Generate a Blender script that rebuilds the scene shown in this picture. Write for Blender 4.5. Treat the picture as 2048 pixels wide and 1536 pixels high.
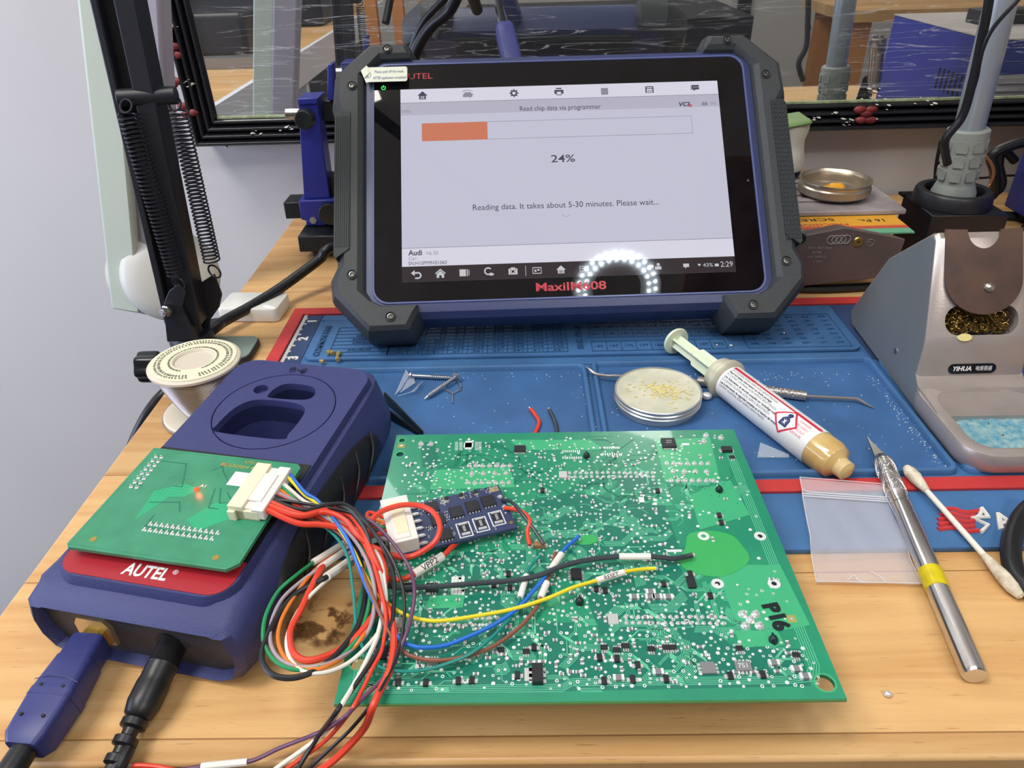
import bpy, bmesh, math, random
from mathutils import Vector as V, Matrix as MX
random.seed(7)
for o in list(bpy.data.objects): bpy.data.objects.remove(o)
SC = bpy.context.scene; COL = SC.collection
# ---------------------------------------------------------------- camera (z = 0 is the bench top, metres)
F_PX = 1450.0; CAM_H = 0.2326
_d = V((1035-1024, -167-768, F_PX)).normalized()
_n = V((1, -0.031, 0)).cross(_d).normalized()
if _n.y > 0: _n = -_n
_x = _d.cross(_n).normalized()
if _x.x < 0: _x = -_x
R = MX((_x, _d, _n))                      # camera (x right, y down, z forward) -> world
CO = V((0, 0, CAM_H))
cam = bpy.data.cameras.new('camera'); camo = bpy.data.objects.new('camera', cam); COL.objects.link(camo)
cam.sensor_width = 36; cam.lens = F_PX*36/2048; cam.clip_start = .01; cam.clip_end = 50
r3 = MX((R.col[0], -V(R.col[1]), -V(R.col[2]))).transposed()
camo.matrix_world = MX.Translation(CO) @ r3.to_4x4()
SC.camera = camo
def ray(px, py): return R @ V(((px-1024)/F_PX, (py-768)/F_PX, 1))
def P(px, py, z=0.0):
    r = ray(px, py); return CO + r*((z-CAM_H)/r.z)
def PY(px, py, y):
    r = ray(px, py); return CO + r*(y/r.y)
# ---------------------------------------------------------------- view, world, lights
SC.view_settings.view_transform = 'Standard'; SC.view_settings.look = 'None'
SC.view_settings.exposure = -0.25; SC.view_settings.gamma = 1; SC.view_settings.use_curve_mapping = False
W = bpy.data.worlds.new('world'); SC.world = W; W.use_nodes = True
W.node_tree.nodes['Background'].inputs[0].default_value = (.75, .82, 1, 1)
W.node_tree.nodes['Background'].inputs[1].default_value = 0.25
def lamp(name, kind, loc, target, power, color, size=.2, sy=None, spot=None):
    l = bpy.data.lights.new(name, kind); l.energy = power; l.color = color
    if kind == 'AREA':
        l.size = size
        if sy: l.shape = 'RECTANGLE'; l.size_y = sy
    else: l.shadow_soft_size = size
    if spot: l.spot_size = spot; l.spot_blend = .6
    o = bpy.data.objects.new(name, l); COL.objects.link(o); o.location = loc
    o.rotation_euler = (V(target)-V(loc)).to_track_quat('-Z', 'Y').to_euler()
    return o
lamp('ceiling_light_main', 'AREA', (-.55, .12, 1.72), (.05, .30, 0), 30, (1, .94, .86), .25, 1.2)
lamp('ceiling_light_back', 'AREA', (.9, -1.2, 1.70), (.1, .2, 0), 20, (1, .95, .88), 1.2, .3)
lamp('ceiling_light_left', 'AREA', (-.9, -.5, 1.66), (-.1, .3, 0), 14, (.93, .95, 1), 1.0, .3)
lamp('blue_wall_fill', 'AREA', (-1.55, -.1, .15), (-.3, .66, -.35), 23, (.58, .68, 1), .9, .8)  # added fill that tints the lower left wall blue; no window here
# ---------------------------------------------------------------- materials
def s2l(c):
    return tuple((x/255/12.92 if x/255 <= .04045 else ((x/255+.055)/1.055)**2.4) for x in c)
MATS = {}
def mat(name, rgb, rough=.5, metal=0, var=0.0, scale=40, bump=0, bscale=200, emit=None, estr=1, spec=.5, alpha=1, trans=0, ior=1.45, coat=0, sss=0, rgb2=None, wear=None, stretch=None):
    if name in MATS: return MATS[name]
    m = bpy.data.materials.new(name); m.use_nodes = True; nt = m.node_tree; b = nt.nodes['Principled BSDF']; N = nt.nodes; L = nt.links
    c = (*s2l(rgb), 1); b.inputs['Base Color'].default_value = c
    b.inputs['Roughness'].default_value = rough; b.inputs['Metallic'].default_value = metal
    b.inputs['Specular IOR Level'].default_value = spec; b.inputs['Alpha'].default_value = alpha
    b.inputs['Transmission Weight'].default_value = trans; b.inputs['IOR'].default_value = ior; b.inputs['Coat Weight'].default_value = coat
    if sss: b.inputs['Subsurface Weight'].default_value = sss; b.inputs['Subsurface Scale'].default_value = .003
    tc = N.new('ShaderNodeTexCoord'); vec = tc.outputs['Object']
    if stretch:
        mp = N.new('ShaderNodeMapping'); mp.inputs['Scale'].default_value = stretch; L.new(vec, mp.inputs[0]); vec = mp.outputs[0]
    if var or rgb2:
        n = N.new('ShaderNodeTexNoise'); n.inputs['Scale'].default_value = scale; n.inputs['Detail'].default_value = 6; L.new(vec, n.inputs[0])
        cr = N.new('ShaderNodeValToRGB'); cr.color_ramp.elements[0].position = .35; cr.color_ramp.elements[1].position = .65
        c2 = (*s2l(rgb2), 1) if rgb2 else c
        v = 1-var if not rgb2 else 1
        cr.color_ramp.elements[0].color = (c[0]*v, c[1]*v, c[2]*v, 1)
        cr.color_ramp.elements[1].color = (min(1, c2[0]*(1+var)), min(1, c2[1]*(1+var)), min(1, c2[2]*(1+var)), 1)
        L.new(n.outputs[0], cr.inputs[0]); last = cr.outputs[0]
        if wear:      # (rgb, threshold, scale): specks
            n2 = N.new('ShaderNodeTexNoise'); n2.inputs['Scale'].default_value = wear[2]; n2.inputs['Detail'].default_value = 8; L.new(vec, n2.inputs[0])
            c3 = N.new('ShaderNodeValToRGB'); c3.color_ramp.elements[0].position = wear[1]; c3.color_ramp.elements[1].position = wear[1]+.03
            L.new(n2.outputs[0], c3.inputs[0]); mx = N.new('ShaderNodeMixRGB'); L.new(c3.outputs[0], mx.inputs[0]); L.new(last, mx.inputs[1]); mx.inputs[2].default_value = (*s2l(wear[0]), 1); last = mx.outputs[0]
        L.new(last, b.inputs['Base Color'])
    if bump:
        n = N.new('ShaderNodeTexNoise'); n.inputs['Scale'].default_value = bscale; n.inputs['Detail'].default_value = 3; L.new(vec, n.inputs[0])
        bp = N.new('ShaderNodeBump'); bp.inputs['Strength'].default_value = bump; bp.inputs['Distance'].default_value = .001
        L.new(n.outputs[0], bp.inputs['Height']); L.new(bp.outputs[0], b.inputs['Normal'])
    if emit: b.inputs['Emission Color'].default_value = (*s2l(emit), 1); b.inputs['Emission Strength'].default_value = estr
    MATS[name] = m; return m
# ---------------------------------------------------------------- mesh helpers
I4 = MX.Identity(4)
def frame(o, x, y, z):
    return MX(((x[0], y[0], z[0], o[0]), (x[1], y[1], z[1], o[1]), (x[2], y[2], z[2], o[2]), (0, 0, 0, 1)))
def rotz(o, deg): return MX.Translation(V(o)) @ MX.Rotation(math.radians(deg), 4, 'Z')
def along(p0, p1, up=(0, 0, 1)):
    "frame at p0 whose z axis points at p1"
    z = (V(p1)-V(p0)).normalized(); x = V(up).cross(z)
    if x.length < 1e-5: x = V((1, 0, 0)).cross(z)
    x.normalize(); return frame(V(p0), x, z.cross(x), z)
def rrect(x0, y0, x1, y1, r, n=6):
    pts = []
    for cx, cy, a in ((x1-r, y1-r, 0), (x0+r, y1-r, 90), (x0+r, y0+r, 180), (x1-r, y0+r, 270)):
        for i in range(n+1):
            t = math.radians(a+90*i/n); pts.append((cx+r*math.cos(t), cy+r*math.sin(t)))
    return pts
def circ(cx, cy, r, n=24, ry=None):
    return [(cx+r*math.cos(2*math.pi*i/n), cy+(ry or r)*math.sin(2*math.pi*i/n)) for i in range(n)]
def smooth(pts, k=8, closed=False):
    pts = [V(p) for p in pts]; n = len(pts); out = []
    if n < 3: return pts
    for i in range(n if closed else n-1):
        g = lambda j: pts[j % n] if closed else pts[max(0, min(n-1, j))]
        p0, p1, p2, p3 = g(i-1), g(i), g(i+1), g(i+2)
        for s in range(k):
            t = s/k
            out.append(.5*((2*p1)+(p2-p0)*t+(2*p0-5*p1+4*p2-p3)*t*t+(3*p1-p0-3*p2+p3)*t**3))
    if not closed: out.append(pts[-1])
    return out
class MB:
    def __init__(s, M=None): s.v = []; s.f = []; s.M = M or I4
    def _add(s, vs, fs, M=None):
        T = s.M @ M if M else s.M; b = len(s.v)
        s.v += [T @ V(p) for p in vs]; s.f += [tuple(i+b for i in f) for f in fs]; return s
    def box(s, x0, y0, z0, x1, y1, z1, M=None):
        vs = [(x, y, z) for z in (z0, z1) for y in (y0, y1) for x in (x0, x1)]
        return s._add(vs, [(0, 2, 3, 1), (4, 5, 7, 6), (0, 1, 5, 4), (2, 6, 7, 3), (0, 4, 6, 2), (1, 3, 7, 5)], M)
    def cbox(s, c, d, M=None):
        return s.box(c[0]-d[0]/2, c[1]-d[1]/2, c[2]-d[2]/2, c[0]+d[0]/2, c[1]+d[1]/2, c[2]+d[2]/2, M)
    def loft(s, rings, M=None, caps=True, closed=False):
        n = len(rings[0]); vs = [p for r in rings for p in r]; fs = []
        m = len(rings)
        for k in range(m if closed else m-1):
            a, b = k*n, ((k+1) % m)*n
            for i in range(n):
                j = (i+1) % n; fs.append((a+i, a+j, b+j, b+i))
        if caps and not closed: fs.append(tuple(reversed(range(n)))); fs.append(tuple(range((m-1)*n, m*n)))
        return s._add(vs, fs, M)
    def prism(s, poly, z0, z1, M=None, top=None, bev=0):
        top = top or poly
        if bev:
            cx = sum(p[0] for p in poly)/len(poly); cy = sum(p[1] for p in poly)/len(poly)
            def ins(p, b):
                out = []; n = len(p)
                for i in range(n):
                    a, c, d = V(p[i-1]), V(p[i]), V(p[(i+1) % n])
                    e1 = (c-a); e2 = (d-c)
                    n1 = V((-e1.y, e1.x)).normalized() if e1.length > 1e-9 else V((0, 0)); n2 = V((-e2.y, e2.x)).normalized() if e2.length > 1e-9 else n1
                    m = (n1+n2); m = m.normalized() if m.length > 1e-6 else n1
                    out.append((c.x+m.x*b, c.y+m.y*b))
                return out
            area = sum(poly[i-1][0]*poly[i][1]-poly[i][0]*poly[i-1][1] for i in range(len(poly)))
            sg = 1 if area > 0 else -1
            rs = []
            for b, dz in ((bev, 0), (bev*.3, .3*bev), (0, bev)): rs.append([(x, y, z0+dz) for x, y in ins(poly, sg*b)])
            for b, dz in ((0, bev), (bev*.3, .3*bev), (bev, 0)): rs.append([(x, y, z1-dz) for x, y in ins(top, sg*b)])
            return s.loft(rs, M)
        return s.loft([[(x, y, z0) for x, y in poly], [(x, y, z1) for x, y in top]], M)
    def lathe(s, prof, n=32, M=None, caps=False):
        rings = [[(r*math.cos(2*math.pi*i/n), r*math.sin(2*math.pi*i/n), z) for i in range(n)] for r, z in prof]
        return s.loft(rings, M, caps)
    def cyl(s, p0, p1, r0, r1=None, n=20, caps=True):
        r1 = r0 if r1 is None else r1; L = (V(p1)-V(p0)).length
        return s.lathe([(r0, 0), (r1, L)], n, along(p0, p1), caps)
    def tube(s, pts, r, n=8, k=8, sm=True, closed=False, caps=True, flat=1.0):
        p = smooth(pts, k, closed) if sm else [V(q) for q in pts]
        rad = r if callable(r) else (lambda t: r)
        rings = []; prev = None; m = len(p)
        for i in range(m):
            a = p[(i-1) % m] if closed else p[max(0, i-1)]; b = p[(i+1) % m] if closed else p[min(m-1, i+1)]
            t = (b-a)
            t = t.normalized() if t.length > 1e-9 else V((0, 0, 1))
            if prev is None:
                u = V((0, 0, 1)).cross(t)
                if u.length < 1e-3: u = V((1, 0, 0)).cross(t)
            else: u = prev - t*prev.dot(t)
            u.normalize(); w = t.cross(u); prev = u; rr = rad(i/(m-1) if m > 1 else 0)
            rings.append([p[i]+u*rr*math.cos(2*math.pi*j/n)+w*rr*flat*math.sin(2*math.pi*j/n) for j in range(n)])
        return s.loft(rings, None, caps, closed)
    def sph(s, c, r, n=16, sc=(1, 1, 1), M=None):
        rings = []
        for i in range(1, n//2):
            a = math.pi*i/(n//2)
            rings.append([(c[0]+sc[0]*r*math.sin(a)*math.cos(2*math.pi*j/n), c[1]+sc[1]*r*math.sin(a)*math.sin(2*math.pi*j/n), c[2]-sc[2]*r*math.cos(a)) for j in range(n)])
        return s.loft(rings, M)
    def ring(s, c, Ra, ra, n=32, m=8, M=None):
        rings = []
        for i in range(n):
            a = 2*math.pi*i/n
            rings.append([(c[0]+(Ra+ra*math.cos(2*math.pi*j/m))*math.cos(a), c[1]+(Ra+ra*math.cos(2*math.pi*j/m))*math.sin(a), c[2]+ra*math.sin(2*math.pi*j/m)) for j in range(m)])
        return s.loft(rings, M, False, True)
    def quad(s, a, b, c, d, M=None): return s._add([a, b, c, d], [(0, 1, 2, 3)], M)
    def strip(s, poly2, w, z, h=.0001, M=None):
        "flat raised polyline (a trace)"
        for a, b in zip(poly2[:-1], poly2[1:]):
            d = V((b[0]-a[0], b[1]-a[1]))
            if d.length < 1e-7: continue
            d.normalize(); q = V((-d.y, d.x))*w/2; e = d*w*.25
            A = (a[0]-e.x, a[1]-e.y); B = (b[0]+e.x, b[1]+e.y)
            s._add([(A[0]-q.x, A[1]-q.y, z), (B[0]-q.x, B[1]-q.y, z), (B[0]+q.x, B[1]+q.y, z), (A[0]+q.x, A[1]+q.y, z),
                    (A[0]-q.x, A[1]-q.y, z+h), (B[0]-q.x, B[1]-q.y, z+h), (B[0]+q.x, B[1]+q.y, z+h), (A[0]+q.x, A[1]+q.y, z+h)],
                   [(4, 5, 6, 7), (0, 1, 5, 4), (1, 2, 6, 5), (2, 3, 7, 6), (3, 0, 4, 7)], M)
        return s
    def build(s, name, m, parent=None, bevel=0, seg=2, ang=35, label=None, kind=None):
        me = bpy.data.meshes.new(name); me.from_pydata([tuple(p) for p in s.v], [], s.f)
        o = bpy.data.objects.new(name, me); COL.objects.link(o)
        bm = bmesh.new(); bm.from_mesh(me); bmesh.ops.recalc_face_normals(bm, faces=bm.faces); bm.to_mesh(me); bm.free()
        me.materials.append(m)
        me.shade_smooth(); me.set_sharp_from_angle(angle=math.radians(ang))
        if bevel:
            b = o.modifiers.new('bevel', 'BEVEL'); b.width = bevel; b.segments = seg; b.limit_method = 'ANGLE'; b.angle_limit = math.radians(40); b.harden_normals = False
        if parent: o.parent = parent; o.matrix_parent_inverse = parent.matrix_world.inverted() if False else I4
        if label: o['label'] = label
        if kind: o['kind'] = kind
        return o
def build_split(mb, xs, names, m, parent):
    "one object per cluster of faces, by the nearest x centre"
    groups = {}
    for f in mb.f:
        cx = sum(mb.v[i].x for i in f)/len(f); k = min(range(len(xs)), key=lambda j: abs(xs[j]-cx)); groups.setdefault(k, []).append(f)
    for k, fs in groups.items():
        n = MB(); mp = {}
        for f in fs:
            for i in f:
                if i not in mp: mp[i] = len(n.v); n.v.append(mb.v[i])
            n.f.append(tuple(mp[i] for i in f))
        n.build(names[k] if isinstance(names, (list, tuple)) else names, m, parent)
def cut(o, cutter_mbs):
    "subtract meshes from o, leaving one clean mesh"
    cs = [c.build('tmp', o.data.materials[0]) for c in cutter_mbs]
    for c in cs:
        md = o.modifiers.new('b', 'BOOLEAN'); md.operation = 'DIFFERENCE'; md.object = c; md.solver = 'EXACT'
    bpy.context.view_layer.update(); dg = bpy.context.evaluated_depsgraph_get()
    me = bpy.data.meshes.new_from_object(o.evaluated_get(dg)); old = o.data; o.modifiers.clear(); o.data = me
    me.shade_smooth(); me.set_sharp_from_angle(angle=math.radians(35))
    for c in cs: bpy.data.objects.remove(c)
    return o
def thing(name, label, cat, loc=(0, 0, 0), group=None):
    o = bpy.data.objects.new(name, None); COL.objects.link(o); o.empty_display_size = .01
    o['label'] = label; o['category'] = cat
    if group: o['group'] = group
    THINGS.append((o, loc)); return o
THINGS = []
def tag(o, label, cat, group=None, kind=None):
    o['label'] = label; o['category'] = cat
    if group: o['group'] = group
    if kind: o['kind'] = kind
    return o
def structure(o): o['kind'] = 'structure'; return o
def text(body, size, M, m, parent, name='lettering', depth=.0001, align='CENTER', bold=0, space=1, width=None, shear=0, label=None):
    "raised lettering: M places x to the right, y up, z out of the surface"
    cu = bpy.data.curves.new(name, 'FONT'); cu.body = body; cu.size = size; cu.align_x = align; cu.align_y = 'CENTER'
    cu.extrude = depth; cu.offset = bold; cu.space_character = space; cu.resolution_u = 3; cu.shear = shear
    o = bpy.data.objects.new(name, cu); COL.objects.link(o)
    bpy.context.view_layer.update(); dg = bpy.context.evaluated_depsgraph_get()
    me = bpy.data.meshes.new_from_object(o.evaluated_get(dg)); bpy.data.objects.remove(o)
    if width:
        xs = [v.co.x for v in me.vertices]
        if xs:
            k = width/(max(xs)-min(xs)); me.transform(MX.Diagonal((k, 1, 1, 1)))
    me.transform(M); me.materials.clear(); me.materials.append(m); me.name = name
    o = bpy.data.objects.new(name, me); COL.objects.link(o); o.parent = parent
    if label: o['label'] = label
    return o
# ================================================================ the room
WALL = mat('wall_paint', (205, 203, 200), .75, var=.03, scale=3, bump=.12, bscale=25, wear=((178, 176, 172), .70, 9))
FLOORM = mat('floor_tile', (120, 112, 104), .6, var=.1, scale=8)
CEIL = mat('ceiling_paint', (215, 212, 205), .8, var=.02, scale=4)
YW = .688
structure(MB().box(-1.8, YW, -.76, 1.9, YW+.08, 1.8).build('wall_back', WALL))
structure(MB().box(-1.88, -2.6, -.76, -1.8, YW+.08, 1.8).build('wall_left', WALL))
structure(MB().box(1.9, -2.6, -.76, 1.98, YW+.08, 1.8).build('wall_right', WALL))
structure(MB().box(-1.88, -2.68, -.76, 1.98, -2.6, 1.8).build('wall_front', WALL))
structure(MB().box(-1.88, -2.68, -.80, 1.98, YW+.08, -.76).build('floor', FLOORM))
structure(MB().box(-1.88, -2.68, 1.8, 1.98, YW+.08, 1.86).build('ceiling', CEIL))
# ---------------------------------------------------------------- bench
def wood_mat(name, base, dark, plank=.07, along_x=True, off=0.0):
    m = bpy.data.materials.new(name); m.use_nodes = True; nt = m.node_tree; N = nt.nodes; L = nt.links; b = N['Principled BSDF']
    tc = N.new('ShaderNodeTexCoord'); mp = N.new('ShaderNodeMapping'); L.new(tc.outputs['Object'], mp.inputs[0])
    if not along_x: mp.inputs['Rotation'].default_value = (0, 0, math.pi/2)
    mp.inputs['Location'].default_value = (0, off, 0)
    sep = N.new('ShaderNodeSeparateXYZ'); L.new(mp.outputs[0], sep.inputs[0])
    dv = N.new('ShaderNodeMath'); dv.operation = 'DIVIDE'; L.new(sep.outputs[1], dv.inputs[0]); dv.inputs[1].default_value = plank
    fl = N.new('ShaderNodeMath'); fl.operation = 'FLOOR'; L.new(dv.outputs[0], fl.inputs[0])
    fr = N.new('ShaderNodeMath'); fr.operation = 'FRACT'; L.new(dv.outputs[0], fr.inputs[0])
    wn = N.new('ShaderNodeTexWhiteNoise'); wn.noise_dimensions = '1D'; L.new(fl.outputs[0], wn.inputs['W'])
    # grain: noise stretched along the plank, shifted per plank
    sh = N.new('ShaderNodeMath'); sh.operation = 'MULTIPLY'; L.new(wn.outputs[0], sh.inputs[0]); sh.inputs[1].default_value = 5
    cb = N.new('ShaderNodeCombineXYZ')
    ax = N.new('ShaderNodeMath'); ax.operation = 'MULTIPLY_ADD'; L.new(sep.outputs[0], ax.inputs[0]); ax.inputs[1].default_value = 4; L.new(sh.outputs[0], ax.inputs[2])
    ay = N.new('ShaderNodeMath'); ay.operation = 'MULTIPLY'; L.new(sep.outputs[1], ay.inputs[0]); ay.inputs[1].default_value = 60
    L.new(ax.outputs[0], cb.inputs[0]); L.new(ay.outputs[0], cb.inputs[1]); L.new(sep.outputs[2], cb.inputs[2])
    no = N.new('ShaderNodeTexNoise'); no.inputs['Scale'].default_value = 1.5; no.inputs['Detail'].default_value = 7; no.inputs['Distortion'].default_value = .8; L.new(cb.outputs[0], no.inputs[0])
    cr = N.new('ShaderNodeValToRGB'); cr.color_ramp.elements[0].position = .3; cr.color_ramp.elements[1].position = .62
    cr.color_ramp.elements[0].color = (*s2l(dark), 1); cr.color_ramp.elements[1].color = (*s2l(base), 1); L.new(no.outputs[0], cr.inputs[0])
    # fine pores
    cb2 = N.new('ShaderNodeCombineXYZ'); a2 = N.new('ShaderNodeMath'); a2.operation = 'MULTIPLY'; L.new(sep.outputs[0], a2.inputs[0]); a2.inputs[1].default_value = 90
    a3 = N.new('ShaderNodeMath'); a3.operation = 'MULTIPLY'; L.new(sep.outputs[1], a3.inputs[0]); a3.inputs[1].default_value = 1300
    L.new(a2.outputs[0], cb2.inputs[0]); L.new(a3.outputs[0], cb2.inputs[1])
    po = N.new('ShaderNodeTexNoise'); po.inputs['Scale'].default_value = 1; po.inputs['Detail'].default_value = 2; L.new(cb2.outputs[0], po.inputs[0])
    pc = N.new('ShaderNodeValToRGB'); pc.color_ramp.elements[0].position = .26; pc.color_ramp.elements[1].position = .36
    pc.color_ramp.elements[0].color = (.62, .5, .4, 1); pc.color_ramp.elements[1].color = (1, 1, 1, 1); L.new(po.outputs[0], pc.inputs[0])
    m1 = N.new('ShaderNodeMixRGB'); m1.blend_type = 'MULTIPLY'; m1.inputs[0].default_value = .7; L.new(cr.outputs[0], m1.inputs[1]); L.new(pc.outputs[0], m1.inputs[2])
    # plank tone
    pt = N.new('ShaderNodeMapRange'); L.new(wn.outputs[0], pt.inputs[0]); pt.inputs[3].default_value = .88; pt.inputs[4].default_value = 1.08
    m2 = N.new('ShaderNodeVectorMath'); m2.operation = 'SCALE'; L.new(m1.outputs[0], m2.inputs[0]); L.new(pt.outputs[0], m2.inputs['Scale'])
    # seam
    sm = N.new('ShaderNodeMath'); sm.operation = 'LESS_THAN'; L.new(fr.outputs[0], sm.inputs[0]); sm.inputs[1].default_value = .009
    m3 = N.new('ShaderNodeMixRGB'); L.new(sm.outputs[0], m3.inputs[0]); L.new(m2.outputs[0], m3.inputs[1]); m3.inputs[2].default_value = (*s2l((150, 108, 62)), 1)
    L.new(m3.outputs[0], b.inputs['Base Color']); b.inputs['Roughness'].default_value = .42; b.inputs['Specular IOR Level'].default_value = .4
    bp = N.new('ShaderNodeBump'); bp.inputs['Strength'].default_value = .1; bp.inputs['Distance'].default_value = .0005; L.new(po.outputs[0], bp.inputs['Height']); L.new(bp.outputs[0], b.inputs['Normal'])
    MATS[name] = m; return m
PINE = wood_mat('pine_boards', (211, 170, 115), (188, 141, 86), .0705, True, .0)
bench = thing('workbench', 'varnished pine workbench top carrying all the repair gear', 'workbench', (-.215, .133, -.03))
MB().box(-.2155, .1325, -.028, 1.35, .683, 0).build('tabletop', PINE, bench, bevel=.0015)
LEGM = mat('bench_leg_paint', (206, 204, 200), .5, var=.03)
for x, y in ((-.17, .19), (1.3, .19), (-.17, .63), (1.3, .63)):
    MB().box(x-.02, y-.02, -.76, x+.02, y+.02, -.028).build('leg', LEGM, bench, bevel=.002)
MB().box(-.17, .61, -.10, 1.3, .63, -.028).build('apron', PINE, bench)
# scorch mark on the board left of the big circuit board
SCO = mat('scorched_varnish', (112, 72, 34), .6, var=.5, scale=160)
def blot(parts, col_m, parent, name='stain', z=.00015, n=18, seedv=3, label=None):
    rnd = random.Random(seedv); mb = MB()
    for (x, y, rx, ry) in parts:
        ph = [rnd.uniform(0, 6) for _ in range(3)]
        poly = []
        for i in range(n):
            a = 2*math.pi*i/n; k = 1+.25*math.sin(2*a+ph[0])+.2*math.sin(3*a+ph[1])+.18*math.sin(5*a+ph[2])
            poly.append((x+rx*k*math.cos(a), y+ry*k*math.sin(a)))
        mb.prism(poly, 0, z)
    return mb.build(name, col_m, parent, label=label)
# ---------------------------------------------------------------- framed mirror on the back wall
mir = thing('wall_mirror', 'large scratched mirror in a chipped black moulded frame on the back wall', 'mirror', (.5, .65, .066))
FR = mat('black_frame_lacquer', (30, 30, 33), .28, var=.2, scale=30, bump=.5, bscale=60, wear=((150, 60, 58), .70, 18))
yb, yf = YW-.001, .650
x0, x1, z0, z1 = -.2915, 1.0, .0664, .75       # outer
w = .0235
def mould(t):          # depth profile across the frame, t 0 outer .. 1 inner
    return .0075*abs(math.sin(t*math.pi*4.0))**.7 + .006*(1-t)
prof = [(i/28, mould(i/28)) for i in range(29)]
mb = MB(); rings = []
for cx, cz, sx, sz in ((x0, z0, 1, 1), (x1, z0, -1, 1), (x1, z1, -1, -1), (x0, z1, 1, -1)):
    r = [(cx, yb, cz)]+[(cx+sx*w*t, yf+.017-d, cz+sz*w*t) for t, d in prof]+[(cx+sx*w, yb, cz+sz*w)]
    rings.append(r)
mb.loft(rings, None, False, True).build('frame', FR, mir, ang=50)
def mirror_mat():
    m = bpy.data.materials.new('mirror_glass'); m.use_nodes = True; nt = m.node_tree; N = nt.nodes; L = nt.links; b = N['Principled BSDF']
    b.inputs['Metallic'].default_value = 1; b.inputs['Base Color'].default_value = (.80, .83, .82, 1)
    tc = N.new('ShaderNodeTexCoord')
    mp = N.new('ShaderNodeMapping'); mp.inputs['Scale'].default_value = (9, 1, 130); L.new(tc.outputs['Object'], mp.inputs[0])
    n1 = N.new('ShaderNodeTexNoise'); n1.inputs['Scale'].default_value = 1; n1.inputs['Detail'].default_value = 7; n1.inputs['Distortion'].default_value = .9; L.new(mp.outputs[0], n1.inputs[0])
    c1 = N.new('ShaderNodeValToRGB'); e = c1.color_ramp.elements; e[0].position = .485; e[1].position = .5
    e[0].color = (0, 0, 0, 1); e[1].color = (1, 1, 1, 1); x = e.new(.515); x.color = (0, 0, 0, 1); L.new(n1.outputs[0], c1.inputs[0])
    n2 = N.new('ShaderNodeTexNoise'); n2.inputs['Scale'].default_value = 7; n2.inputs['Detail'].default_value = 3; L.new(tc.outputs['Object'], n2.inputs[0])
    c2 = N.new('ShaderNodeValToRGB'); c2.color_ramp.elements[0].position = .42; c2.color_ramp.elements[1].position = .6; L.new(n2.outputs[0], c2.inputs[0])
    mu = N.new('ShaderNodeMath'); mu.operation = 'MULTIPLY'; L.new(c1.outputs[0], mu.inputs[0]); L.new(c2.outputs[0], mu.inputs[1])
    mu2 = N.new('ShaderNodeMath'); mu2.operation = 'MULTIPLY'; L.new(mu.outputs[0], mu2.inputs[0]); mu2.inputs[1].default_value = .42
    ad = N.new('ShaderNodeMath'); ad.operation = 'ADD'; ad.inputs[1].default_value = .03; L.new(mu2.outputs[0], ad.inputs[0])
    df = N.new('ShaderNodeBsdfDiffuse'); df.inputs[0].default_value = (.75, .76, .78, 1)
    mx = N.new('ShaderNodeMixShader'); L.new(ad.outputs[0], mx.inputs[0]); L.new(b.outputs[0], mx.inputs[1]); L.new(df.outputs[0], mx.inputs[2])
    b.inputs['Roughness'].default_value = .012
    L.new(mx.outputs[0], N['Material Output'].inputs[0]); return m
MB().box(x0+w-.001, .6645, z0+w-.001, x1-w+.001, .668, z1-w+.001).build('mirror_glass', mirror_mat(), mir)
GE = mat('mirror_edge_putty', (150, 160, 120), .5, var=.3, scale=200)
MB().box(x0+w, .6625, z0+w-.0005, x1-w, .6645, z0+w+.0012).build('glass_edge', GE, mir)
# chips in the lacquer and the red paint marks
CH = mat('bare_plaster_chip', (200, 198, 190), .8, var=.2, scale=300)
RP = mat('red_paint_mark', (122, 44, 44), .5, var=.35, scale=120)
rnd = random.Random(4)
def chipat(px, py, n, sp, sz, m, name):
    mb = MB()
    for _ in range(n):
        c = PY(px+rnd.gauss(0, sp), py+rnd.gauss(0, sp*.6), .6525)
        mb.sph((c.x, .6585, c.z), sz*rnd.uniform(.5, 1.2), 8, (1.4, 3.2, .6))
    mb.build(name, m, mir)
for a in ((1632, 241, 7, 6), (1700, 246, 14, 8), (1770, 210, 10, 20), (1672, 228, 4, 6), (575, 257, 6, 7), (505, 268, 5, 6), (452, 294, 5, 4), (368, 172, 8, 5), (340, 55, 5, 4), (365, 160, 4, 6), (1860, 209, 4, 9), (325, 88, 5, 4)):
    chipat(*a, .0011, CH, 'paint_chip')
for pts in (((342, 95), (330, 118), (348, 112)), ((335, 160), (348, 165), (338, 172)), ((362, 215), (370, 232), (380, 228)), ((1725, 222), (1748, 222), (1727, 243), (1745, 243), (1738, 230))):
    mb = MB()
    for a in pts:
        c = PY(a[0], a[1], .652); mb.sph((c.x, .6572, c.z), .0044, 12, (1.3, .62, .75))
    mb.build('red_mark', RP, mir)

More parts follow.
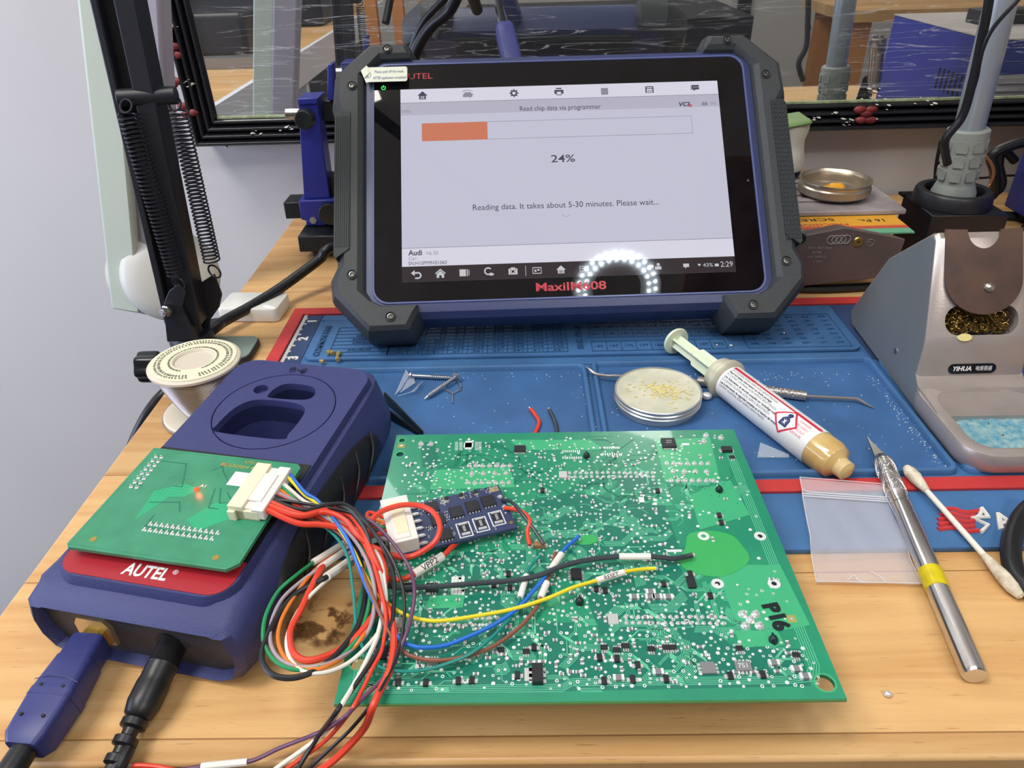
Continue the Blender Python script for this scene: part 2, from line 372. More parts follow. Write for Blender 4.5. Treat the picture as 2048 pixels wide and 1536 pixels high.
# ---------------------------------------------------------------- furniture behind the viewer, met only in the mirror and the tablet glass
DKC = mat('dark_cabinet', (24, 26, 32), .4, var=.2, scale=6); WTB = mat('white_laminate', (214, 216, 222), .4)
sbn = thing('side_bench', 'wooden side bench with white edge, seen in the mirror at left', 'bench', (-.8, -.5, -.76))
MB().box(-1.2, -1.5, -.025, -.470, .18, 0).build('bench_top', PINE, sbn); MB().box(-.478, -1.5, -.062, -.468, .18, .001).build('edge_board', WTB, sbn)
for y in (-1.3, -.85, -.4, .12): MB().box(-.50, y, -.76, -.475, y+.025, -.06).build('leg', WTB, sbn); 
tag(MB().box(-1.15, -1.35, -.74, -.53, .10, -.10).build('dark_cabinet', DKC), 'dark cabinet under the side bench, seen in the mirror', 'cabinet')
for k, (a, lab_) in enumerate((((-.92, -.62, .001, -.56, -.30, .085), 'low black case on the side bench, seen in the mirror'), ((-1.0, -1.20, .001, -.52, -.80, .20), 'tall black case at the far end of the side bench'))):
    tag(MB().box(*a[:3], *a[3:]).build('equipment_case', DKC, bevel=.01), lab_, 'case')
tag(MB().box(-.62, -.20, .0002, -.50, -.17, .02).build('metal_bar', mat('dull_steel', (150, 150, 150), .35, metal=.8)), 'dull metal bar lying across the side bench', 'bar')
CDB = mat('orange_board', (178, 118, 62), .7)
rk = thing('shelf_rack', 'orange-brown wooden rack behind the viewer, seen in the mirror', 'rack', (-.30, -.75, -.76))
for x in (-.40, -.33, -.26): MB().box(x, -.80, -.76, x+.030, -.77, .10).build('upright', CDB, rk)
for z in (-.30, -.12): MB().box(-.41, -.81, z, -.20, -.60, z+.02).build('shelf', CDB, rk)
tag(MB().box(-.18, -1.5, -.755, .66, -.95, -.02).build('black_counter', DKC), 'black counter across the room behind the viewer', 'counter')
ob = thing('wooden_table', 'pale wooden table across the room, seen in the mirror at right', 'table', (1.1, -1.1, -.76))
MB().box(.95, -1.4, -.05, 1.75, -1.0, -.02).build('tabletop', PINE, ob)
for x, y in ((.98, -1.36), (1.68, -1.36), (.98, -1.08), (1.68, -1.08)): MB().box(x, y, -.76, x+.05, y+.05, -.05).build('leg', CDB, ob)
tag(MB().box(1.05, -2.598, -.76, 1.11, -2.57, 1.2).build('dark_post', DKC), 'dark vertical post against the far wall, seen in the mirror', 'post'); tag(MB().box(.62, -2.598, -.76, .70, -2.57, 1.2).build('brown_post', mat('brown_wood', (120, 84, 62), .6)), 'brown wooden post against the far wall, seen in the mirror', 'post')
sh = thing('overhead_shelf', 'brown wooden shelf fixed to the right wall above the bench', 'shelf', (.9, .6, 1.0))
MB().box(.40, -.38, 1.00, 1.8998, .16, 1.03).build('shelf_board', mat('brown_shelf', (150, 96, 66), .6), sh); MB().box(1.87, -.38, .90, 1.8998, .16, 1.0).build('shelf_bracket', CDB, sh)
# ================================================================ silicone repair mat
BLU = mat('blue_silicone', (60, 102, 148), .58, var=.14, scale=22, bump=.15, bscale=400, wear=((96, 120, 142), .70, 110))
BLD = mat('blue_silicone_dark', (42, 62, 98), .65, var=.12, scale=30, bump=.1, bscale=400)
BLE = mat('blue_silicone_emboss_shade', (44, 78, 116), .5, var=.1, scale=60)  # same silicone, darkened: emboss shading put into the colour
REDM = mat('red_silicone', (186, 52, 52), .55, var=.1, scale=40)
WHM = mat('cream_silicone', (216, 212, 204), .6)
smat = thing('repair_mat', 'blue silicone repair mat with red border, trays and moulded pin tables', 'mat', (-.1625, .222, 0))
X0, X1 = -.1625, .335
b_ = MB().prism(rrect(X0, .222, X1, .458, .006), 0, .003, bev=.0006).build('base_sheet', BLU, smat)
mb = MB()
mb.box(X0+.0005, .4485, .0028, X1-.0005, .4575, .0048).box(X0+.0005, .2575, .0028, X1-.0005, .2660, .0048).box(X0+.0005, .2655, .0028, -.1535, .449, .0048)
mb.build('red_border', REDM, smat, bevel=.0005)
MB().box(-.1535, .2665, .003, -.1402, .448, .0034).build('ruler_strip', BLD, smat)
MB().box(.209, .3765, .003, X1-.002, .448, .0034).build('side_strip', BLD, smat)
mb = MB(); 
for i in range(120):
    y = .272+i*.00148
    if y > .447: break
    L = .0042 if i % 10 == 0 else (.0032 if i % 5 == 0 else .0021)
    mb.box(-.1525, y, .0034, -.1525+L, y+.0007, .0041)
t_ = mb.build('ruler_ticks', WHM, smat)
for i, dgt in enumerate('7654321'):
    text(dgt, .0085, frame((-.1452, .292+i*.0245, .0035), (0, 1, 0), (-1, 0, 0), (0, 0, 1)), WHM, smat, 'ruler_numeral', .0005, bold=.0003)
# raised pin table panel
pan = MB().prism(rrect(-.1385, .3855, .2065, .4375, .006), .0028, .0052, bev=.0006).build('table_panel', BLU, smat)
# tray walls: an outer ridge and an inner floor a little darker
def tray(x0, y0, x1, y1):
    def ringp(i, z): return [(x, y, z) for x, y in rrect(x0+i, y0+i, x1-i, y1-i, max(.001, .005-i), 5)]
    mb = MB(); mb.loft([ringp(0, .0028), ringp(.0002, .0060), ringp(.0008, .0066), ringp(.0022, .0066), ringp(.0028, .0060), ringp(.0032, .0032)], None, False)
    return mb.build('tray_wall', BLU, smat, ang=50)
tray(-.132, .2685, .0362, .3735); tray(.0392, .2685, .2060, .3755); tray(.2090, .2685, .330, .3735)
TFL = mat('tray_floor', (54, 94, 142), .55, var=.16, scale=30, bump=.1, bscale=300, wear=((88, 114, 142), .69, 130))
for a in ((-.131, .2695, .0352, .3725), (.0402, .2695, .2050, .3745), (.210, .2695, .329, .3725)):
    MB().box(a[0], a[1], .0029, a[2], a[3], .0033).build('tray_floor', TFL, smat)
MB().box(-.1385, .3765, .0028, .2065, .3835, .0040).build('rib', BLU, smat, bevel=.0004)
MB().box(-.1385, .4395, .0028, .200, .4465, .0042).build('rib', BLU, smat, bevel=.0005)
# moulded tables: lines and figures stand proud of the panel
mb = MB(); zt = .0052
def grid(x0, x1, y0, y1, nx, ny):
    for i in range(nx+1):
        x = x0+(x1-x0)*i/nx; mb.box(x-.00018, y0, zt, x+.00018, y1, zt+.0004)
    for j in range(ny+1):
        y = y0+(y1-y0)*j/ny; mb.box(x0, y-.00018, zt, x1, y+.00018, zt+.0004)
grid(-.0865, .0262, .3885, .4255, 9, 8); grid(-.1235, -.0865, .3885, .4255, 1, 8)
grid(.0415, .1250, .4055, .4255, 9, 2); grid(.0415, .1250, .3885, .4005, 9, 1)
grid(.1375, .2010, .3885, .4315, 1, 1)
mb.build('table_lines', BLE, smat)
TM = lambda x, y: frame((x, y, zt), (1, 0, 0), (0, 1, 0), (0, 0, 1))
TV = lambda x, y: frame((x, y, zt), (0, 1, 0), (-1, 0, 0), (0, 0, 1))
rnd = random.Random(11)
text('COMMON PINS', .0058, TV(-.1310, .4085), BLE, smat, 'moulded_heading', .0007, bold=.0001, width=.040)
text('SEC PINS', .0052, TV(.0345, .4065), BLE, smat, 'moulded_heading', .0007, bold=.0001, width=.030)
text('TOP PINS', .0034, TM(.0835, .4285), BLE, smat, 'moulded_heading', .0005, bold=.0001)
rows = ['', '', 'WEISER', 'SARGENT', 'ARROW', '', 'DOUGLAS', '']
body = ''
for j in range(8):
    y = .4255-(j+.5)*.037/8
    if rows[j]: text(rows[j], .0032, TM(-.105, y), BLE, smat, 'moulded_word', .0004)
for j in range(8):
    y = .4255-(j+.5)*.037/8
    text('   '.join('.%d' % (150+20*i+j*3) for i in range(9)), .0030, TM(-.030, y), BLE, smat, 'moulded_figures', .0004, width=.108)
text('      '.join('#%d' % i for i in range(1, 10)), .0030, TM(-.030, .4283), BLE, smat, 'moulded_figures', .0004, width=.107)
for j, y in enumerate((.4205, .4105, .3945)):
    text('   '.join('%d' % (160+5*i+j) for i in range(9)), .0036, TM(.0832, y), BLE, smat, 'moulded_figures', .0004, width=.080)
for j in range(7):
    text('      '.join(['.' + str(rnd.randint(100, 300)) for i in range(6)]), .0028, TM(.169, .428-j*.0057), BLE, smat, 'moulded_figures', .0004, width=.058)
# logo on the front apron: red wavy bars, a white zigzag and lettering
lg = MB()
for i in range(5):
    a = [P(1876+3*i*0+(4 if i < 2 else 0), 1021+i*9.5, .0032), P(1905, 1022+i*9.5-4, .0032), P(1930, 1025+i*9.5, .0032), P(1958-(0 if i in (0, 4) else 10), 1022+i*9.8, .0032)]
    lg.tube(a, .0011, 6, 5)
lg.build('logo_bars', REDM, smat)
zz = [P(*a, .0033) for a in ((1966, 1016), (1960, 1030), (1975, 1034), (1945, 1037), (1972, 1043), (1978, 1050), (1962, 1049), (1966, 1062))]
mb = MB(); mb.tube([P(*a, .0036) for a in ((1963, 1016), (1977, 1034), (1944, 1036), (1976, 1050), (1962, 1064))], .0010, 6, sm=False)
mb.tube([P(*a, .0036) for a in ((1963, 1018), (1960, 1030), (1950, 1036))], .0009, 6, sm=False)
mb.build('logo_zigzag', WHM, smat)
c = P(1988, 1045, .003)
text('Arrow', .0135, frame((c.x, c.y, .0032), (1, 0, 0), (0, 1, 0), (0, 0, 1)), WHM, smat, 'logo_lettering', .0006, 'LEFT', bold=.0004)
# ================================================================ diagnostic tablet
K = .935
RUB = mat('black_rubber', (50, 53, 54), .55, var=.06, scale=60, bump=.25, bscale=900)
RUB2 = mat('grip_rubber', (42, 46, 48), .6)
NAVY = mat('navy_plastic', (52, 60, 98), .40, bump=.04, bscale=1500)
NAVYL = mat('navy_trim', (84, 94, 138), .3)
GLS = mat('black_glass', (14, 13, 16), .02, spec=.5, var=.3, scale=50)
STEEL = mat('steel', (190, 188, 182), .28, metal=1, var=.1, scale=300)
DSTEEL = mat('dark_screw', (110, 108, 104), .35, metal=1)
tb = thing('diagnostic_tablet', 'rugged navy tablet with black corner bumpers, its screen showing a loading bar at 24%', 'tablet', None)
C0 = V((.02806163, .48097463, .08560169+.0)); C0 = CO + (C0-CO)*K
xa = V((.9992598, .03810604, -.00527011)); ya = V((-.02244918, .68888958, .72451859)); za = xa.cross(ya)
tb.matrix_world = frame(C0, xa*K, ya*K, za*K)
q = .001
# body
def rr3(x0, y0, x1, y1, r, z): return [(x*q, y*q, z*q) for x, y in rrect(x0, y0, x1, y1, r)]
MB().loft([rr3(-128, -78, 128, 84, 8, -34), rr3(-134, -92, 134, 91, 12, -31), rr3(-136, -94, 136, 92, 12, -22), rr3(-136, -93, 136, 92, 12, -6), rr3(-132, -89.5, 132, 91, 12, -1.2), rr3(-128.5, -85, 128.5, 88, 11, -.4)]).build('housing', NAVY, tb, ang=30)
MB().loft([rr3(-128, -84.2, 128, 87.5, 10, -.6), rr3(-127.6, -83.8, 127.6, 87.2, 10, .5), rr3(-126.6, -82.8, 126.6, 86.2, 9.5, .5), rr3(-126.4, -82.6, 126.4, 86, 9.5, -.6)], None, False, True).build('bezel_trim', NAVYL, tb, ang=25)
gl = MB().prism([(x*q, y*q) for x, y in rrect(-126.3, -82.5, 126.3, 85.9, 9.4)], -.0006, 0).build('front_glass', GLS, tb)
# lit display
def emis(name, rgb, k=1.0, rough=.05):
    k *= 1.18
    return mat(name, (8, 8, 8), rough, spec=.25, emit=rgb, estr=k)
SCRN = emis('screen_white', (198, 198, 216), .95)
SCR2 = emis('screen_header', (214, 212, 226), 1.0); SCR3 = emis('screen_band', (184, 182, 198), .95)
SNAV = emis('screen_navbar', (62, 54, 58), .8); SOR = emis('screen_orange', (206, 124, 96), .95)
STX = emis('screen_text', (78, 76, 92), .9); STG = emis('screen_text_grey', (142, 140, 156), .95); SICO = emis('screen_icon', (205, 205, 212), .9)
SLN = emis('screen_line', (150, 150, 165), .9); SRED = emis('screen_red', (205, 70, 80), .9)
def flat(name, x0, y0, x1, y1, z, m, par=tb):
    return MB().box(x0*q, y0*q, (z-.05)*q, x1*q, y1*q, z*q).build(name, m, par)
disp = flat('display', -108.6, -69.5, 108.4, 68, .08, SCRN)
flat('display_header', -108.6, 58, 108.4, 68, .12, SCR2, disp)
flat('display_band', -108.6, 48.6, 108.4, 57.7, .12, SCR3, disp)
flat('display_footer', -108.6, -59, 108.4, -46.5, .12, SCR2, disp)
flat('navigation_bar', -108.6, -69.5, 108.4, -59, .12, SNAV, disp)
flat('divider_line', -108.6, -46.6, 108.4, -46.2, .14, SLN, disp)
flat('divider_line', -108.6, 57.6, 108.4, 58.0, .14, SLN, disp)
mb = MB()
for a in ((-94.3, 29.2, 88.5, 29.5), (-94.3, 42.0, 88.5, 42.3), (88.2, 29.2, 88.5, 42.3)): mb.box(a[0]*q, a[1]*q, .1*q, a[2]*q, a[3]*q, .15*q)
mb.build('progress_outline', SLN, disp)
flat('progress_bar', -94.4, 29.2, -50.2, 42.3, .17, SOR, disp)
TT = lambda x, y, z=.13: frame((x*q, y*q, z*q), (1, 0, 0), (0, 1, 0), (0, 0, 1))
def tx(s, x, y, h, m, w=None, al='CENTER', bold=0, name='screen_text', sh=0): text(s, h*q*1.35, TT(x, y), m, disp, name, .00002, al, bold=bold*q, width=w*q if w else None, shear=sh)
tx('24%', -.3, 13.4, 5.6, STX, 16, bold=.06)
tx('Reading data. It takes about 5-30 minutes. Please wait...', -.1, -19.6, 4.3, STX, 123)
tx('Read chip data via programmer', -.4, 51.0, 3.8, STX, 55)
tx('VIN:', -104.6, 51.4, 2.6, STG, 7, 'CENTER')
tx('Audi', -99.8, -49.8, 3.8, STX, 9, bold=.12); tx('V6.30', -89, -50.3, 2.6, STG, 8)
tx('Car:', -101.4, -53.6, 2.6, STG, 5.6); tx('SN:H10PM9V01060', -92, -57, 2.7, STX, 25)
tx('VCI', 83.8, 50.9, 3.2, STX, 7.5, bold=.15, sh=.3); tx('o', 88.3, 50.2, 3.0, SRED, 2.4, bold=.2); tx('0V', 104.2, 50.8, 2.5, STG, 3.8)
tx('2:29', 102.7, -64.4, 3.9, SICO, 8); tx('43%', 90.5, -64.5, 2.7, SICO, 6.5)
# icons
ic = MB(); icg = MB(); nav = MB(); zi = (.10, .16)
def bx(m_, cx, cy, x0, y0, x1, y1): m_.box((cx+x0)*q, (cy+y0)*q, zi[0]*q, (cx+x1)*q, (cy+y1)*q, zi[1]*q)
def pg(m_, cx, cy, pts): m_.prism([((cx+x)*q, (cy+y)*q) for x, y in pts], zi[0]*q, zi[1]*q)
def rg(m_, cx, cy, r, w_, z=.13, a0=0, a1=360, n=24):
    ri, ro = r-w_/2, r+w_/2
    for i in range(n):
        a, b = math.radians(a0+(a1-a0)*i/n), math.radians(a0+(a1-a0)*(i+1)/n)
        m_.prism([((cx+ri*math.cos(a))*q, (cy+ri*math.sin(a))*q), ((cx+ro*math.cos(a))*q, (cy+ro*math.sin(a))*q), ((cx+ro*math.cos(b))*q, (cy+ro*math.sin(b))*q), ((cx+ri*math.cos(b))*q, (cy+ri*math.sin(b))*q)], zi[0]*q, zi[1]*q)
def house(m_, x, y, s=1):
    pg(m_, x, y, [(-3.4*s, 0), (3.4*s, 0), (0, 3.3*s)])
    for a in ((-2.3, -2.8, -.2-1.0, 0), (1.2, -2.8, 2.3, 0), (-1.3, -2.8, 1.3, -2.2), (-.2, -2.3, .2, 0), (-1.3, -1.3, 1.3, -.9), (-1.3, -.4, 1.3, 0)): bx(m_, x, y, *[k*s for k in a])
house(ic, -93.6, 63)
icg.prism([((-62.7+x)*q, (62.6+y)*q) for x, y in ((-3.4, -1.6), (3.0, -1.6), (3.0, .2), (1.8, 2.0), (-1.8, 2.0), (-3.4, .2))], zi[0]*q, zi[1]*q)
pg(icg, -62.7, 62.6, [(-3.6, 2.2), (-.5, 3.4), (3.4, 2.6), (3.4, 3.0), (-.5, 3.9), (-3.6, 2.8)]); pg(icg, -62.7, 62.6, [(1.2, -2.6), (3.8, .6), (3.3, 1.0), (1.2, -1.4)])
rg(ic, -31.3, 62.9, 1.7, 1.1)
for i in range(8):
    a = math.radians(45*i); c_, s_ = math.cos(a), math.sin(a)
    pg(ic, -31.3, 62.9, [(2.1*c_-.5*s_, 2.1*s_+.5*c_), (2.1*c_+.5*s_, 2.1*s_-.5*c_), (3.1*c_+.35*s_, 3.1*s_-.35*c_), (3.1*c_-.35*s_, 3.1*s_+.35*c_)])
for a in ((-1.9, 2.2, 1.9, 3.1), (-3.1, -1.3, -1.8, 1.6), (1.8, -1.3, 3.1, 1.6), (-3.1, .2, 3.1, 1.6), (-1.8, -2.4, 1.8, -1.9), (-1.8, -2.4, -1.4, 0), (1.4, -2.4, 1.8, 0)): bx(ic, -.6, 62.8, *a)
for a in ((-2.4, -2.6, -1.4, 2.4), (1.4, -2.6, 2.4, 2.4), (-2.4, 1.6, 2.4, 2.4), (-2.4, -2.6, 2.4, -1.8)): bx(icg, 30.6, 62.4, *a)
bx(icg, 30.6, 62.4, -1.4, -1.8, 1.4, 1.6)
tx('?', 30.6, 62.5, 3.0, SCR2, 1.6, bold=.1)
for a in ((-2.8, -2.4, -1.9, 2.4), (1.9, -2.4, 2.8, 2.4), (-2.8, .6, 2.8, 1.2), (-1.9, 1.9, 1.9, 2.6), (-1.3, -2.4, 1.3, -2.0), (-1.3, -1.0, 1.3, -.6), (-1.3, -2.4, -.9, -.6), (.9, -2.4, 1.3, -.6)): bx(ic, 61.4, 62.6, *a)
bx(ic, 92.7, 63, -2.3, -1.2, 2.8, 2.2); pg(ic, 92.7, 63, [(-1, -1.2), (.5, -1.2), (-1.2, -2.4)]); bx(ic, 92.7, 63, -2.9, -1.8, -2.6, 1.6)
bx(icg, 98.3, 50.8, -2.0, -1.2, 2.0, 1.0); bx(icg, 98.3, 50.8, -1.4, 1.0, -.5, 1.5); bx(icg, 98.3, 50.8, .5, 1.0, 1.4, 1.5)
rg(icg, -.2, -25, 2.8, .25, a0=195, a1=330, n=10)
build_split(ic, [-.0936, -.0313, -.0006, .0614, .0927], ['home_icon', 'gear_icon', 'printer_icon', 'save_icon', 'message_icon'], STX, disp)
build_split(icg, [-.0627, -.0002, .0306, .0983], ['car_icon', 'progress_ring', 'help_icon', 'battery_icon'], STG, disp)
dots = MB()
for i in (-1.2, .2, 1.6): dots.box((92.9+i)*q, 63.3*q, .15*q, (93.5+i)*q, 63.9*q, .19*q)
dots.build('icon_dots', SCR2, disp)
y_ = -64.4
pg(nav, -99.6, y_, [(-3.2, .9), (-.9, 3.0), (-.9, -1.2)]); rg(nav, -98.4, y_-.8, 1.9, 1.0, a0=-100, a1=95, n=12); bx(nav, -99.6, y_, -1, .4, 1.3, 1.5); bx(nav, -99.6, y_, -.6, -3.1, 1.2, -2.1)
pg(nav, -83.8, y_, [(-3.5, .2), (0, 3.3), (3.5, .2), (3.0, -.3), (0, 2.3), (-3.0, -.3)]); pg(nav, -83.8, y_, [(-2.4, -.3), (0, 1.8), (2.4, -.3), (2.4, -2.9), (.8, -2.9), (.8, -1.2), (-.8, -1.2), (-.8, -2.9), (-2.4, -2.9)])
bx(nav, -68.4, y_, -3, -2.3, 1.2, 2.4); bx(nav, -68.4, y_, 1.8, -2.3, 2.4, 2.4); bx(nav, -68.4, y_, 3, -1.8, 3.4, 1.9)
rg(nav, -52.8, y_+.6, 2.2, .9, a0=40, a1=330, n=16); nav.prism(circ(-50.8*q, (y_-1.6)*q, 1.7*q, 16, .9*q), zi[0]*q, zi[1]*q)
bx(nav, -36.7, y_, -2.9, -2.2, -1.6, 1.8); bx(nav, -36.7, y_, 1.6, -2.2, 2.9, 1.8); bx(nav, -36.7, y_, -2.9, -2.2, 2.9, -1.5); bx(nav, -36.7, y_, -2.9, 1.2, 2.9, 1.8); bx(nav, -36.7, y_, -1.4, 1.8, 1.4, 2.6); rg(nav, -36.7, y_-.2, 1.2, .6)
bx(nav, -28.6, y_, 0, -3.5, .3, 3.5)
for a in ((-2.9, -2.2, 2.9, -1.7), (-2.9, 1.7, 2.9, 2.2), (-2.9, -2.2, -2.5, 2.2), (2.5, -2.2, 2.9, 2.2), (-1.6, -1, -.4, .6), (.3, -.2, 1.6, 1)): bx(nav, -21.1, y_, *a)
house(nav, -5.5, y_, .9)
for a in ((-2.9, -1.6, 2.9, -1.3), (-2.9, 1.7, 2.9, 2.0), (-2.9, -1.6, -2.6, 2.0), (2.6, -1.6, 2.9, 2.0), (-1.8, .2, 1.8, .6)): bx(nav, 9.6, y_, *a)
nav.prism(circ(58*q, (y_+1.4)*q, 1.1*q, 12), zi[0]*q, zi[1]*q); bx(nav, 57.5, y_, -1.6, -2, 2.4, .1); bx(nav, 55, y_, -2.4, -.6, -.2, 1.2)
bx(nav, 76.2, y_, -1.9, -.9, 1.9, 1.4); pg(nav, 76.2, y_, [(-.8, -.9), (.4, -.9), (-.6, -1.8)])
pg(nav, 88.0-3.2, y_, [(-1.2, .9), (1.2, .9), (0, -.8)]); bx(nav, 96.2, y_, -1.3, -1.1, 1.3, .7)
build_split(nav, [-.0996, -.0838, -.0684, -.0528, -.0367, -.0286, -.0211, -.0055, .0096, .0577, .0762, .0848, .0962], ['back_icon', 'home_icon', 'recent_icon', 'browser_icon', 'camera_icon', 'divider', 'picture_icon', 'shop_icon', 'display_icon', 'person_icon', 'message_icon', 'signal_icon', 'battery_icon'], SICO, disp)
# printing on the bezel
RDI = mat('red_print', (176, 40, 52), .4)
text('UTEL', .0062, TT(-95.0, 77.6, .02), RDI, tb, 'maker_lettering', .00003, width=.0165)
text('MaxiIM608', .0078, TT(.3, -76.0, .02), RDI, tb, 'model_lettering', .00003, width=.0455, bold=.00015)
PWR = mat('power_green', (5, 30, 5), .3, emit=(60, 255, 90), estr=2.2)
mb = MB(); qq = 1.25
for i in range(20):
    a, b = math.radians(120+300*i/20), math.radians(120+300*(i+1)/20)
    mb.prism([((-120.1+r*math.cos(t))*q, (69.7+r*math.sin(t))*q) for r, t in ((1.1, a), (1.55, a), (1.55, b), (1.1, b))], 0, .06*q)
mb.box(-120.35*q, 69.9*q, 0, -119.85*q, 71.6*q, .06*q)
mb.build('power_light', PWR, tb)
flat('camera_dot', 121.8, -6.8, 123.2, -5.4, .04, DSTEEL)
# peel-off sticker
STK = mat('sticker_paper', (222, 226, 206), .5); INK = mat('blue_ink', (52, 70, 130), .5)
st = MB().prism([(x*q, y*q) for x, y in ((-134.5, 79.5), (-130.5, 83.3), (-129.3, 82.2), (-104.2, 82.2), (-103.2, 81.2), (-103.2, 72.2), (-104.2, 71.2), (-130, 71.2), (-131, 70.6))], .0046, .0049).build('sticker', STK, tb)
MB().prism([(x*q, y*q) for x, y in ((-134.5, 79.5), (-130.5, 83.3), (-128.8, 77.5), (-132.2, 74))], .0049, .0056).build('sticker_fold', STK, st)
SM = lambda x, y: frame((x*q, y*q, 4.95*q), (1, 0, 0), (0, 1, 0), (0, 0, 1))
text('Please peel off this mask', .0029, SM(-115.5, 78.6), INK, st, 'sticker_print', .00003, width=.0195)
text('AFTER application completed', .0029, SM(-115.0, 74.0), INK, st, 'sticker_print', .00003, width=.0225)
text('2', .0048, SM(-130.2, 76.5), INK, st, 'sticker_print', .00003)
mb = MB()
for i in range(24):
    a, b = math.radians(15*i), math.radians(15*i+15)
    mb.prism([((-130.2+r*math.cos(t))*q, (76.4+r*math.sin(t))*q) for r, t in ((2.3, a), (2.55, a), (2.55, b), (2.3, b))], 4.9*q, 4.98*q)
mb.build('sticker_circle', INK, st)
# bumpers
LB = [(-103, 103.5), (-98.5, 95), (-99.5, 88.6), (-121, 87.5), (-128, 84), (-131, 77), (-131, -74), (-128, -81), (-121, -84.6), (-98, -84.8), (-96, -91), (-103, -104), (-131, -104.5), (-154, -79), (-155.4, -66), (-151, -56), (-151, 49), (-155.4, 57), (-154, 80), (-130, 103.5)]
def bumper(sx):
    P_ = [(sx*x*q, y*q) for x, y in LB]
    mb = MB()
    def off(k, z):
        out = []
        n = len(P_); A = sum(P_[i-1][0]*P_[i][1]-P_[i][0]*P_[i-1][1] for i in range(n)); sg = 1 if A > 0 else -1
        for i in range(n):
            a, c, d = V(P_[i-1]), V(P_[i]), V(P_[(i+1) % n]); e1 = (c-a).normalized(); e2 = (d-c).normalized()
            m_ = (V((-e1.y, e1.x))+V((-e2.y, e2.x))).normalized()*sg
            inner = abs(P_[i][0]) < .1305 and abs(P_[i][1]) < .0852
            kk = k*(.35 if inner else 1)
            out.append((c.x+m_.x*kk*q, c.y+m_.y*kk*q, z*q))
        return out
    mb.loft([off(5, -36), off(0, -28), off(-1.2, -16), off(-.6, -6), off(2.8, 2.0), off(6, 4.4)])
    b = mb.build('corner_bumper', RUB, tb, ang=28)
    for (x, y) in ((116.6, 96), (140.5, 69), (140, -64.8), (115.6, -93.5)):
        s = MB(); M_ = MX.Translation((sx*x*q, y*q, 4.5*q))
        s.lathe([(.0033, -.001), (.0033, .0006), (.0030, .0008), (.0027, .0006), (.0026, -.0004), (.0001, -.0004)], 24, M_).build('screw_seat', RUB2, b)
        s = MB(); s.lathe([(.0001, .0002), (.0008, .0002), (.0013, .0010), (.0019, .0009), (.0021, -.0004), (.0022, -.001)], 20, M_); s.build('screw', DSTEEL, b)
    # creases moulded across the lower corners
    s = MB()
    for a, c in (((-149, -60), (-134, -80)) if False else ((-155, -72), (-138, -66)), ((-118, -104), (-111, -84))):
        pass
    # textured grip
    g = MB(); gx0, gx1 = (-151.8, -141.6)
    g.prism([(sx*x*q, y*q) for x, y in ((gx0, 46.5), (gx0+2, 49.5), (gx1, 49.5), (gx1, -47), (gx0+1.5, -53.5), (gx0, -52))], -.012, .0053)
    if sx < 0:
        n_ = 31
        for i in range(n_):
            y0 = -50+i*3.2
            for x0_ in (gx0+.6, gx0+3.0, gx0+5.4, gx0+7.8):
                for dr in (1, -1):
                    g.strip([(sx*x0_*q, (y0)*q), (sx*(x0_+1.2)*q, (y0+1.6*dr+1.6)*q), (sx*(x0_+2.4)*q, y0*q)], .00045, .0053, .0004)
    else:
        for i in range(7): g.strip([(sx*(gx0+1.1+i*1.35)*q, 46*q), (sx*(gx0+1.1+i*1.35)*q, -46*q)], .0005, .0053, .0005)
    g.build('side_grip', RUB2, b)
    return b
bumper(1); bumper(-1)
# back: port strip, kick stand
mb = MB(); mb.prism([(x*q, y*q) for x, y in rrect(-96, 60, 96, 86, 4)], -.037, -.033, bev=.001); mb.build('port_cover_strip', RUB2, tb)
def port(x, y, w_, h_, m, nm='port'): return MB().box((x-w_/2)*q, (y-h_/2)*q, -.0374, (x+w_/2)*q, (y+h_/2)*q, -.0368).build(nm, m, tb)
port(-2, 76, 14, 6, STEEL, 'usb_port'); port(-2, 76, 11, 3, GLS, 'usb_port'); port(-28, 76, 8, 3, STEEL, 'hdmi_port')
MB().cyl((-.048, .076, -.0376), (-.048, .076, -.036), .0045).build('power_socket', GLS, tb); MB().cyl((.052, .076, -.0376), (.052, .076, -.036), .002).build('audio_socket', STEEL, tb)
mb = MB(); mb.prism([(x*q, y*q) for x, y in rrect(-70, -70, 70, 50, 8)], -.036, -.033, bev=.001)
for i in range(9): mb.box(-.05, (-50+i*10)*q, -.0366, .05, (-47+i*10)*q, -.0358)
mb.build('back_plate', RUB2, tb)
# stand plate down to the mat behind
inv = tb.matrix_world.inverted()
def loc(p): return inv @ V(p)
A, B = V((0, .040, -.036)), loc((.03, .545, .0008))
mb = MB(); M_ = along(A, B, (1, 0, 0)); L_ = (B-A).length
mb.box(-.003, -.045, 0, .003, .045, L_-.0045, M_); mb.build('kick_stand', NAVY, tb, bevel=.002)
# ================================================================ key programmer (blue handheld box)
VN = mat('violet_navy_plastic', (54, 60, 108), .42, bump=.35, bscale=2600)
VND = mat('violet_navy_smooth', (44, 50, 104), .4)
BLK = mat('black_plastic', (24, 24, 27), .45, bump=.08, bscale=1200)
DKG = mat('dark_grey_panel', (58, 56, 60), .5)
REDP = mat('red_panel', (160, 34, 44), .38)
WHT = mat('white_print', (226, 224, 224), .5)
VO = V((-.185, .183, 0)); VM = rotz(VO, -12)
pr = thing('key_programmer', 'blue handheld key programmer with red name panel and empty key pocket, lying on the bench', 'programmer', VO)
def vsec(y, s=1, zt=None, dz=0):
    zt = zt if zt is not None else .0325+.05*y
    xs = [(-35, 1), (35, 1), (41.5, 4), (45, 11), (45.6, 19), (43, 28), (39.6, zt*1000-.8), (37.5, zt*1000)]
    pts = xs+[(-x, z) for x, z in reversed(xs[2:])]
    cz = .017
    return [(.0435+x*.001*s, y, max(.0006, cz+(z*.001-cz)*(s**.8))+dz) for x, z in pts]
mb = MB(VM)
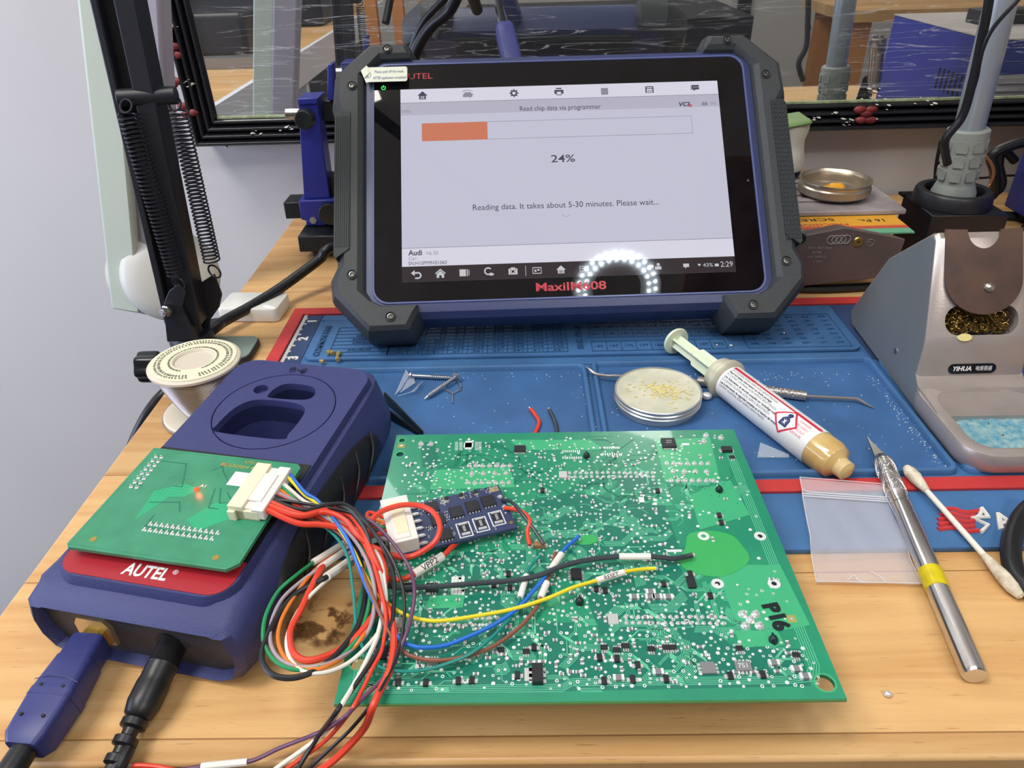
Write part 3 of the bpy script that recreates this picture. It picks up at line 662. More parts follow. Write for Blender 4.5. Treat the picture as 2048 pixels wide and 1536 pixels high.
mb.loft([vsec(-.0005, .86, .0275), vsec(-.0040, .865, .0275), vsec(-.0058, .89, .0285), vsec(-.0035, .96, .0300), vsec(.004, 1, .0335), vsec(.012, 1.0), vsec(.06), vsec(.125), vsec(.137, .985), vsec(.146, .93), vsec(.1515, .84), vsec(.153, .70)])
body = mb.build('housing', VN, pr, ang=32)
def slab(z0, dz0, poly, name, m, par=pr, taper=1.0, k=.05, thick=.003, sub=None):
    "prism following the sloping top: poly in mm"
    mb = MB(VM); n = len(poly); cx = sum(p[0] for p in poly)/n; cy = sum(p[1] for p in poly)/n
    top = lambda x, y, d: (x*.001, y*.001, .0355+k*y*.001+d)
    mb.loft([[top(x, y, z0) for x, y in poly], [top(x, y, z0+dz0*.6) for x, y in poly], [top(cx+(x-cx)*taper, cy+(y-cy)*taper, z0+dz0) for x, y in poly]])
    return mb.build(name, m, par, ang=35)
deck = slab(-.012, .0125, rrect(7.5, 1.5, 81.5, 147, 11, 8), 'top_deck', VN, taper=.975)
# pockets cut into deck and housing
def pk(poly, d=.03): 
    if len(poly) < 12: poly = [(p.x, p.y) for p in smooth([V((a[0], a[1], 0)) for a in poly], 4, True)]
    m_ = MB(VM); m_.prism([(x*.001, y*.001) for x, y in poly], .060-d, .060); return m_
pocket = [(27, 87.5), (58, 87.5), (60.5, 92), (61, 106), (57, 112.5), (44, 114), (32, 112.5), (26, 105), (24.5, 92)]
sq2 = [(37, 117), (40, 115.5), (55, 116.5), (59, 119), (59, 123), (55, 127.5), (43, 128), (38, 124)]
ring_cut = MB(VM); zz_ = lambda y: .0355+.05*y
rings = []
for i in range(64):
    a = 2*math.pi*i/64; c_, s_ = math.cos(a), math.sin(a); y = .1073+.0283*s_
    rings.append([(.0455+(.0283+dx)*c_, .1073+(.0283+dx)*s_, zz_(y)+dz) for dx, dz in ((-.0003, -.0009), (.0003, -.0009), (.0003, .002), (-.0003, .002))])
ring_cut.loft(rings, None, False, True)
C1, C2, C3 = pk(pocket, .042), pk(sq2, .030), pk(circ(31, 121.3, 3.6, 20), .026)
cut(deck, [C1, C2, C3, ring_cut]); cut(body, [pk(pocket, .042), pk(sq2, .030)])
slab(.0003, .0005, [(x, y) for x, y in rrect(10, 4.2, 79.5, 30, 8, 8)], 'name_panel', REDP)
slab(.0003, .0007, [(8.8, 20), (80, 20), (80, 73.5), (8.8, 73.5)], 'card_bay', BLK, taper=1)
# maker's lettering: x runs along the box width
tilt = VM @ MX.Translation((.0455, .0093, .0355+.05*.0093+.0009)) @ MX.Rotation(math.atan(.05), 4, 'X')
text('AUTEL', .0074, tilt, WHT, pr, 'maker_lettering', .0001, width=.0180, bold=.00018)
text('®', .0028, tilt @ MX.Translation((.0107, .0018, 0)), WHT, pr, 'maker_lettering', .0001)
nf = MB(VM)
for r in (.0019, .0031, .0043):
    for sgn in (0, 180):
        pts = [(.0420+r*math.cos(math.radians(sgn+t)), .1395+r*.8*math.sin(math.radians(sgn+t)), .0356+.05*.1395+.0006) for t in range(-50, 51, 10)]
        nf.tube(pts, .00028, 5, sm=False)
nf.sph((.0420, .1395, .0355+.05*.1395+.0005), .0006, 8)
nf.build('contactless_mark', mat('dark_mark', (30, 34, 66), .5), pr)
# side grips
def grip(sx):
    mb = MB(VM); rings = []
    for i in range(15):
        t = i/14; y = .022+.098*t; w_ = math.sin(math.pi*min(1, max(0, t*.96+.02)))**.35
        rings.append([(.0435+sx*x, y, z) for x, z in ((.0410, .0165-.0125*w_), (.0462, .0165-.008*w_), (.0473, .0175), (.0458, .0195+.0085*w_), (.0432, .0195+.0125*w_), (.0395, .0195+.0125*w_*.9))])
    g = mb.loft(rings).build('side_grip', BLK, pr, ang=40)
    m2 = MB(VM)
    for k in range(5):
        y = .034+k*.017
        m2.tube([(.0435+sx*.0448, y+.013, .029), (.0435+sx*.0471, y+.009, .022), (.0435+sx*.0473, y+.003, .0155), (.0435+sx*.0460, y-.001, .009)], .00065, 6)
    m2.build('grip_rib', BLK, g)
grip(1); grip(-1)
MB(VM).loft([vsec(-.0014, .855, .0274), vsec(-.0006, .855, .0274)]).build('port_panel', DKG, pr)
# sockets on the front face
up = P(205, 1243, .0145); dp = P(352, 1262, .0145)
BRS = mat('gold_plating', (186, 158, 84), .32, metal=.9)
VI = VM.inverted()
ul, dl = VI @ up, VI @ dp
m_ = MB(VM); m_.prism([(ul.x-.0075, 0), (ul.x+.0075, 0), (ul.x+.0075, .010), (ul.x+.0055, .0135), (ul.x-.0055, .0135), (ul.x-.0075, .010)], 0, .011, frame((0, .0096, .0072), (1, 0, 0), (0, 0, 1), (0, -1, 0)) if False else frame((0, -.0010, .0078), (1, 0, 0), (0, 0, 1), (0, -1, 0)) @ MX.Diagonal((1, .95, .18, 1)))
m_.build('usb_socket', mat('socket_metal', (206, 186, 150), .35, metal=.8), pr)
m_ = MB(VM); m_.lathe([(.0025, 0), (.0052, 0), (.0052, .0012), (.0025, .0012)], 20, frame((dl.x, -.0010, .0135), (1, 0, 0), (0, 0, 1), (0, -1, 0))); m_.build('power_socket', BLK, pr)
# ---------------------------------------------------------------- blue USB cable
BLC = mat('blue_plug_plastic', (50, 56, 112), .42, bump=.05, bscale=1500)
CBL = mat('black_cable_jacket', (26, 27, 29), .38)
usb = thing('usb_cable', 'blue square USB plug with black lead, plugged into the front of the key programmer', 'cable', VO+V((.02, -.03, 0)))
axd = V((VM.col[1][0], VM.col[1][1], 0)).normalized()
tipw = VM @ V((ul.x, .004, .0135)); endp = P(50, 1500, .0095)
Mu = along(tipw, endp); Lu = (endp-tipw).length
mb = MB(); mb.prism([(-.0042, -.0052), (.0042, -.0052), (.0042, .0026), (.0028, .0042), (-.0028, .0042), (-.0042, .0026)], .0, .0125, Mu); mb.build('plug_shell', BRS, usb, bevel=.0003)
def sec(w_, h_, z, r=.002): return [(x, y, z) for x, y in rrect(-w_/2, -h_/2, w_/2, h_/2, r, 3)]
mb = MB(); mb.loft([sec(.0115, .0105, .010), sec(.0122, .0112, .011), sec(.0126, .0114, .0185), sec(.0134, .0118, .0190), sec(.0158, .0128, .034), sec(.0158, .0128, Lu*.63), sec(.0150, .0122, Lu-.010), sec(.0140, .0118, Lu-.003), sec(.0108, .0095, Lu)], Mu)
hb = mb.build('plug_body', BLC, usb, ang=30)
dt = MB()
for a in ((-.004, Lu*.62), (.004, Lu*.62), (-.0042, Lu*.83), (.0036, Lu*.83)): dt.cyl(Mu @ V((a[0], .0055, a[1])), Mu @ V((a[0], .0066, a[1])), .0006)
dt.build('grip_dots', BLK, hb)
dt = MB(); dt.tube([Mu @ V(p) for p in ((-.0079, .0058, Lu*.58), (-.003, .0066, Lu*.555), (.003, .0066, Lu*.555), (.0079, .0058, Lu*.58))], .00014, 5, sm=False); dt.build('seam', VND, hb)
dd = (endp-tipw).normalized()
MB().tube([endp-dd*.003, endp+dd*.012, endp+dd*.03+V((0, 0, -.006)), endp+dd*.05+V((.0, -.01, -.03))], .0042, 12).build('lead', CBL, usb)
# ---------------------------------------------------------------- power lead
pw = thing('power_lead', 'black round power plug and lead entering the right socket of the key programmer', 'cable', VO+V((.06, -.03, 0)))
t0 = VM @ V((dl.x, .006, .0135)); t1 = P(272, 1440, .0075)
Mp = along(t0, t1); Lp = (t1-t0).length
mb = MB(); mb.lathe([(.0001, 0), (.0036, 0), (.0040, .004), (.0050, .007), (.0053, .015), (.0055, .0154), (.0053, .0158), (.0055, .0175), (.0053, .0179), (.0055, .0195), (.0053, .0199), (.0057, .023), (.0057, .029), (.0048, .033), (.0030, .0345), (.0001, .0345)], 28, Mp, True); mb.build('plug_body', CBL, pw, ang=50)
mb = MB(); z = .034
prof = [(.0001, z)]
for i in range(5):
    rr = .0043-.0003*i
    prof += [(rr*.62, z), (rr, z+.0007), (rr, z+.0030), (rr*.62, z+.0037)]; z += .0058
prof += [(.0001, z)]
mb.lathe(prof, 20, Mp); mb.build('strain_relief', CBL, pw, ang=40)
d3 = (t1-t0).normalized(); q0 = Mp @ V((0, 0, z-.004))
MB().tube([Mp @ V((0, 0, .033)), q0, P(255, 1500, .006), P(238, 1536, .005), P(228, 1580, -.004), P(222, 1640, -.02)], .0023, 10).build('lead', CBL, pw)
# ---------------------------------------------------------------- adapter board plugged on top
GRN = mat('green_solder_mask', (44, 128, 92), .32, var=.04, scale=90, rgb2=(52, 138, 102), coat=.3)
GRND = mat('green_mask_dark', (24, 112, 84), .32); GRNB = mat('green_mask_bright', (40, 160, 112), .3)
EDG = mat('board_edge', (150, 150, 108), .6)
SLD = mat('solder', (222, 224, 222), .25, metal=.55)
AM = VM @ MX.Translation((.0118, .0108, .0405)) @ MX.Rotation(math.radians(1.0), 4, 'Z') @ MX.Rotation(math.atan(.05), 4, 'X')
AW, AH = .0688, .0563
ab = thing('adapter_board', 'small green adapter circuit board with glowing red light on top of the key programmer', 'circuit board', tuple(AM @ V((AW/2, AH/2, -.004))))
ap = MB(AM).prism([(0, .0015), (.0015, 0), (AW-.0035, 0), (AW, .0035), (AW, AH-.002), (AW-.002, AH), (0, AH)], 0, .0014).build('board', GRN, ab)
MB(AM).prism([(0.0001, .0015), (.0015, .0001), (AW-.0035, .0001), (AW-.0001, .0035), (AW-.0001, AH-.002), (AW-.002, AH-.0001), (.0001, AH-.0001)], -.0002, .00005).build('board_core', EDG, ab)
MB(AM).box(.012, .020, -.0048, .058, .026, 0).build('header_socket', BLK, ab)
# zones of thinner mask
mb = MB(AM); mb.prism([(.018, .016), (.024, .030), (.030, .031), (.034, .036), (.026, .038), (.016, .032)], .0014, .00143); mb.prism([(.038, .020), (.044, .030), (.056, .032), (.060, .027), (.052, .021), (.045, .015)], .0014, .00143); mb.build('copper_area', GRNB, ap)
tr = MB(AM)
for pts in ([(9, 49), (20, 49), (26, 36), (22, 36)], [(33, 47), (36, 50), (38, 47), (44, 41), (50, 42)], [(42, 38), (46, 30), (50, 31), (60, 31)], [(40, 37), (43, 27), (47, 27)], [(46, 36), (49, 33), (60, 34), (60, 28), (64, 24)], [(18, 26), (30, 28), (33, 23)], [(24, 20), (24, 14), (50, 13)], [(50, 48), (50, 40), (54, 36)], [(5, 33), (7, 35), (9, 34)]):
    tr.strip([(x*.001, y*.001) for x, y in pts], .0006, .0014, .00004, None)
tr.build('track', GRND, ap)
vi = MB(AM)
for j in range(8):
    for i in range(8): vi.prism(circ(.018+i*.0016, .030+j*.0015, .0002, 6), .0014, .00146)
x = .0012
while x < AW-.003:
    vi.prism(circ(x, .0014, .00018, 6), .0014, .00146); vi.prism(circ(x, AH-.0012, .00018, 6), .0014, .00146); x += .0012
y = .003
while y < AH-.002: vi.prism(circ(.0012, y, .00018, 6), .0014, .00146); vi.prism(circ(AW-.0012, y, .00018, 6), .0014, .00146); y += .0012
vi.build('via_holes', GRND, ap)
for i in range(8):
    for dx in (0, .0026):
        x, y = .0047+dx+.0001*i, .0508-i*.0026
        m_ = MB(AM); m_.sph((x, y, .0014), .00088, 10, (1, 1, .8)); m_.cyl((x, y, .0018), (x, y, .0028), .0003, n=8); m_.build('pin', SLD, ab)
for i in range(13):
    for dy in (0, -.0030):
        x, y = .0255+i*.00233+(-.0006 if dy else 0), .0153+dy
        m_ = MB(AM); m_.sph((x, y, .0014), .0009, 8, (1, .9, .45)); m_.box(x-.0003, y-.0010, .0014, x+.0003, y+.0010, .0020); m_.build('pin', SLD, ab)
for x, y in ((.0085, .005), (.059, .0045)):
    m_ = MB(AM); m_.prism(circ(x, y, .0012), .0014, .0015); m_.build('fiducial', BRS, ab)
AT = lambda x, y, z=.0015: AM @ frame((x, y, z), (1, 0, 0), (0, 1, 0), (0, 0, 1))
GLD = mat('gold_print', (150, 152, 84), .5)
text('APB131_V3', .0030, AT(.0500, .0538), GLD, ab, 'board_lettering', .00004, width=.0125)
text('E305654 4001 94V-0', .0026, AT(.0495, .0508), GLD, ab, 'board_lettering', .00004, width=.0215, bold=.00005); text('RU', .0026, AT(.0365, .0510), mat('orange_print', (176, 130, 70), .5), ab, 'board_lettering', .00004, bold=.0001)
MB(AM).prism([(.0432, .0400), (.0545, .0400), (.0545, .0478), (.0432, .0478)], .0014, .00155).build('paper_label', WHT, ab)
led = MB(AM).box(.0322, .0345, .0014, .0338, .0361, .0022).build('red_light', mat('red_led', (60, 5, 0), .3, emit=(255, 60, 30), estr=4), ab)
lo = AM @ V((.033, .0353, .0045)); l = lamp('red_light_glow', 'POINT', lo, (0, 0, 0), .0022, (1, .06, .03), .001)
lo2 = AM @ V((.0345, .0372, .0014)); text('A1', .0024, AT(.0345, .0378), WHT, ab, 'board_lettering', .00004)
# board header (cream) and the plug pushed into it (white, part of the harness)
CRM = mat('cream_nylon', (226, 218, 186), .45); NYL = mat('white_nylon', (224, 218, 212), .4)
x0, x1, y0, y1 = .0545, .0665, .0235, .0480
mb = MB(AM); mb.box(x0, y0, .0014, x0+.0062, y1, .0080).box(x0+.001, y0, .0014, x1, y0+.0012, .0060).box(x0+.001, y1-.0012, .0014, x1, y1, .0060).box(x0, y0-.0012, .0014, x0+.003, y0, .0060).box(x0+.001, y0, .0014, x1, y1, .0024)
for i in range(10): mb.box(x0-.0007, y0+.0014+i*.0023, .0014, x0, y0+.0024+i*.0023, .0060)
mb.build('header_housing', CRM, ab, bevel=.0002)
# ================================================================ big green control-unit board, pads up
PZ = .0240
c_tl, c_tr, c_br, c_bl = P(788, 867, PZ), P(1470, 862, PZ), P(1682, 1398, PZ), P(668, 1408, PZ)
bo = (c_bl*2+(c_tl-(c_tl-c_bl)))/3 if False else c_bl
bxax = (c_br-c_bl).normalized(); BW = ((c_br-c_bl).length+(c_tr-c_tl).length)/2
byax = V((-bxax.y, bxax.x, 0)); BH = ((c_tl-c_bl).dot(byax)+(c_tr-c_br).dot(byax))/2
BM = frame(bo, bxax, byax, (0, 0, 1)); BI = BM.inverted()
def B(px, py): q_ = BI @ P(px, py, PZ); return (q_.x, q_.y)
PCB = mat('board_green', (36, 140, 102), .24, rgb2=(32, 128, 98), var=.04, scale=45, coat=.5)
PCBD = mat('board_green_deep', (24, 112, 92), .24, coat=.5); PCBL = mat('board_green_light', (62, 168, 118), .24, coat=.5)
TRL = mat('board_track', (96, 190, 150), .3); SMEAR = mat('bright_lacquer', (58, 166, 92), .22, coat=.5)
PAD = mat('tinned_pad', (228, 232, 230), .3, metal=.25); CHP = mat('chip_black', (34, 36, 40), .4); GRY = mat('chip_grey', (120, 122, 124), .45)
MARK = mat('marker_ink', (18, 26, 30), .45)
eb = thing('control_unit_board', 'large green circuit board crowded with solder pads, marked P16, raised in the foreground', 'circuit board', (bo.x+BW/2, bo.y+BH/2, 0))
bd = MB(BM).prism([(0, 0), (BW, 0), (BW, BH), (0, BH)], -.0016, 0).build('board', PCB, eb)
holes = []
for px, py, r in ((804, 881, .0014), (800, 909, .0018), (717, 1326, .0027), (742, 1377, .0020), (1650, 1366, .0030)):
    x, y = B(px, py); m_ = MB(BM); m_.prism(circ(x, y, r, 24), -.004, .002); holes.append(m_)
cut(bd, holes)
holes2 = holes
for px, py, r in ((804, 881, .0014), (800, 909, .0018), (717, 1326, .0027), (742, 1377, .0020), (1650, 1366, .0030)):
    x, y = B(px, py); MB(BM).lathe([(r, -.0016), (r, .0001), (r+.0006, .0001), (r+.0006, -.0001)], 24, MX.Translation((x, y, 0))).build('hole_rim', PCBL, bd)
MB(BM).prism([(-.00008, -.00008), (BW+.00008, -.00008), (BW+.00008, BH+.00008), (-.00008, BH+.00008)], -.0014, -.0003).build('board_core', mat('board_core', (120, 170, 96), .6), eb)
cut(eb.children[-1] if False else [c for c in eb.children if c.name.startswith('board_core')][0], holes)
# connector housings and relays under the board carry it
for a in ((.015, .10, .060, .125), (.10, .10, .150, .125), (.03, .015, .07, .035), (.10, .015, .14, .035)):
    MB(BM).box(a[0], a[1], -PZ+.0072 if a[1] > .05 else -PZ+.0002, a[2], a[3], -.0016).build('connector_housing', BLK, eb, bevel=.001)
ZC = 0.0
# copper areas of another tone
def zone(pts, m, nm='copper_area', h=.00003):
    global ZC
    for p in pts: ZC += .000006; MB(BM).prism([B(*a) for a in p], 0, h+ZC).build(nm, m, bd)
zone([[(905, 1105), (1090, 1100), (1105, 1190), (890, 1165)], [(740, 1245), (1150, 1245), (1160, 1290), (1330, 1265), (1450, 1290), (1600, 1298), (1622, 1372), (760, 1390), (775, 1340)],
      [(850, 1170), (1080, 1180), (1060, 1232), (800, 1235)], [(1060, 1000), (1150, 985), (1330, 1010), (1360, 1100), (1180, 1130), (1090, 1090)], [(1150, 1130), (1350, 1120), (1400, 1200), (1460, 1290), (1200, 1270)],
      [(1240, 945), (1300, 955), (1340, 985), (1300, 1000), (1230, 975)], [(840, 885), (870, 885), (880, 925), (845, 935)]], PCBD)
zone([[(1430, 1130), (1560, 1130), (1620, 1250), (1560, 1262), (1470, 1240)], [(1310, 880), (1420, 875), (1440, 960), (1330, 965)], [(1020, 880), (1180, 880), (1210, 900), (1040, 900)], [(870, 940), (1020, 935), (1030, 975), (860, 980)],
      [(1380, 990), (1460, 960), (1500, 1030), (1400, 1060)], [(860, 1192), (930, 1190), (925, 1215), (850, 1218)], [(1470, 1262), (1555, 1262), (1570, 1290), (1480, 1296)]], PCBL, h=.00005)
def blob(cx, cy, rx, ry, sd):
    return [(cx+rx*math.cos(a)*(1+.10*math.sin(3*a+sd)+.06*math.sin(5*a)), cy+ry*math.sin(a)*(1+.10*math.sin(2*a+sd))) for a in [2*math.pi*i/28 for i in range(28)]]
zone([blob(1425, 1108, 66, 50, 1), blob(1172, 1080, 22, 11, 2)], SMEAR, 'lacquer_smear', .00012)
# tracks
rnd = random.Random(5)
tr = MB(BM); trd = MB(BM)
def inb(x, y, m=.003): return m < x < BW-m and m < y < BH-m
def bundle(mbx, x, y, n, L, a0, kinks, w_=.00022, sp=.00062):
    pts = [(x, y)]; a = a0
    for k in range(kinks+1):
        l_ = L*rnd.uniform(.4, 1); x += l_*math.cos(math.radians(a)); y += l_*math.sin(math.radians(a)); pts.append((x, y)); a += rnd.choice((-45, 45))
    for i in range(n):
        o_ = (i-n/2)*sp; nx_, ny_ = -math.sin(math.radians(a0+20))*o_, math.cos(math.radians(a0+20))*o_
        pp = [(px_+nx_, py_+ny_) for px_, py_ in pts]
        if all(inb(*p_) for p_ in pp): mbx.strip(pp, w_, 0, .00008)
for i in range(210):
    x, y = rnd.uniform(.01, BW-.01), rnd.uniform(.006, BH*.72)
    if x > BW*.74 and BH*.33 < y < BH*.60: continue
    bundle(tr, x, y, rnd.choice((1, 2, 3, 5, 7)), rnd.uniform(.003, .011), rnd.choice((0, 0, 90, 45, 135, 180)), rnd.choice((1, 2, 2, 3)))
for i in range(60):
    x, y = rnd.uniform(.008, BW-.01), rnd.uniform(BH*.6, BH*.97)
    bundle(trd, x, y, rnd.choice((1, 1, 2, 3)), rnd.uniform(.006, .02), rnd.choice((0, 90, 45, 180)), rnd.choice((1, 2, 3)), .00025, .0009)
for k in range(5):      # long tracks round the rim
    o_ = .0045+k*.0008
    tr.strip([(o_, .02), (o_, o_), (.014+k*.0003, o_*.8), (BW*.45, o_*.8), (BW*.47, o_*.8+.002), (BW*.9, o_*.8+.002), (BW-o_-.002, o_*.8+.003), (BW-o_, .012), (BW-o_, BH*.9)], .00022, 0, .00008)
for pts in ([(1435, 1078), (1395, 1100), (1374, 1125)], [(1429, 1095), (1388, 1128)], [(1300, 1096), (1340, 1098), (1405, 1096)]): trd.strip([B(*a) for a in pts], .0005, 0, .0002)
tr.build('tracks', TRL, bd); trd.build('dark_tracks', PCBD, bd)
# solder dots and vias, thickest in the lower half
dots = MB(BM); vias = MB(BM); vh = MB(BM)
busy = []
def dens(x, y):
    u, v = x/BW, y/BH
    if u > .74 and .30 < v < .60: return .10
    if u > .84 and v >= .2: return .18
    if u > .82 and v < .42 and v > .16: return .05
    if v > .93: return .25
    if v > .60: return .50
    if v > .42: return .72
    return .95
for i in range(4600):
    x, y = rnd.uniform(.004, BW-.005), rnd.uniform(.0045, BH-.004)
    if rnd.random() > dens(x, y): continue
    if x < .012 and rnd.random() < .7: continue
    r = rnd.choice((.00055, .00065, .00075, .0005))
    if any((x-a)**2+(y-b)**2 < (r+c+.00035)**2 for a, b, c in busy): continue
    busy.append((x, y, r))
    if rnd.random() < .45: dots.prism(circ(x, y, r, 9), 0, .0002, top=circ(x, y, r*.8, 9))
    else:
        vias.prism(circ(x, y, r*.85, 9), 0, .00012); vh.prism(circ(x, y, r*.42, 6), .00005, .00016)
# solder joints in rows
jt = MB(BM)
def row(p0, p1, n, r=.0009, m_=jt, h=.7):
    for i in range(n):
        t = i/(n-1) if n > 1 else 0; x, y = B(p0[0]+(p1[0]-p0[0])*t, p0[1]+(p1[1]-p0[1])*t)
        m_.sph((x, y, 0), r, 8, (1, 1, h)); m_.cyl((x, y, 0), (x, y, r*1.1), r*.4, r*.3, n=6)
row((1139, 946), (1305, 946), 16); row((1139, 954), (1307, 954), 16)
row((1251, 1234), (1443, 1234), 16); row((1253, 1246), (1446, 1247), 16)
row((804, 1240), (1010, 1236), 15); row((804, 1252), (1002, 1250), 15)
row((938, 932), (1020, 932), 7, .0013); row((936, 966), (1018, 966), 7, .0013); row((944, 948), (1012, 947), 4, .0014)
row((1333, 928), (1416, 928), 7, .0013); row((1346, 944), (1413, 944), 4, .0014); row((1342, 962), (1427, 962), 7, .0013)
for a in ((1485, 1229), (1511, 1229), (1501, 1240), (1491, 1252), (1519, 1252)): row(a, a, 1, .0018)
for a in ((1412, 872), (1442, 876), (1408, 884), (842, 889), (862, 889)): row(a, a, 1, .0016)
for px, py in ((1126, 951), (797, 1247), (1226, 1240)):
    x, y = B(px, py); jt.box(x-.0018, y-.0022, 0, x+.0018, y+.0022, .0007)
jt.build('solder_joints', SLD, eb, kind='stuff')
dots.build('solder_dots', PAD, eb, kind='stuff'); vias.build('vias', PAD, eb, kind='stuff'); vh.build('via_holes', PCBD, eb, kind='stuff')
# big ringed holes
for px, py in ((1407, 1073), (1520, 1073), (1435, 1168), (1548, 1168)):
    x, y = B(px, py); m_ = MB(BM); m_.lathe([(.0010, 0), (.0010, .0003), (.0023, .0003), (.0023, 0)], 24, MX.Translation((x, y, 0))); m_.build('ringed_hole', PAD, eb)
    MB(BM).prism(circ(x, y, .0010, 16), 0, .0001).build('ringed_hole', MARK, eb)
# small passives
pas = MB(BM); pe = MB(BM)
def passive(x, y, w_=.0020, h_=.0011, rot=0, m1=pas, m2=pe):
    if rot: w_, h_ = h_, w_
    z = min(w_, h_)*.55
    if rot: m2.box(x-w_/2, y-h_/2, 0, x+w_/2, y-h_*.26, z).box(x-w_/2, y+h_*.26, 0, x+w_/2, y+h_/2, z); m1.box(x-w_/2, y-h_*.26, 0, x+w_/2, y+h_*.26, z*.95)
    else: m2.box(x-w_/2, y-h_/2, 0, x-w_*.26, y+h_/2, z).box(x+w_*.26, y-h_/2, 0, x+w_/2, y+h_/2, z); m1.box(x-w_*.26, y-h_/2, 0, x+w_*.26, y+h_/2, z*.95)
n = 0
while n < 230:
    x, y = rnd.uniform(.008, BW-.008), rnd.uniform(.006, BH*.95)
    if rnd.random() > dens(x, y)*(.8 if y < BH*.3 else .6): continue
    passive(x, y, rot=rnd.random() < .3, w_=rnd.choice((.0016, .0020, .0024))); n += 1
pas.build('chip_resistors', GRY, eb, kind='stuff'); pe.build('resistor_ends', PAD, eb, kind='stuff')
# rows of bare gull-wing pads
pd = MB(BM)
def pads(p0, p1, n, w_=.0005, h_=.0016):
    for i in range(n):
        t = i/(n-1); x, y = B(p0[0]+(p1[0]-p0[0])*t, p0[1]+(p1[1]-p0[1])*t); pd.box(x-w_/2, y-h_/2, 0, x+w_/2, y+h_/2, .0002)
pads((1126, 903), (1159, 903), 9); pads((1126, 916), (1162, 916), 9); pads((1207, 896), (1238, 896), 9); pads((1206, 909), (1243, 909), 9)
pads((906, 1160), (926, 1160), 4, .0011, .003); pads((905, 1183), (926, 1184), 4, .0011, .003)
for i in range(6): pads((913, 885+i*3), (922, 885+i*3), 2, .0015, .0004); pads((953, 885+i*3), (960, 885+i*3), 2, .0015, .0004)
x, y = B(937, 891); pd.box(x-.0016, y-.0032, 0, x+.0016, y+.0032, .0003); pd.box(x-.0022, y-.0018, 0, x+.0022, y+.0018, .0003)
for px, py, w_, h_ in ((1283, 1000, .0022, .0032), (1371, 889, .0035, .0014), (1348, 1102, .006, .0012), (1310, 1000, .0015, .0015), (1310, 1008, .0015, .0015), (1337, 992, .0015, .0012)):
    x, y = B(px, py); pd.box(x-w_/2, y-h_/2, 0, x+w_/2, y+h_/2, .0002)
pd.build('bare_pads', PAD, eb, kind='stuff')
# chips: (px, py, width, depth, height, leg side, legs, print)
def chip(px, py, w_, d_, h_, legs=0, side='y', lab=None, m=CHP):
    x, y = B(px, py); c = MB(BM).box(x-w_/2, y-d_/2, .0001, x+w_/2, y+d_/2, h_).build('chip', m, eb, bevel=.0001, seg=1)
    if legs:
        g = MB(BM)
        for i in range(legs):
            t = (i+.5)/legs-.5
            for s_ in (-1, 1):
                if side == 'y': a = x+t*w_*.94; g.box(a-w_*.28/legs, min(s_*d_/2, s_*(d_/2+.0011))+y, 0, a+w_*.28/legs, max(s_*d_/2, s_*(d_/2+.0011))+y, .0004)
                else: a = y+t*d_*.94; g.box(min(s_*w_/2, s_*(w_/2+.0010))+x, a-d_*.28/legs, 0, max(s_*w_/2, s_*(w_/2+.0010))+x, a+d_*.28/legs, .0004)
        g.build('chip_legs', SLD, c)
    if lab: text(lab, min(d_*.7, w_/len(lab)*1.4), BM @ frame((x, y, h_+.00002), (1, 0, 0), (0, 1, 0), (0, 0, 1)), PAD, c, 'chip_marking', .00002)
    return c
chip(1040, 900, .0052, .0044, .0012, 8); chip(1337, 889, .0064, .0064, .0015, 6, 'y')
for k, s_ in enumerate(('TIC12', 'A3-16')): text(s_, .0010, BM @ frame((B(1337, 886+k*4)[0], B(1337, 886+k*4)[1], .00153), (1, 0, 0), (0, 1, 0), (0, 0, 1)), PAD, eb, 'chip_marking', .00002)
chip(1453, 902, .0046, .0030, .0018, 2, 'x'); chip(1464, 916, .0022, .0018, .001, 2); chip(1152, 1152, .0040, .0048, .0018, 4, 'x')
chip(1075, 1352, .0036, .0070, .0022, 3, 'x'); x, y = B(1058, 1350); MB(BM).box(x-.0015, y-.0024, 0, x+.0012, y+.0024, .0004).build('chip_tab', SLD, eb)
for px in (816, 864): chip(px, 1178, .0044, .0036, .0014, 4, 'y')
chip(764, 1308, .0040, .0050, .0015, 3, 'x'); chip(1382, 1167, .0030, .0052, .0012, 0, lab=None)
for a in ((1002, 1302), (1052, 1305), (1208, 1297), (1233, 1302), (1251, 1294), (1302, 1300), (1331, 1297), (1345, 1297), (1478, 1299), (1591, 1312)): chip(a[0], a[1], .0024, .0017, .0011, 3, 'y')
for a in ((797, 1367), (852, 1368), (917, 1364), (944, 1363), (1199, 1317), (1234, 1320), (1275, 1333), (1208, 1364), (1265, 1361), (1332, 1360), (1460, 1354), (1525, 1352), (1068, 1297), (1035, 1353), (1085, 983), (1315, 984), (1380, 1150), (1327, 1170), (1192, 1180), (1210, 1183), (1017, 1150), (1020, 1178), (988, 1172), (1438, 1033), (1442, 1047), (1420, 1194)): chip(a[0], a[1], .0017, .0026, .0012, 1, 'x')
chip(1486, 1335, .0052, .0034, .0010, 4, 'y', '751', GRY); chip(1416, 1338, .0046, .0044, .0010, 3, 'x', None, GRY); chip(866, 1326, .0040, .0024, .001, 4, 'y', None, GRY)
for a in ((1300, 1196), (1268, 1196), (1314, 1196), (1336, 1196), (1301, 1186), (1316, 1346), (1592, 1340), (1610, 1355), (1237, 1358), (1547, 1328)): 
    x, y = B(*a); m1, m2 = MB(BM), MB(BM); passive(x, y, .0036, .0021, 0, m1, m2); c = m1.build('ceramic_part', GRY, eb); m2.build('part_ends', PAD, c)
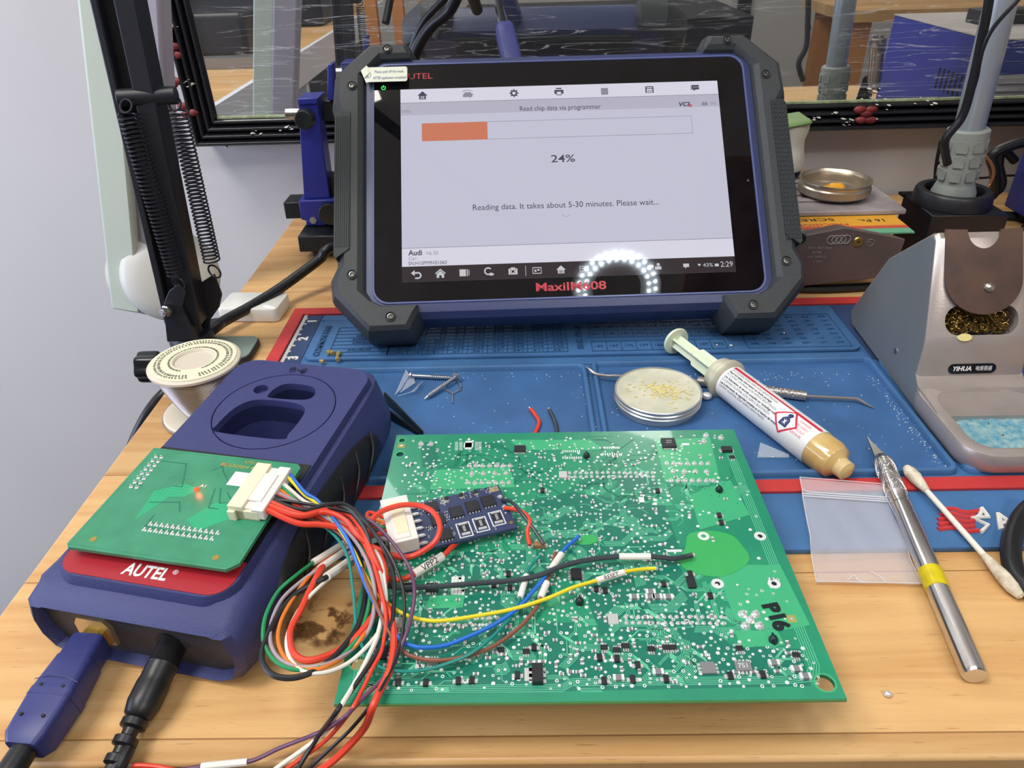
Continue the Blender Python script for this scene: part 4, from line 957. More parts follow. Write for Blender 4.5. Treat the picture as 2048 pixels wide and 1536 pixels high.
# plastic locating pegs poking through
for px, py in ((1173, 914), (1438, 982), (1546, 1282), (1159, 1206)):
    x, y = B(px, py); m_ = MB(BM); m_.lathe([(.0015, 0), (.0016, .0010), (.0010, .0022), (.0004, .0026), (.0001, .0026)], 14, MX.Translation((x, y, 0))); m_.box(x-.0003, y-.0018, 0, x+.0003, y+.0018, .0022); m_.build('locating_peg', mat('dark_green_peg', (14, 42, 40), .4), eb)
# labels and marks
for px, py in ((803, 892), (1583, 1238)):
    x, y = B(px, py); MB(BM).box(x-.0016, y-.0016, 0, x+.0016, y+.0016, .00015).build('fiducial_patch', GLD, eb); MB(BM).prism(circ(x, y, .0006, 12), 0, .00022).build('fiducial', SLD, eb)
def mark(s_, px, py, size, rot): 
    x, y = B(px, py); a = math.radians(rot)
    text(s_, size, BM @ frame((x, y, .0004), (math.cos(a), math.sin(a), 0), (-math.sin(a), math.cos(a), 0), (0, 0, 1)), MARK, eb, 'marker_writing', .00006, bold=.0004)
mark('P', 1541, 1217, .0078, -78); mark('1', 1553, 1235, .0078, -78); mark('6', 1560, 1252, .0078, -78)
# ---------------------------------------------------------------- small blue power board lying on it
sz = .0290
a1, a2, a3, a4 = P(838, 1005, sz), P(1004, 968, sz), P(1027, 1056, sz), P(858, 1096, sz)
sx_ = ((a2-a1)+(a3-a4)).normalized(); SWd = ((a2-a1).length+(a3-a4).length)/2; sy_ = V((-sx_.y, sx_.x, 0)); SHt = ((a1-a4).dot(sy_)+(a2-a3).dot(sy_))/2
SO = (a1+a2+a3+a4)/4-sx_*SWd/2-sy_*SHt/2; SMx = frame(SO, sx_, sy_, (0, 0, 1))
sb = thing('power_supply_board', 'small dark blue circuit board with square chips lying on the big green board', 'circuit board', (SO.x+SWd/2, SO.y+SHt/2, PZ+.0015))
NBL = mat('blue_solder_mask', (52, 62, 96), .35, var=.1, scale=90)
XE = .0135         # the board runs on under its connector
sp = MB(SMx).prism([(-XE, 0), (SWd, 0), (SWd, SHt), (-XE, SHt)], -.0014, 0).build('board', NBL, sb)
MB(SMx).box(-XE+.004, .003, -.0042, -XE+.02, SHt-.003, -.0014).build('underside_parts', BLK, sb)
MB(SMx).box(SWd-.014, .003, -.0042, SWd-.004, SHt-.003, -.0014).build('underside_parts', BLK, sb)
fx, fy = SWd, SHt
def sch(u, v, w_, d_, h_=.0012): 
    x, y = u*fx, v*fy; c = MB(SMx).box(x-w_/2, y-d_/2, .0001, x+w_/2, y+d_/2, h_).build('chip', CHP, sb, bevel=.0001, seg=1)
    g = MB(SMx)
    for i in range(4):
        for s_ in (1, -1): g.sph((x-w_*.36+i*w_*.24, y+s_*(d_/2+.0003), .0002), .00042, 6)
    g.build('chip_legs', SLD, c)
for u, v in ((.14, .80), (.17, .50), (.20, .17), (.40, .58), (.60, .62), (.80, .66)): sch(u, v, .0054, .0060)
for u in (.34, .52, .70): sch(u, .93, .0018, .0016)
for u, v, s_ in ((.42, .19, 'R005'), (.62, .22, 'R005'), (.82, .27, 'R003')):
    x, y = u*fx, v*fy
    m_ = MB(SMx); m_.box(x-.0028, y-.0042, .0001, x+.0028, y+.0042, .0002); fr_ = m_.build('resistor_outline', PAD, sb); MB(SMx).box(x-.0023, y-.0037, .0001, x+.0023, y+.0037, .00028).build('resistor_pad', NBL, fr_)
    r_ = MB(SMx).box(x-.0017, y-.0022, .0002, x+.0017, y+.0022, .0010).build('sense_resistor', CHP, sb); m_ = MB(SMx); m_.box(x-.0017, y-.0032, .0002, x+.0017, y-.0022, .0009).box(x-.0017, y+.0022, .0002, x+.0017, y+.0032, .0009); m_.build('resistor_end', SLD, r_)
    text(s_, .0016, SMx @ frame((x, y, .00103), (0, 1, 0), (-1, 0, 0), (0, 0, 1)), PAD, r_, 'resistor_marking', .00002)
m1, m2 = MB(SMx), MB(SMx)
for i in range(90):
    x = rnd.choice((rnd.uniform(.0, .08), rnd.uniform(.26, .32), rnd.uniform(.05, .95)))*fx; y = (rnd.uniform(.83, .98) if rnd.random() < .6 else rnd.uniform(.05, .95))*fy
    passive(x, y, .0011, .0006, rnd.random() < .5, m1, m2)
m1.build('tiny_parts', CHP, sb, kind='stuff'); m2.build('tiny_part_ends', PAD, sb, kind='stuff')
# white connector on its left end with solder pads
cn = MB(SMx); cn.box(-.0150, .0005, -.0006, -.0040, SHt-.0005, .0062).box(-.0128, .0020, .0062, -.0066, SHt-.0035, .0066); cn.build('connector', NYL, sb, bevel=.0003)
MB(SMx).box(-.0116, .0045, .0066, -.0068, SHt-.0040, .0068).build('connector_lid', CRM, sb)
for i in range(6):
    y = .0028+i*(SHt-.0056)/5; m_ = MB(SMx); m_.sph((-.0022, y, .0004), .0011, 8, (1.9, .75, .7)); m_.build('solder_tab', SLD, sb)
for v in (.36, .60): m_ = MB(SMx); m_.sph((fx*.955, fy*v+.003, .0002), .0011, 8, (1, 1, .7)); m_.build('solder_tab', SLD, sb)
x, y = fx*.93, fy*.93; MB(SMx).box(x-.0022, y-.0018, 0, x+.0018, y+.0012, .0001).build('copper_patch', mat('dull_gold', (150, 136, 96), .5, var=.3, scale=900), sb)
x, y = fx*.955, fy*.12; MB(SMx).prism(circ(x, y, .0008), 0, .0001).build('copper_dot', BRS, sb)
text('+', .0022, SMx @ frame((fx*.94, fy*.34, .00005), (1, 0, 0), (0, 1, 0), (0, 0, 1)), PAD, sb, 'board_lettering'); text('-', .0022, SMx @ frame((fx*.93, fy*.74, .00005), (1, 0, 0), (0, 1, 0), (0, 0, 1)), PAD, sb, 'board_lettering')
# ================================================================ wiring harness
def wm(n, c, r=.4): return mat('wire_'+n, c, r)
WR, WO, WK, WG, WL, WW, WY, WBl, WBr, WT, WP, WGy = (wm('red', (214, 66, 44)), wm('orange', (214, 118, 44)), wm('black', (32, 33, 36)), wm('green', (34, 140, 84)), wm('lilac', (160, 146, 156)),
    wm('white', (222, 218, 208)), wm('yellow', (226, 204, 40)), wm('blue', (30, 104, 196)), wm('brown', (128, 78, 58)), wm('teal', (20, 128, 116)), wm('purple', (98, 62, 92)), wm('grey', (50, 58, 64)))
SLV = mat('white_sleeve', (226, 222, 214), .5)
hn = thing('wiring_harness', 'bundle of coloured wires looping from the white plug on the adapter board', 'wires', tuple(P(690, 1180, .01)))
def lift(px, py, z):
    if 1110 < py < 1362 and px < 715 and z < .03:
        t = min(1, (715-px)/60)*min(1, (py-1110)/40+.3); z = z+(.030-z)*min(1, t)
    if 1325 < py < 1440 and px > 640: z = max(z, .0272)
    for _ in range(8):
        q_ = BI @ P(px, py, z)
        if -.003 < q_.x < BW+.003 and -.003 < q_.y < BH+.002 and z < .0262: z += .002
    return z
def Zc(z): return [P(p[0], p[1], lift(*p)) for p in z]
def wire(pts, m, r=.0007, name='wire', par=None, n=8): return MB().tube(Zc(pts), r, n, 6).build(name, m, par or hn)
def sleeve(a, b, r=.0011, s=None, par=None, mid=None):
    A, Bq = P(a[0], a[1], lift(*a)), P(b[0], b[1], lift(*b)); pts = [A, P(*mid), Bq] if mid else [A, (A+Bq)/2, Bq]
    o = MB().tube(pts, r, 10, 4).build('label_sleeve', SLV, par or hn)
    if s:
        d = (Bq-A).normalized(); yv = V((-d.y, d.x, 0)).normalized(); zv = d.cross(yv).normalized()
        if zv.z < 0: zv = -zv
        vw = (CO-(A+Bq)/2).normalized(); zv = (vw-d*vw.dot(d)).normalized(); yv = zv.cross(d).normalized()
        if yv.z < 0 and False: yv = -yv
        text(s, .0026, frame((A+Bq)/2+zv*(r+.00003), d, yv, zv), WK, o, 'sleeve_print', .00003)
    return o
# plug into the cream header
pb = MB(AM); pb.box(.0590, .0245, .0034, .0680, .0472, .0068).box(.0598, .0280, .0068, .0662, .0430, .0078).box(.0640, .0236, .0024, .0690, .0480, .0072)
pb.build('plug_housing', NYL, hn, bevel=.0003)
def cp(i):            # exit point i (0 back .. 9 front) on the plug face, as pixel-free world point
    return AM @ V((.0688, .0465-i*.0021, .0052))
def wire2(i, pts, m, r=.0007): return MB().tube([cp(i)-V((.002, 0, 0)), cp(i)]+Zc(pts), r, 8, 6).build('wire', m, hn)
H = .030
wire2(8.6, [(600, 1031, .046), (645, 1021, .044), (683, 1013, .042), (709, 1023, .041), (724, 1049, .039), (736, 1087, .037), (747, 1138, .034), (764, 1189, .031), (782, 1234, .029), (788, 1277, .028), (785, 1315, .028), (779, 1341, .028), (763, 1375, .027), (745, 1415, .024), (729, 1455, .016), (690, 1500, .008), (650, 1534, .004), (600, 1560, .001)], WR, .00125)
wire2(9.6, [(594, 1046, .044), (640, 1049, .042), (680, 1056, .040), (714, 1072, .038), (741, 1092, .036), (760, 1112, .034), (770, 1140, .033), (768, 1176, .031), (754, 1219, .028), (721, 1265, .022), (683, 1298, .016), (632, 1319, .009), (602, 1318, .007), (583, 1297, .005), (581, 1260, .005), (602, 1219, .006), (622, 1176, .008), (642, 1138, .011), (662, 1115, .014), (690, 1095, .018), (720, 1080, .024), (740, 1060, .029), (775, 1046, .032)], WR, .00120)
wire2(7.8, [(600, 1026, .045), (650, 1018, .043), (700, 1030, .041), (730, 1075, .039), (752, 1125, .036), (766, 1150, .033), (785, 1159, .029), (810, 1157, .028), (828, 1148, .028), (858, 1130, .028), (886, 1112, .028), (900, 1098, .028), (912, 1087, .0265), (925, 1075, .0255)], WR, .0011)
wire([(775, 1062, .032), (750, 1070, .036), (737, 1060, .039), (744, 1039, .040), (767, 1021, .040), (805, 1010, .040), (841, 1012, .040), (868, 1026, .040), (880, 1054, .039), (871, 1082, .037), (846, 1102, .034), (815, 1114, .032), (785, 1110, .033), (764, 1101, .035), (742, 1092, .037), (715, 1070, .040), (690, 1040, .042), (650, 1024, .044), (600, 1034, .045)], WR, .0011)
wire2(6.6, [(590, 1018, .044), (640, 1017, .043), (703, 1026, .042), (747, 1046, .041), (780, 1079, .039), (805, 1112, .037), (822, 1143, .035), (829, 1183, .034), (824, 1227, .032), (813, 1267, .031), (797, 1303, .029), (780, 1341, .028), (725, 1397, .025), (684, 1438, .016), (640, 1464, .010), (560, 1496, .005), (495, 1524, .003), (403, 1533, .003), (340, 1545, .003)], WP, .0007)
wire2(7.2, [(607, 1020, .046), (658, 1009, .045), (691, 1009, .044), (724, 1034, .042), (749, 1067, .040), (772, 1105, .037), (787, 1150, .034), (788, 1201, .031), (782, 1252, .029), (762, 1292, .028), (735, 1335, .028), (700, 1385, .026), (670, 1428, .018), (640, 1468, .010), (600, 1530, .004), (580, 1570, .001)], WK, .0008)
wire2(6.2, [(640, 1034, .040), (673, 1048, .038), (697, 1075, .036), (714, 1105, .034), (726, 1145, .031), (730, 1189, .028), (722, 1236, .024), (701, 1277, .017), (658, 1323, .009), (620, 1346, .005), (582, 1356, .003), (546, 1350, .003), (526, 1326, .004), (525, 1300, .005), (540, 1260, .006), (563, 1219, .007), (594, 1186, .009), (625, 1168, .011), (653, 1154, .013), (684, 1133, .016), (714, 1112, .020), (740, 1095, .026), (770, 1086, .030)], WK, .0010)
wire2(3.6, [(610, 1016, .043), (670, 1036, .040), (705, 1060, .038), (724, 1087, .036), (736, 1125, .034), (741, 1176, .030), (735, 1222, .026), (715, 1276, .018), (680, 1312, .010), (640, 1334, .005), (617, 1339, .003), (582, 1338, .003), (551, 1323, .003), (531, 1295, .004), (526, 1265, .005), (533, 1227, .006), (556, 1183, .008), (589, 1153, .011), (626, 1125, .014), (660, 1104, .018), (693, 1084, .022), (730, 1066, .028), (775, 1052, .031)], WG, .0007)
wire2(5.2, [(625, 1020, .043), (690, 1060, .040), (728, 1110, .037), (747, 1165, .034), (749, 1215, .030), (738, 1258, .024), (712, 1292, .016), (678, 1316, .009), (642, 1331, .005), (602, 1334, .003), (566, 1323, .003), (546, 1300, .004), (540, 1272, .005), (546, 1234, .006), (566, 1196, .008), (602, 1163, .011), (640, 1136, .014), (675, 1112, .017), (708, 1089, .021), (740, 1074, .028), (772, 1066, .031)], WL, .0007)
wire2(4.4, [(620, 1022, .042), (690, 1046, .039), (724, 1082, .037), (741, 1125, .035), (750, 1176, .032), (744, 1234, .027), (724, 1275, .020), (691, 1310, .011), (650, 1334, .005), (610, 1338, .003), (580, 1326, .003), (562, 1302, .003), (556, 1270, .004), (566, 1232, .005), (592, 1188, .008), (618, 1153, .011), (650, 1122, .015), (700, 1092, .021), (745, 1072, .029), (772, 1060, .031)], WO, .0007)
wire2(2.8, [(605, 1000, .044), (632, 1013, .043), (673, 1036, .041), (724, 1069, .038), (759, 1117, .035), (769, 1163, .033), (772, 1214, .030), (759, 1260, .027), (729, 1298, .020), (696, 1326, .012), (658, 1343, .006), (620, 1346, .003), (594, 1334, .003), (577, 1310, .003), (574, 1277, .004), (587, 1239, .005), (612, 1201, .007), (642, 1171, .010), (680, 1140, .015), (720, 1112, .022), (760, 1095, .029)], WW, .0007)
wire2(3.2, [(612, 1006, .042), (660, 1030, .040), (710, 1060, .038), (745, 1110, .036), (765, 1170, .033), (765, 1222, .029), (755, 1271, .028), (740, 1307, .028), (711, 1364, .027), (674, 1425, .018), (649, 1466, .010), (554, 1536, .003), (520, 1560, .001)], WW, .0008)
wire2(5.8, [(640, 1036, .041), (700, 1056, .039), (740, 1110, .037), (762, 1180, .034), (772, 1240, .030), (763, 1300, .028), (745, 1337, .028), (723, 1383, .027), (699, 1425, .018), (650, 1482, .008), (581, 1532, .003), (560, 1550, .001)], WR, .0007)
wire2(6.9, [(640, 1012, .045), (710, 1030, .042), (760, 1080, .040), (790, 1130, .037), (808, 1190, .034), (806, 1260, .031), (790, 1320, .029), (767, 1368, .028), (743, 1408, .023), (700, 1460, .012), (632, 1524, .004), (600, 1555, .001)], WK, .0006)
wire([(265, 1531, .003), (290, 1531, .003), (330, 1536, .003), (400, 1556, .001)], WR, .0008)
wire([(250, 1530, .003), (266, 1531, .003)], SLD, .0004)
# wires out to their solder points on the big board
wire2(1.0, [(607, 988, .045), (632, 1006, .044), (670, 1046, .041), (705, 1098, .038), (728, 1146, .034), (752, 1185, .031), (780, 1211, .029), (810, 1229, .028), (848, 1240, .028), (889, 1241, .028), (958, 1231, .028), (1026, 1218, .028), (1094, 1197, .0285), (1146, 1175, .0285), (1193, 1161, .028), (1248, 1144, .028), (1290, 1138, .0265), (1312, 1137, .0248)], WY, .0007)
wire2(0.2, [(610, 985, .046), (640, 1006, .044), (690, 1070, .040), (716, 1130, .036), (735, 1178, .032), (765, 1235, .029), (790, 1267, .028), (811, 1286, .028), (841, 1295, .028), (889, 1291, .027), (940, 1272, .027), (992, 1247, .027), (1036, 1216, .0275), (1070, 1178, .0275), (1094, 1148, .028), (1128, 1100, .027), (1150, 1080, .0265), (1159, 1071, .0248)], WBl, .00075)
wire2(9.0, [(640, 1044, .040), (700, 1090, .037), (740, 1180, .033), (775, 1260, .029), (804, 1300, .027), (828, 1314, .0265), (869, 1321, .0265), (923, 1315, .0265), (975, 1298, .0265), (1019, 1271, .0265), (1053, 1240, .027), (1074, 1213, .027), (1082, 1196, .027), (1094, 1165, .027), (1105, 1127, .0265), (1111, 1105, .0248)], WBr, .0007)
wire2(8.0, [(640, 1048, .039), (690, 1100, .036), (706, 1180, .031), (712, 1250, .027), (723, 1290, .027), (738, 1316, .0265), (759, 1334, .026), (794, 1342, .026), (841, 1341, .026), (889, 1329, .026), (940, 1308, .026), (985, 1274, .026), (1019, 1237, .0265), (1036, 1206, .027), (1046, 1174, .027), (1058, 1137, .0265), (1082, 1110, .0248)], WT, .0006)
wire([(640, 1010, .044), (690, 1014, .043), (730, 1060, .040), (745, 1120, .036), (760, 1160, .031), (785, 1173, .028), (821, 1175, .028), (889, 1172, .028), (958, 1166, .028), (1026, 1161, .0285), (1077, 1151, .029), (1128, 1131, .029), (1180, 1119, .0285), (1238, 1113, .028), (1301, 1113, .028), (1345, 1117, .027), (1372, 1113, .0262), (1386, 1110, .0248)], WGy, .0010)
sleeve((886, 1112, .028), (828, 1148, .028), .0017, None)
o = P(857, 1130, .028); 
sleeve((653, 1154, .013), (714, 1112, .020), .0017); sleeve((626, 1125, .014), (693, 1084, .022), .0014); sleeve((640, 1136, .014), (708, 1089, .021), .0013)
sleeve((1238, 1113, .028), (1301, 1113, .028), .0013); sleeve((1193, 1161, .028), (1248, 1144, .028), .0012); sleeve((1101, 1140, .028), (1123, 1108, .0275), .0013)
sleeve((1081, 1196, .027), (1094, 1165, .027), .0013); sleeve((1040, 1196, .027), (1053, 1151, .027), .0012); sleeve((495, 1524, .003), (403, 1533, .003), .0012)
def prnt(s_, a, b, z, r, size):
    A, Bq = P(a[0], a[1], lift(a[0], a[1], z)), P(b[0], b[1], lift(b[0], b[1], z)); d = (Bq-A).normalized(); vw = (CO-(A+Bq)/2).normalized(); zv = (vw-d*vw.dot(d)).normalized(); yv = zv.cross(d)
    text(s_, size, frame((A+Bq)/2+zv*(r+.00005), d, yv, zv), WK, hn, 'sleeve_print', .00003)
prnt('VPP2', (828, 1148), (886, 1112), .028, .0017, .0034); prnt('GND', (668, 1150), (714, 1120), .0165, .0019, .0034); prnt('SDA', (640, 1116), (676, 1094), .018, .0015, .0026)
prnt('RESET', (1193, 1161), (1248, 1144), .028, .0012, .0022)
# solder points where the wires end
jj = MB()
for a in ((1386, 1110), (1312, 1137), (1159, 1071), (1111, 1105), (1082, 1110)): jj.sph(P(a[0], a[1], .0243), .0010, 8, (1, 1, .7))
jj.build('solder_points', SLD, hn)
# leads of the small blue board
wire([(1004, 1000, .0295), (1023, 1004, .032), (1043, 1026, .032), (1065, 1055, .030), (1087, 1088, .0255)], WGy, .00075, 'black_lead', sb)
wire([(1009, 1016, .0295), (1031, 1019, .031), (1050, 1028, .031), (1060, 1043, .031), (1055, 1063, .029), (1059, 1090, .0255)], WR, .0009, 'red_lead', sb)
x, y = B(1079, 1094); m_ = MB(BM); m_.box(x-.0022, y-.0012, .0004, x+.0022, y+.0012, .0020); m_.build('capacitor', mat('tan_ceramic', (150, 118, 78), .4), sb); m_ = MB(BM); m_.sph((x-.0028, y, .0006), .0010, 8); m_.sph((x+.0026, y, .0006), .0010, 8); m_.build('solder_blob', SLD, sb)
# wires from the white connector of the small board to the bundle
for k, m in enumerate((WR, WO, WG, WK, WL)):
    q0 = SMx @ V((-.0150, .0195-k*.0034, .003)); MB().tube([q0+V((.002, 0, 0)), q0, q0+V((-.006, .0005, .002)), P(735-k*4, 1060+k*8, .034), P(712-k*5, 1078+k*8, .030)], .0008, 8, 6).build('wire', m, sb)
# ================================================================ left side: lamps, reel, holder
BKP = mat('black_powder_coat', (30, 32, 38), .42, bump=.05, bscale=1500)
YA = .402
A0, A1 = PY(374, 640, YA), PY(238, 0, YA)
ad = (A1-A0).normalized()
lm = thing('spring_arm_lamp', 'black spring-balanced desk lamp arm clamped to the left bench edge', 'lamp', (A0.x-.012, YA, 0))
top = A0+ad*.47
Ma = frame(A0, ad.cross(V((0, 1, 0))).normalized()*-1, V((0, 1, 0)), ad)
xr = V((ad.z, 0, -ad.x)); Ma = frame(A0, xr, V((0, 1, 0)), ad)
mb = MB(Ma); Lm = .47
mb.box(-.0112, -.007, 0, -.0072, .007, Lm).box(-.0076, -.002, 0, .0006, .0, Lm).box(.0002, -.007, 0, .0112, .007, Lm)
mb.build('lower_arm', BKP, lm, bevel=.0008)
b0, b1 = PY(236, 196, YA-.006), PY(354, 190, YA-.001)
MB().cyl(b0, b1, .0046, n=20).build('cross_bar', BKP, lm, bevel=.0006)
def spring(pa, pb, r, name='spring', turns=39):
    d = (pb-pa); L_ = d.length; M_ = along(pa, pb, (0, 1, 0)); n = turns*12
    pts = [M_ @ V((r*math.cos(2*math.pi*i/12), r*math.sin(2*math.pi*i/12), L_*i/n)) for i in range(n+1)]
    return MB().tube(pts, .00055, 5, sm=False).build(name, BKP, lm)
def hook(c, r, nrm=(0.35, 1, .1)):
    M_ = along(V(c), V(c)+V(nrm)); MB(M_).ring((0, 0, 0), r, .0006, 24, 6).build('spring_hook', BKP, lm)
spring(PY(254, 228, YA-.010), PY(352, 548, YA-.010), .0046); spring(PY(356, 222, YA-.002), PY(424, 522, YA-.002), .0046)
hook(PY(357, 566, YA-.010), .0042); hook(PY(429, 543, YA-.002), .0042); hook(PY(252, 212, YA-.0115), .0034, (.2, 1, -.6)); hook(PY(350, 208, YA-.003), .0034, (.2, 1, -.6))
def plate(pts, y, t, name='bracket_plate'):
    ps = [PY(px, py, y) for px, py in pts]; mb = MB(); mb.loft([[p for p in ps], [p+V((0, t, 0)) for p in ps]]); return mb.build(name, BKP, lm, bevel=.0004)
plate([(338, 582), (357, 568), (372, 584), (364, 614), (396, 680), (334, 684), (326, 612), (330, 600)], YA-.011, .002)
plate([(403, 565), (428, 549), (443, 590), (438, 615), (420, 640), (416, 672), (378, 668), (392, 600)], YA+.006, .002)
mb = MB(); c = PY(333, 622, YA-.013); Mb = along(c, c+V((-.35, -1, .15))); mb.lathe([(.0001, .0042), (.0014, .0042), (.0016, .0034), (.0026, .0034), (.0028, .0008), (.0036, .0006), (.0036, -.001)], 6, Mb); mb.build('bolt', STEEL, lm)
cc = P(366, 706, .006)
MB().lathe([(.0125, -.012), (.0135, -.010), (.0135, .008), (.0120, .0105), (.0085, .0105), (.0085, .004), (.0001, .004)], 32, MX.Translation((A0.x-.001, YA+.001, .006))).build('pivot_cup', BKP, lm)
mb = MB(); mb.cyl((A0.x, YA, .005), A0+ad*.004, .0075); mb.build('pivot_pin', BKP, lm)
PLG = mat('grey_green_pad', (118, 134, 124), .55)
jp = MB(); jp.prism(rrect(-.2150, .388, -.1735, .418, .007), .0003, .0046, bev=.001); jw = jp.build('clamp_jaw', BKP, lm)
MB().prism(rrect(-.2140, .3890, -.1745, .417, .006), .0046, .0052).build('jaw_plate', PLG, jw)
MB().box(-.2225, .392, -.060, -.2165, .414, .006).build('clamp_bracket', BKP, lm, bevel=.001)
MB().box(-.2225, .392, -.060, -.185, .414, -.055).build('clamp_bracket', BKP, lm, bevel=.001); MB().cyl((-.195, .403, -.055), (-.195, .403, -.029), .004).build('clamp_screw', STEEL, lm)
kc = PY(308, 733, .392); Mk = along(kc+V((.009, 0, 0)), kc+V((-.011, -.002, .001)))
rg_ = [[((.0092+.0008*math.cos(6*a))*math.cos(a)*s_, (.0092+.0008*math.cos(6*a))*math.sin(a)*s_, z) for a in [2*math.pi*i/48 for i in range(48)]] for s_, z in ((.72, .0), (.80, .004), (.98, .0055), (1, .008), (1, .0155), (.95, .0175), (.8, .0182))]
MB(Mk).loft(rg_).build('pivot_knob', mat('glossy_black', (26, 28, 30), .18), lm, ang=40); MB().cyl(kc+V((.012, 0, 0)), (-.222, .400, kc.z+.001), .003).build('knob_shaft', BKP, lm)
# upper arm and ring head above the bench
LC = V((.165, .125, .555)); el = top
mb = MB(); mb.cyl(el, LC+V((-.060, .02, .03)), .007); mb.build('upper_arm', BKP, lm)
MB().cyl(el+V((0, -.014, 0)), el+V((0, .014, 0)), .012).build('elbow_joint', BKP, lm)
tl = V((-.05, .10, -1)).normalized(); Mh = along(LC, LC-tl*-1)
HW = mat('white_lamp_shell', (226, 228, 222), .35)
MB(Mh).lathe([(.034, -.003), (.036, -.012), (.060, -.014), (.064, -.004), (.062, .0), (.036, .0), (.034, -.003)], 48).build('ring_head', HW, lm)
dm = mat('led_chip', (255, 255, 255), .4, emit=(225, 240, 255), estr=650)
mb = MB(Mh)
for ring_r, n_ in ((.054, 30), (.045, 26)):
    for i in range(n_):
        a = 2*math.pi*i/n_; mb.cbox((ring_r*math.cos(a), ring_r*math.sin(a), .0009), (.0022, .0022, .0014))
mb.build('led_ring', dm, lm, kind='stuff')
# thick black lead from behind the tablet, over the bench edge and down
tc_ = thing('tablet_cable', 'thick black cable from the tablet running left over the bench edge', 'cable', (-.2, .46, 0))
MB().tube([V((-.06, .60, .010)), V((-.10, .575, .012)), P(672, 492, .030), P(640, 518, .024), P(600, 548, .018), P(552, 582, .013), P(500, 614, .010), P(452, 640, .009), P(418, 662, .011), P(398, 678, .0125), V((-.2015, .4225, .012)), V((-.2175, .424, .006)), V((-.229, .416, -.010)), PY(338, 775, .388), PY(312, 805, .380), PY(290, 838, .374), PY(268, 885, .368), PY(240, 960, .36), PY(200, 1100, .35), PY(170, 1300, .35)], .0037, 14).build('cable', CBL, tc_)
# ---------------------------------------------------------------- solder reel
RS = MX.Diagonal((.95, .95, .93, 1))
reel = thing('solder_reel', 'cream reel of solder wire with printed label standing at the left bench edge', 'solder reel', (-.1835, .3385, 0))
RC = MX.Translation((-.1805, .3375, .0003)) @ RS
CRP = mat('cream_plastic', (206, 198, 180), .5, sss=.1); LBL = mat('cream_label', (224, 220, 190), .6); LIN = mat('label_ink', (96, 98, 88), .6)
SOLW = mat('solder_wire', (176, 166, 156), .3, metal=.85)
MB(RC).lathe([(.0001, .0360), (.0105, .0360), (.0112, .0372), (.0118, .0372), (.0245, .0368), (.0256, .0360), (.0256, .0346), (.0245, .0338), (.0001, .0338)], 56).build('top_flange', CRP, reel)
MB(RC).lathe([(.0001, .0), (.0245, .0), (.0256, .0008), (.0256, .0020), (.0245, .0028), (.0001, .0028)], 56).build('bottom_flange', CRP, reel)
lb = MB(RC).lathe([(.0118, .0372), (.0118, .0375), (.0236, .0373), (.0236, .0369)], 56).build('paper_label', LBL, reel)
mb = MB(RC)
prof = [(.0100, .0026)]; zz = .003; i = 0
while zz < .0335:
    t = (zz-.003)/.0305; rr = .0125+.0098*min(1, t*1.15)**.8
    for k in range(5):
        a = math.pi*k/4; prof.append((rr+.0005*math.sin(a), zz+.00105*k/4))
    zz += .00105
prof.append((.010, .0336)); mb.lathe(prof, 56); mb.build('wound_wire', SOLW, reel, ang=60)
mb = MB(RC); pts = [(.0262*math.cos(a), .0262*math.sin(a), .0012+.0004*math.sin(3*a)) for a in [math.radians(130+i*12) for i in range(16)]]; mb.tube(pts, .0004, 5, 3); mb.build('loose_wire', SOLW, reel)
mb = MB(RC); rnd = random.Random(9)
for rr in (.0215, .0195, .0140):
    a = 0
    while a < 340:
        if rr < .015 and not (10 < a < 320): a += 6; continue
        w_ = rnd.uniform(2.0, 4.2); a0 = math.radians(a-60); L_ = .0012 if rr != .0195 else .0016
        c_, s_ = math.cos(a0), math.sin(a0); tx_, ty_ = -s_, c_
        mb._add([(rr*c_-tx_*.0004, rr*s_-ty_*.0004, .0376), (rr*c_+tx_*.0004, rr*s_+ty_*.0004, .0376), ((rr-L_)*c_+tx_*.0004, (rr-L_)*s_+ty_*.0004, .0377), ((rr-L_)*c_-tx_*.0004, (rr-L_)*s_-ty_*.0004, .0377)], [(0, 1, 2, 3)])
        a += w_+2.2
mb.build('label_print', LIN, lb)
# ---------------------------------------------------------------- small white box
wb = MB(); WBX = mat('glossy_white_plastic', (222, 222, 214), .2, coat=.4)
Mw = rotz((-.2135, .4475, 0), -4)
wbx = tag(MB(Mw).prism(rrect(0, 0, .0430, .0275, .004), .0002, .0105, bev=.0015).build('white_box', WBX), 'small glossy white plastic case lying behind the black lead', 'case')
# ---------------------------------------------------------------- white hanging lamp joint
WLM = mat('pale_green_white_paint', (206, 218, 202), .35); WL2 = mat('off_white_paint', (206, 206, 198), .4)
wl = thing('white_desk_lamp', 'white jointed lamp arm with round discs hanging beside the bench', 'lamp', PY(262, 600, .50))
c1, c2 = PY(342, 552, .490), PY(304, 548, .507); an = V((.42, -.88, .30)).normalized()
M1 = along(c1, c1+an); MB(M1).lathe([(.0325, -.010), (.0342, -.006), (.0336, -.002), (.0298, .002), (.021, .0048), (.011, .006), (.0001, .0064)], 56).build('joint_cover', WL2, wl)
M2 = along(c2, c2+an); MB(M2).lathe([(.0001, -.004), (.024, -.003), (.0300, .0), (.0312, .002), (.0288, .003), (.028, .0015), (.0001, .0015)], 56).build('joint_cover', WL2, wl)
MB().cyl(c2, c1-an*.008, .0195, n=36).build('joint_hub', mat('teal_grey', (84, 104, 108), .5), wl)
u0, u1 = PY(268, 598, .498), PY(222, 100, .498); du = (u1-u0).normalized(); ux = V((du.z, 0, -du.x))
MB(frame(u0, ux, V((0, 1, 0)), du)).box(-.0110, -.014, -.004, .0105, .004, .62).build('arm', WLM, wl, bevel=.002)
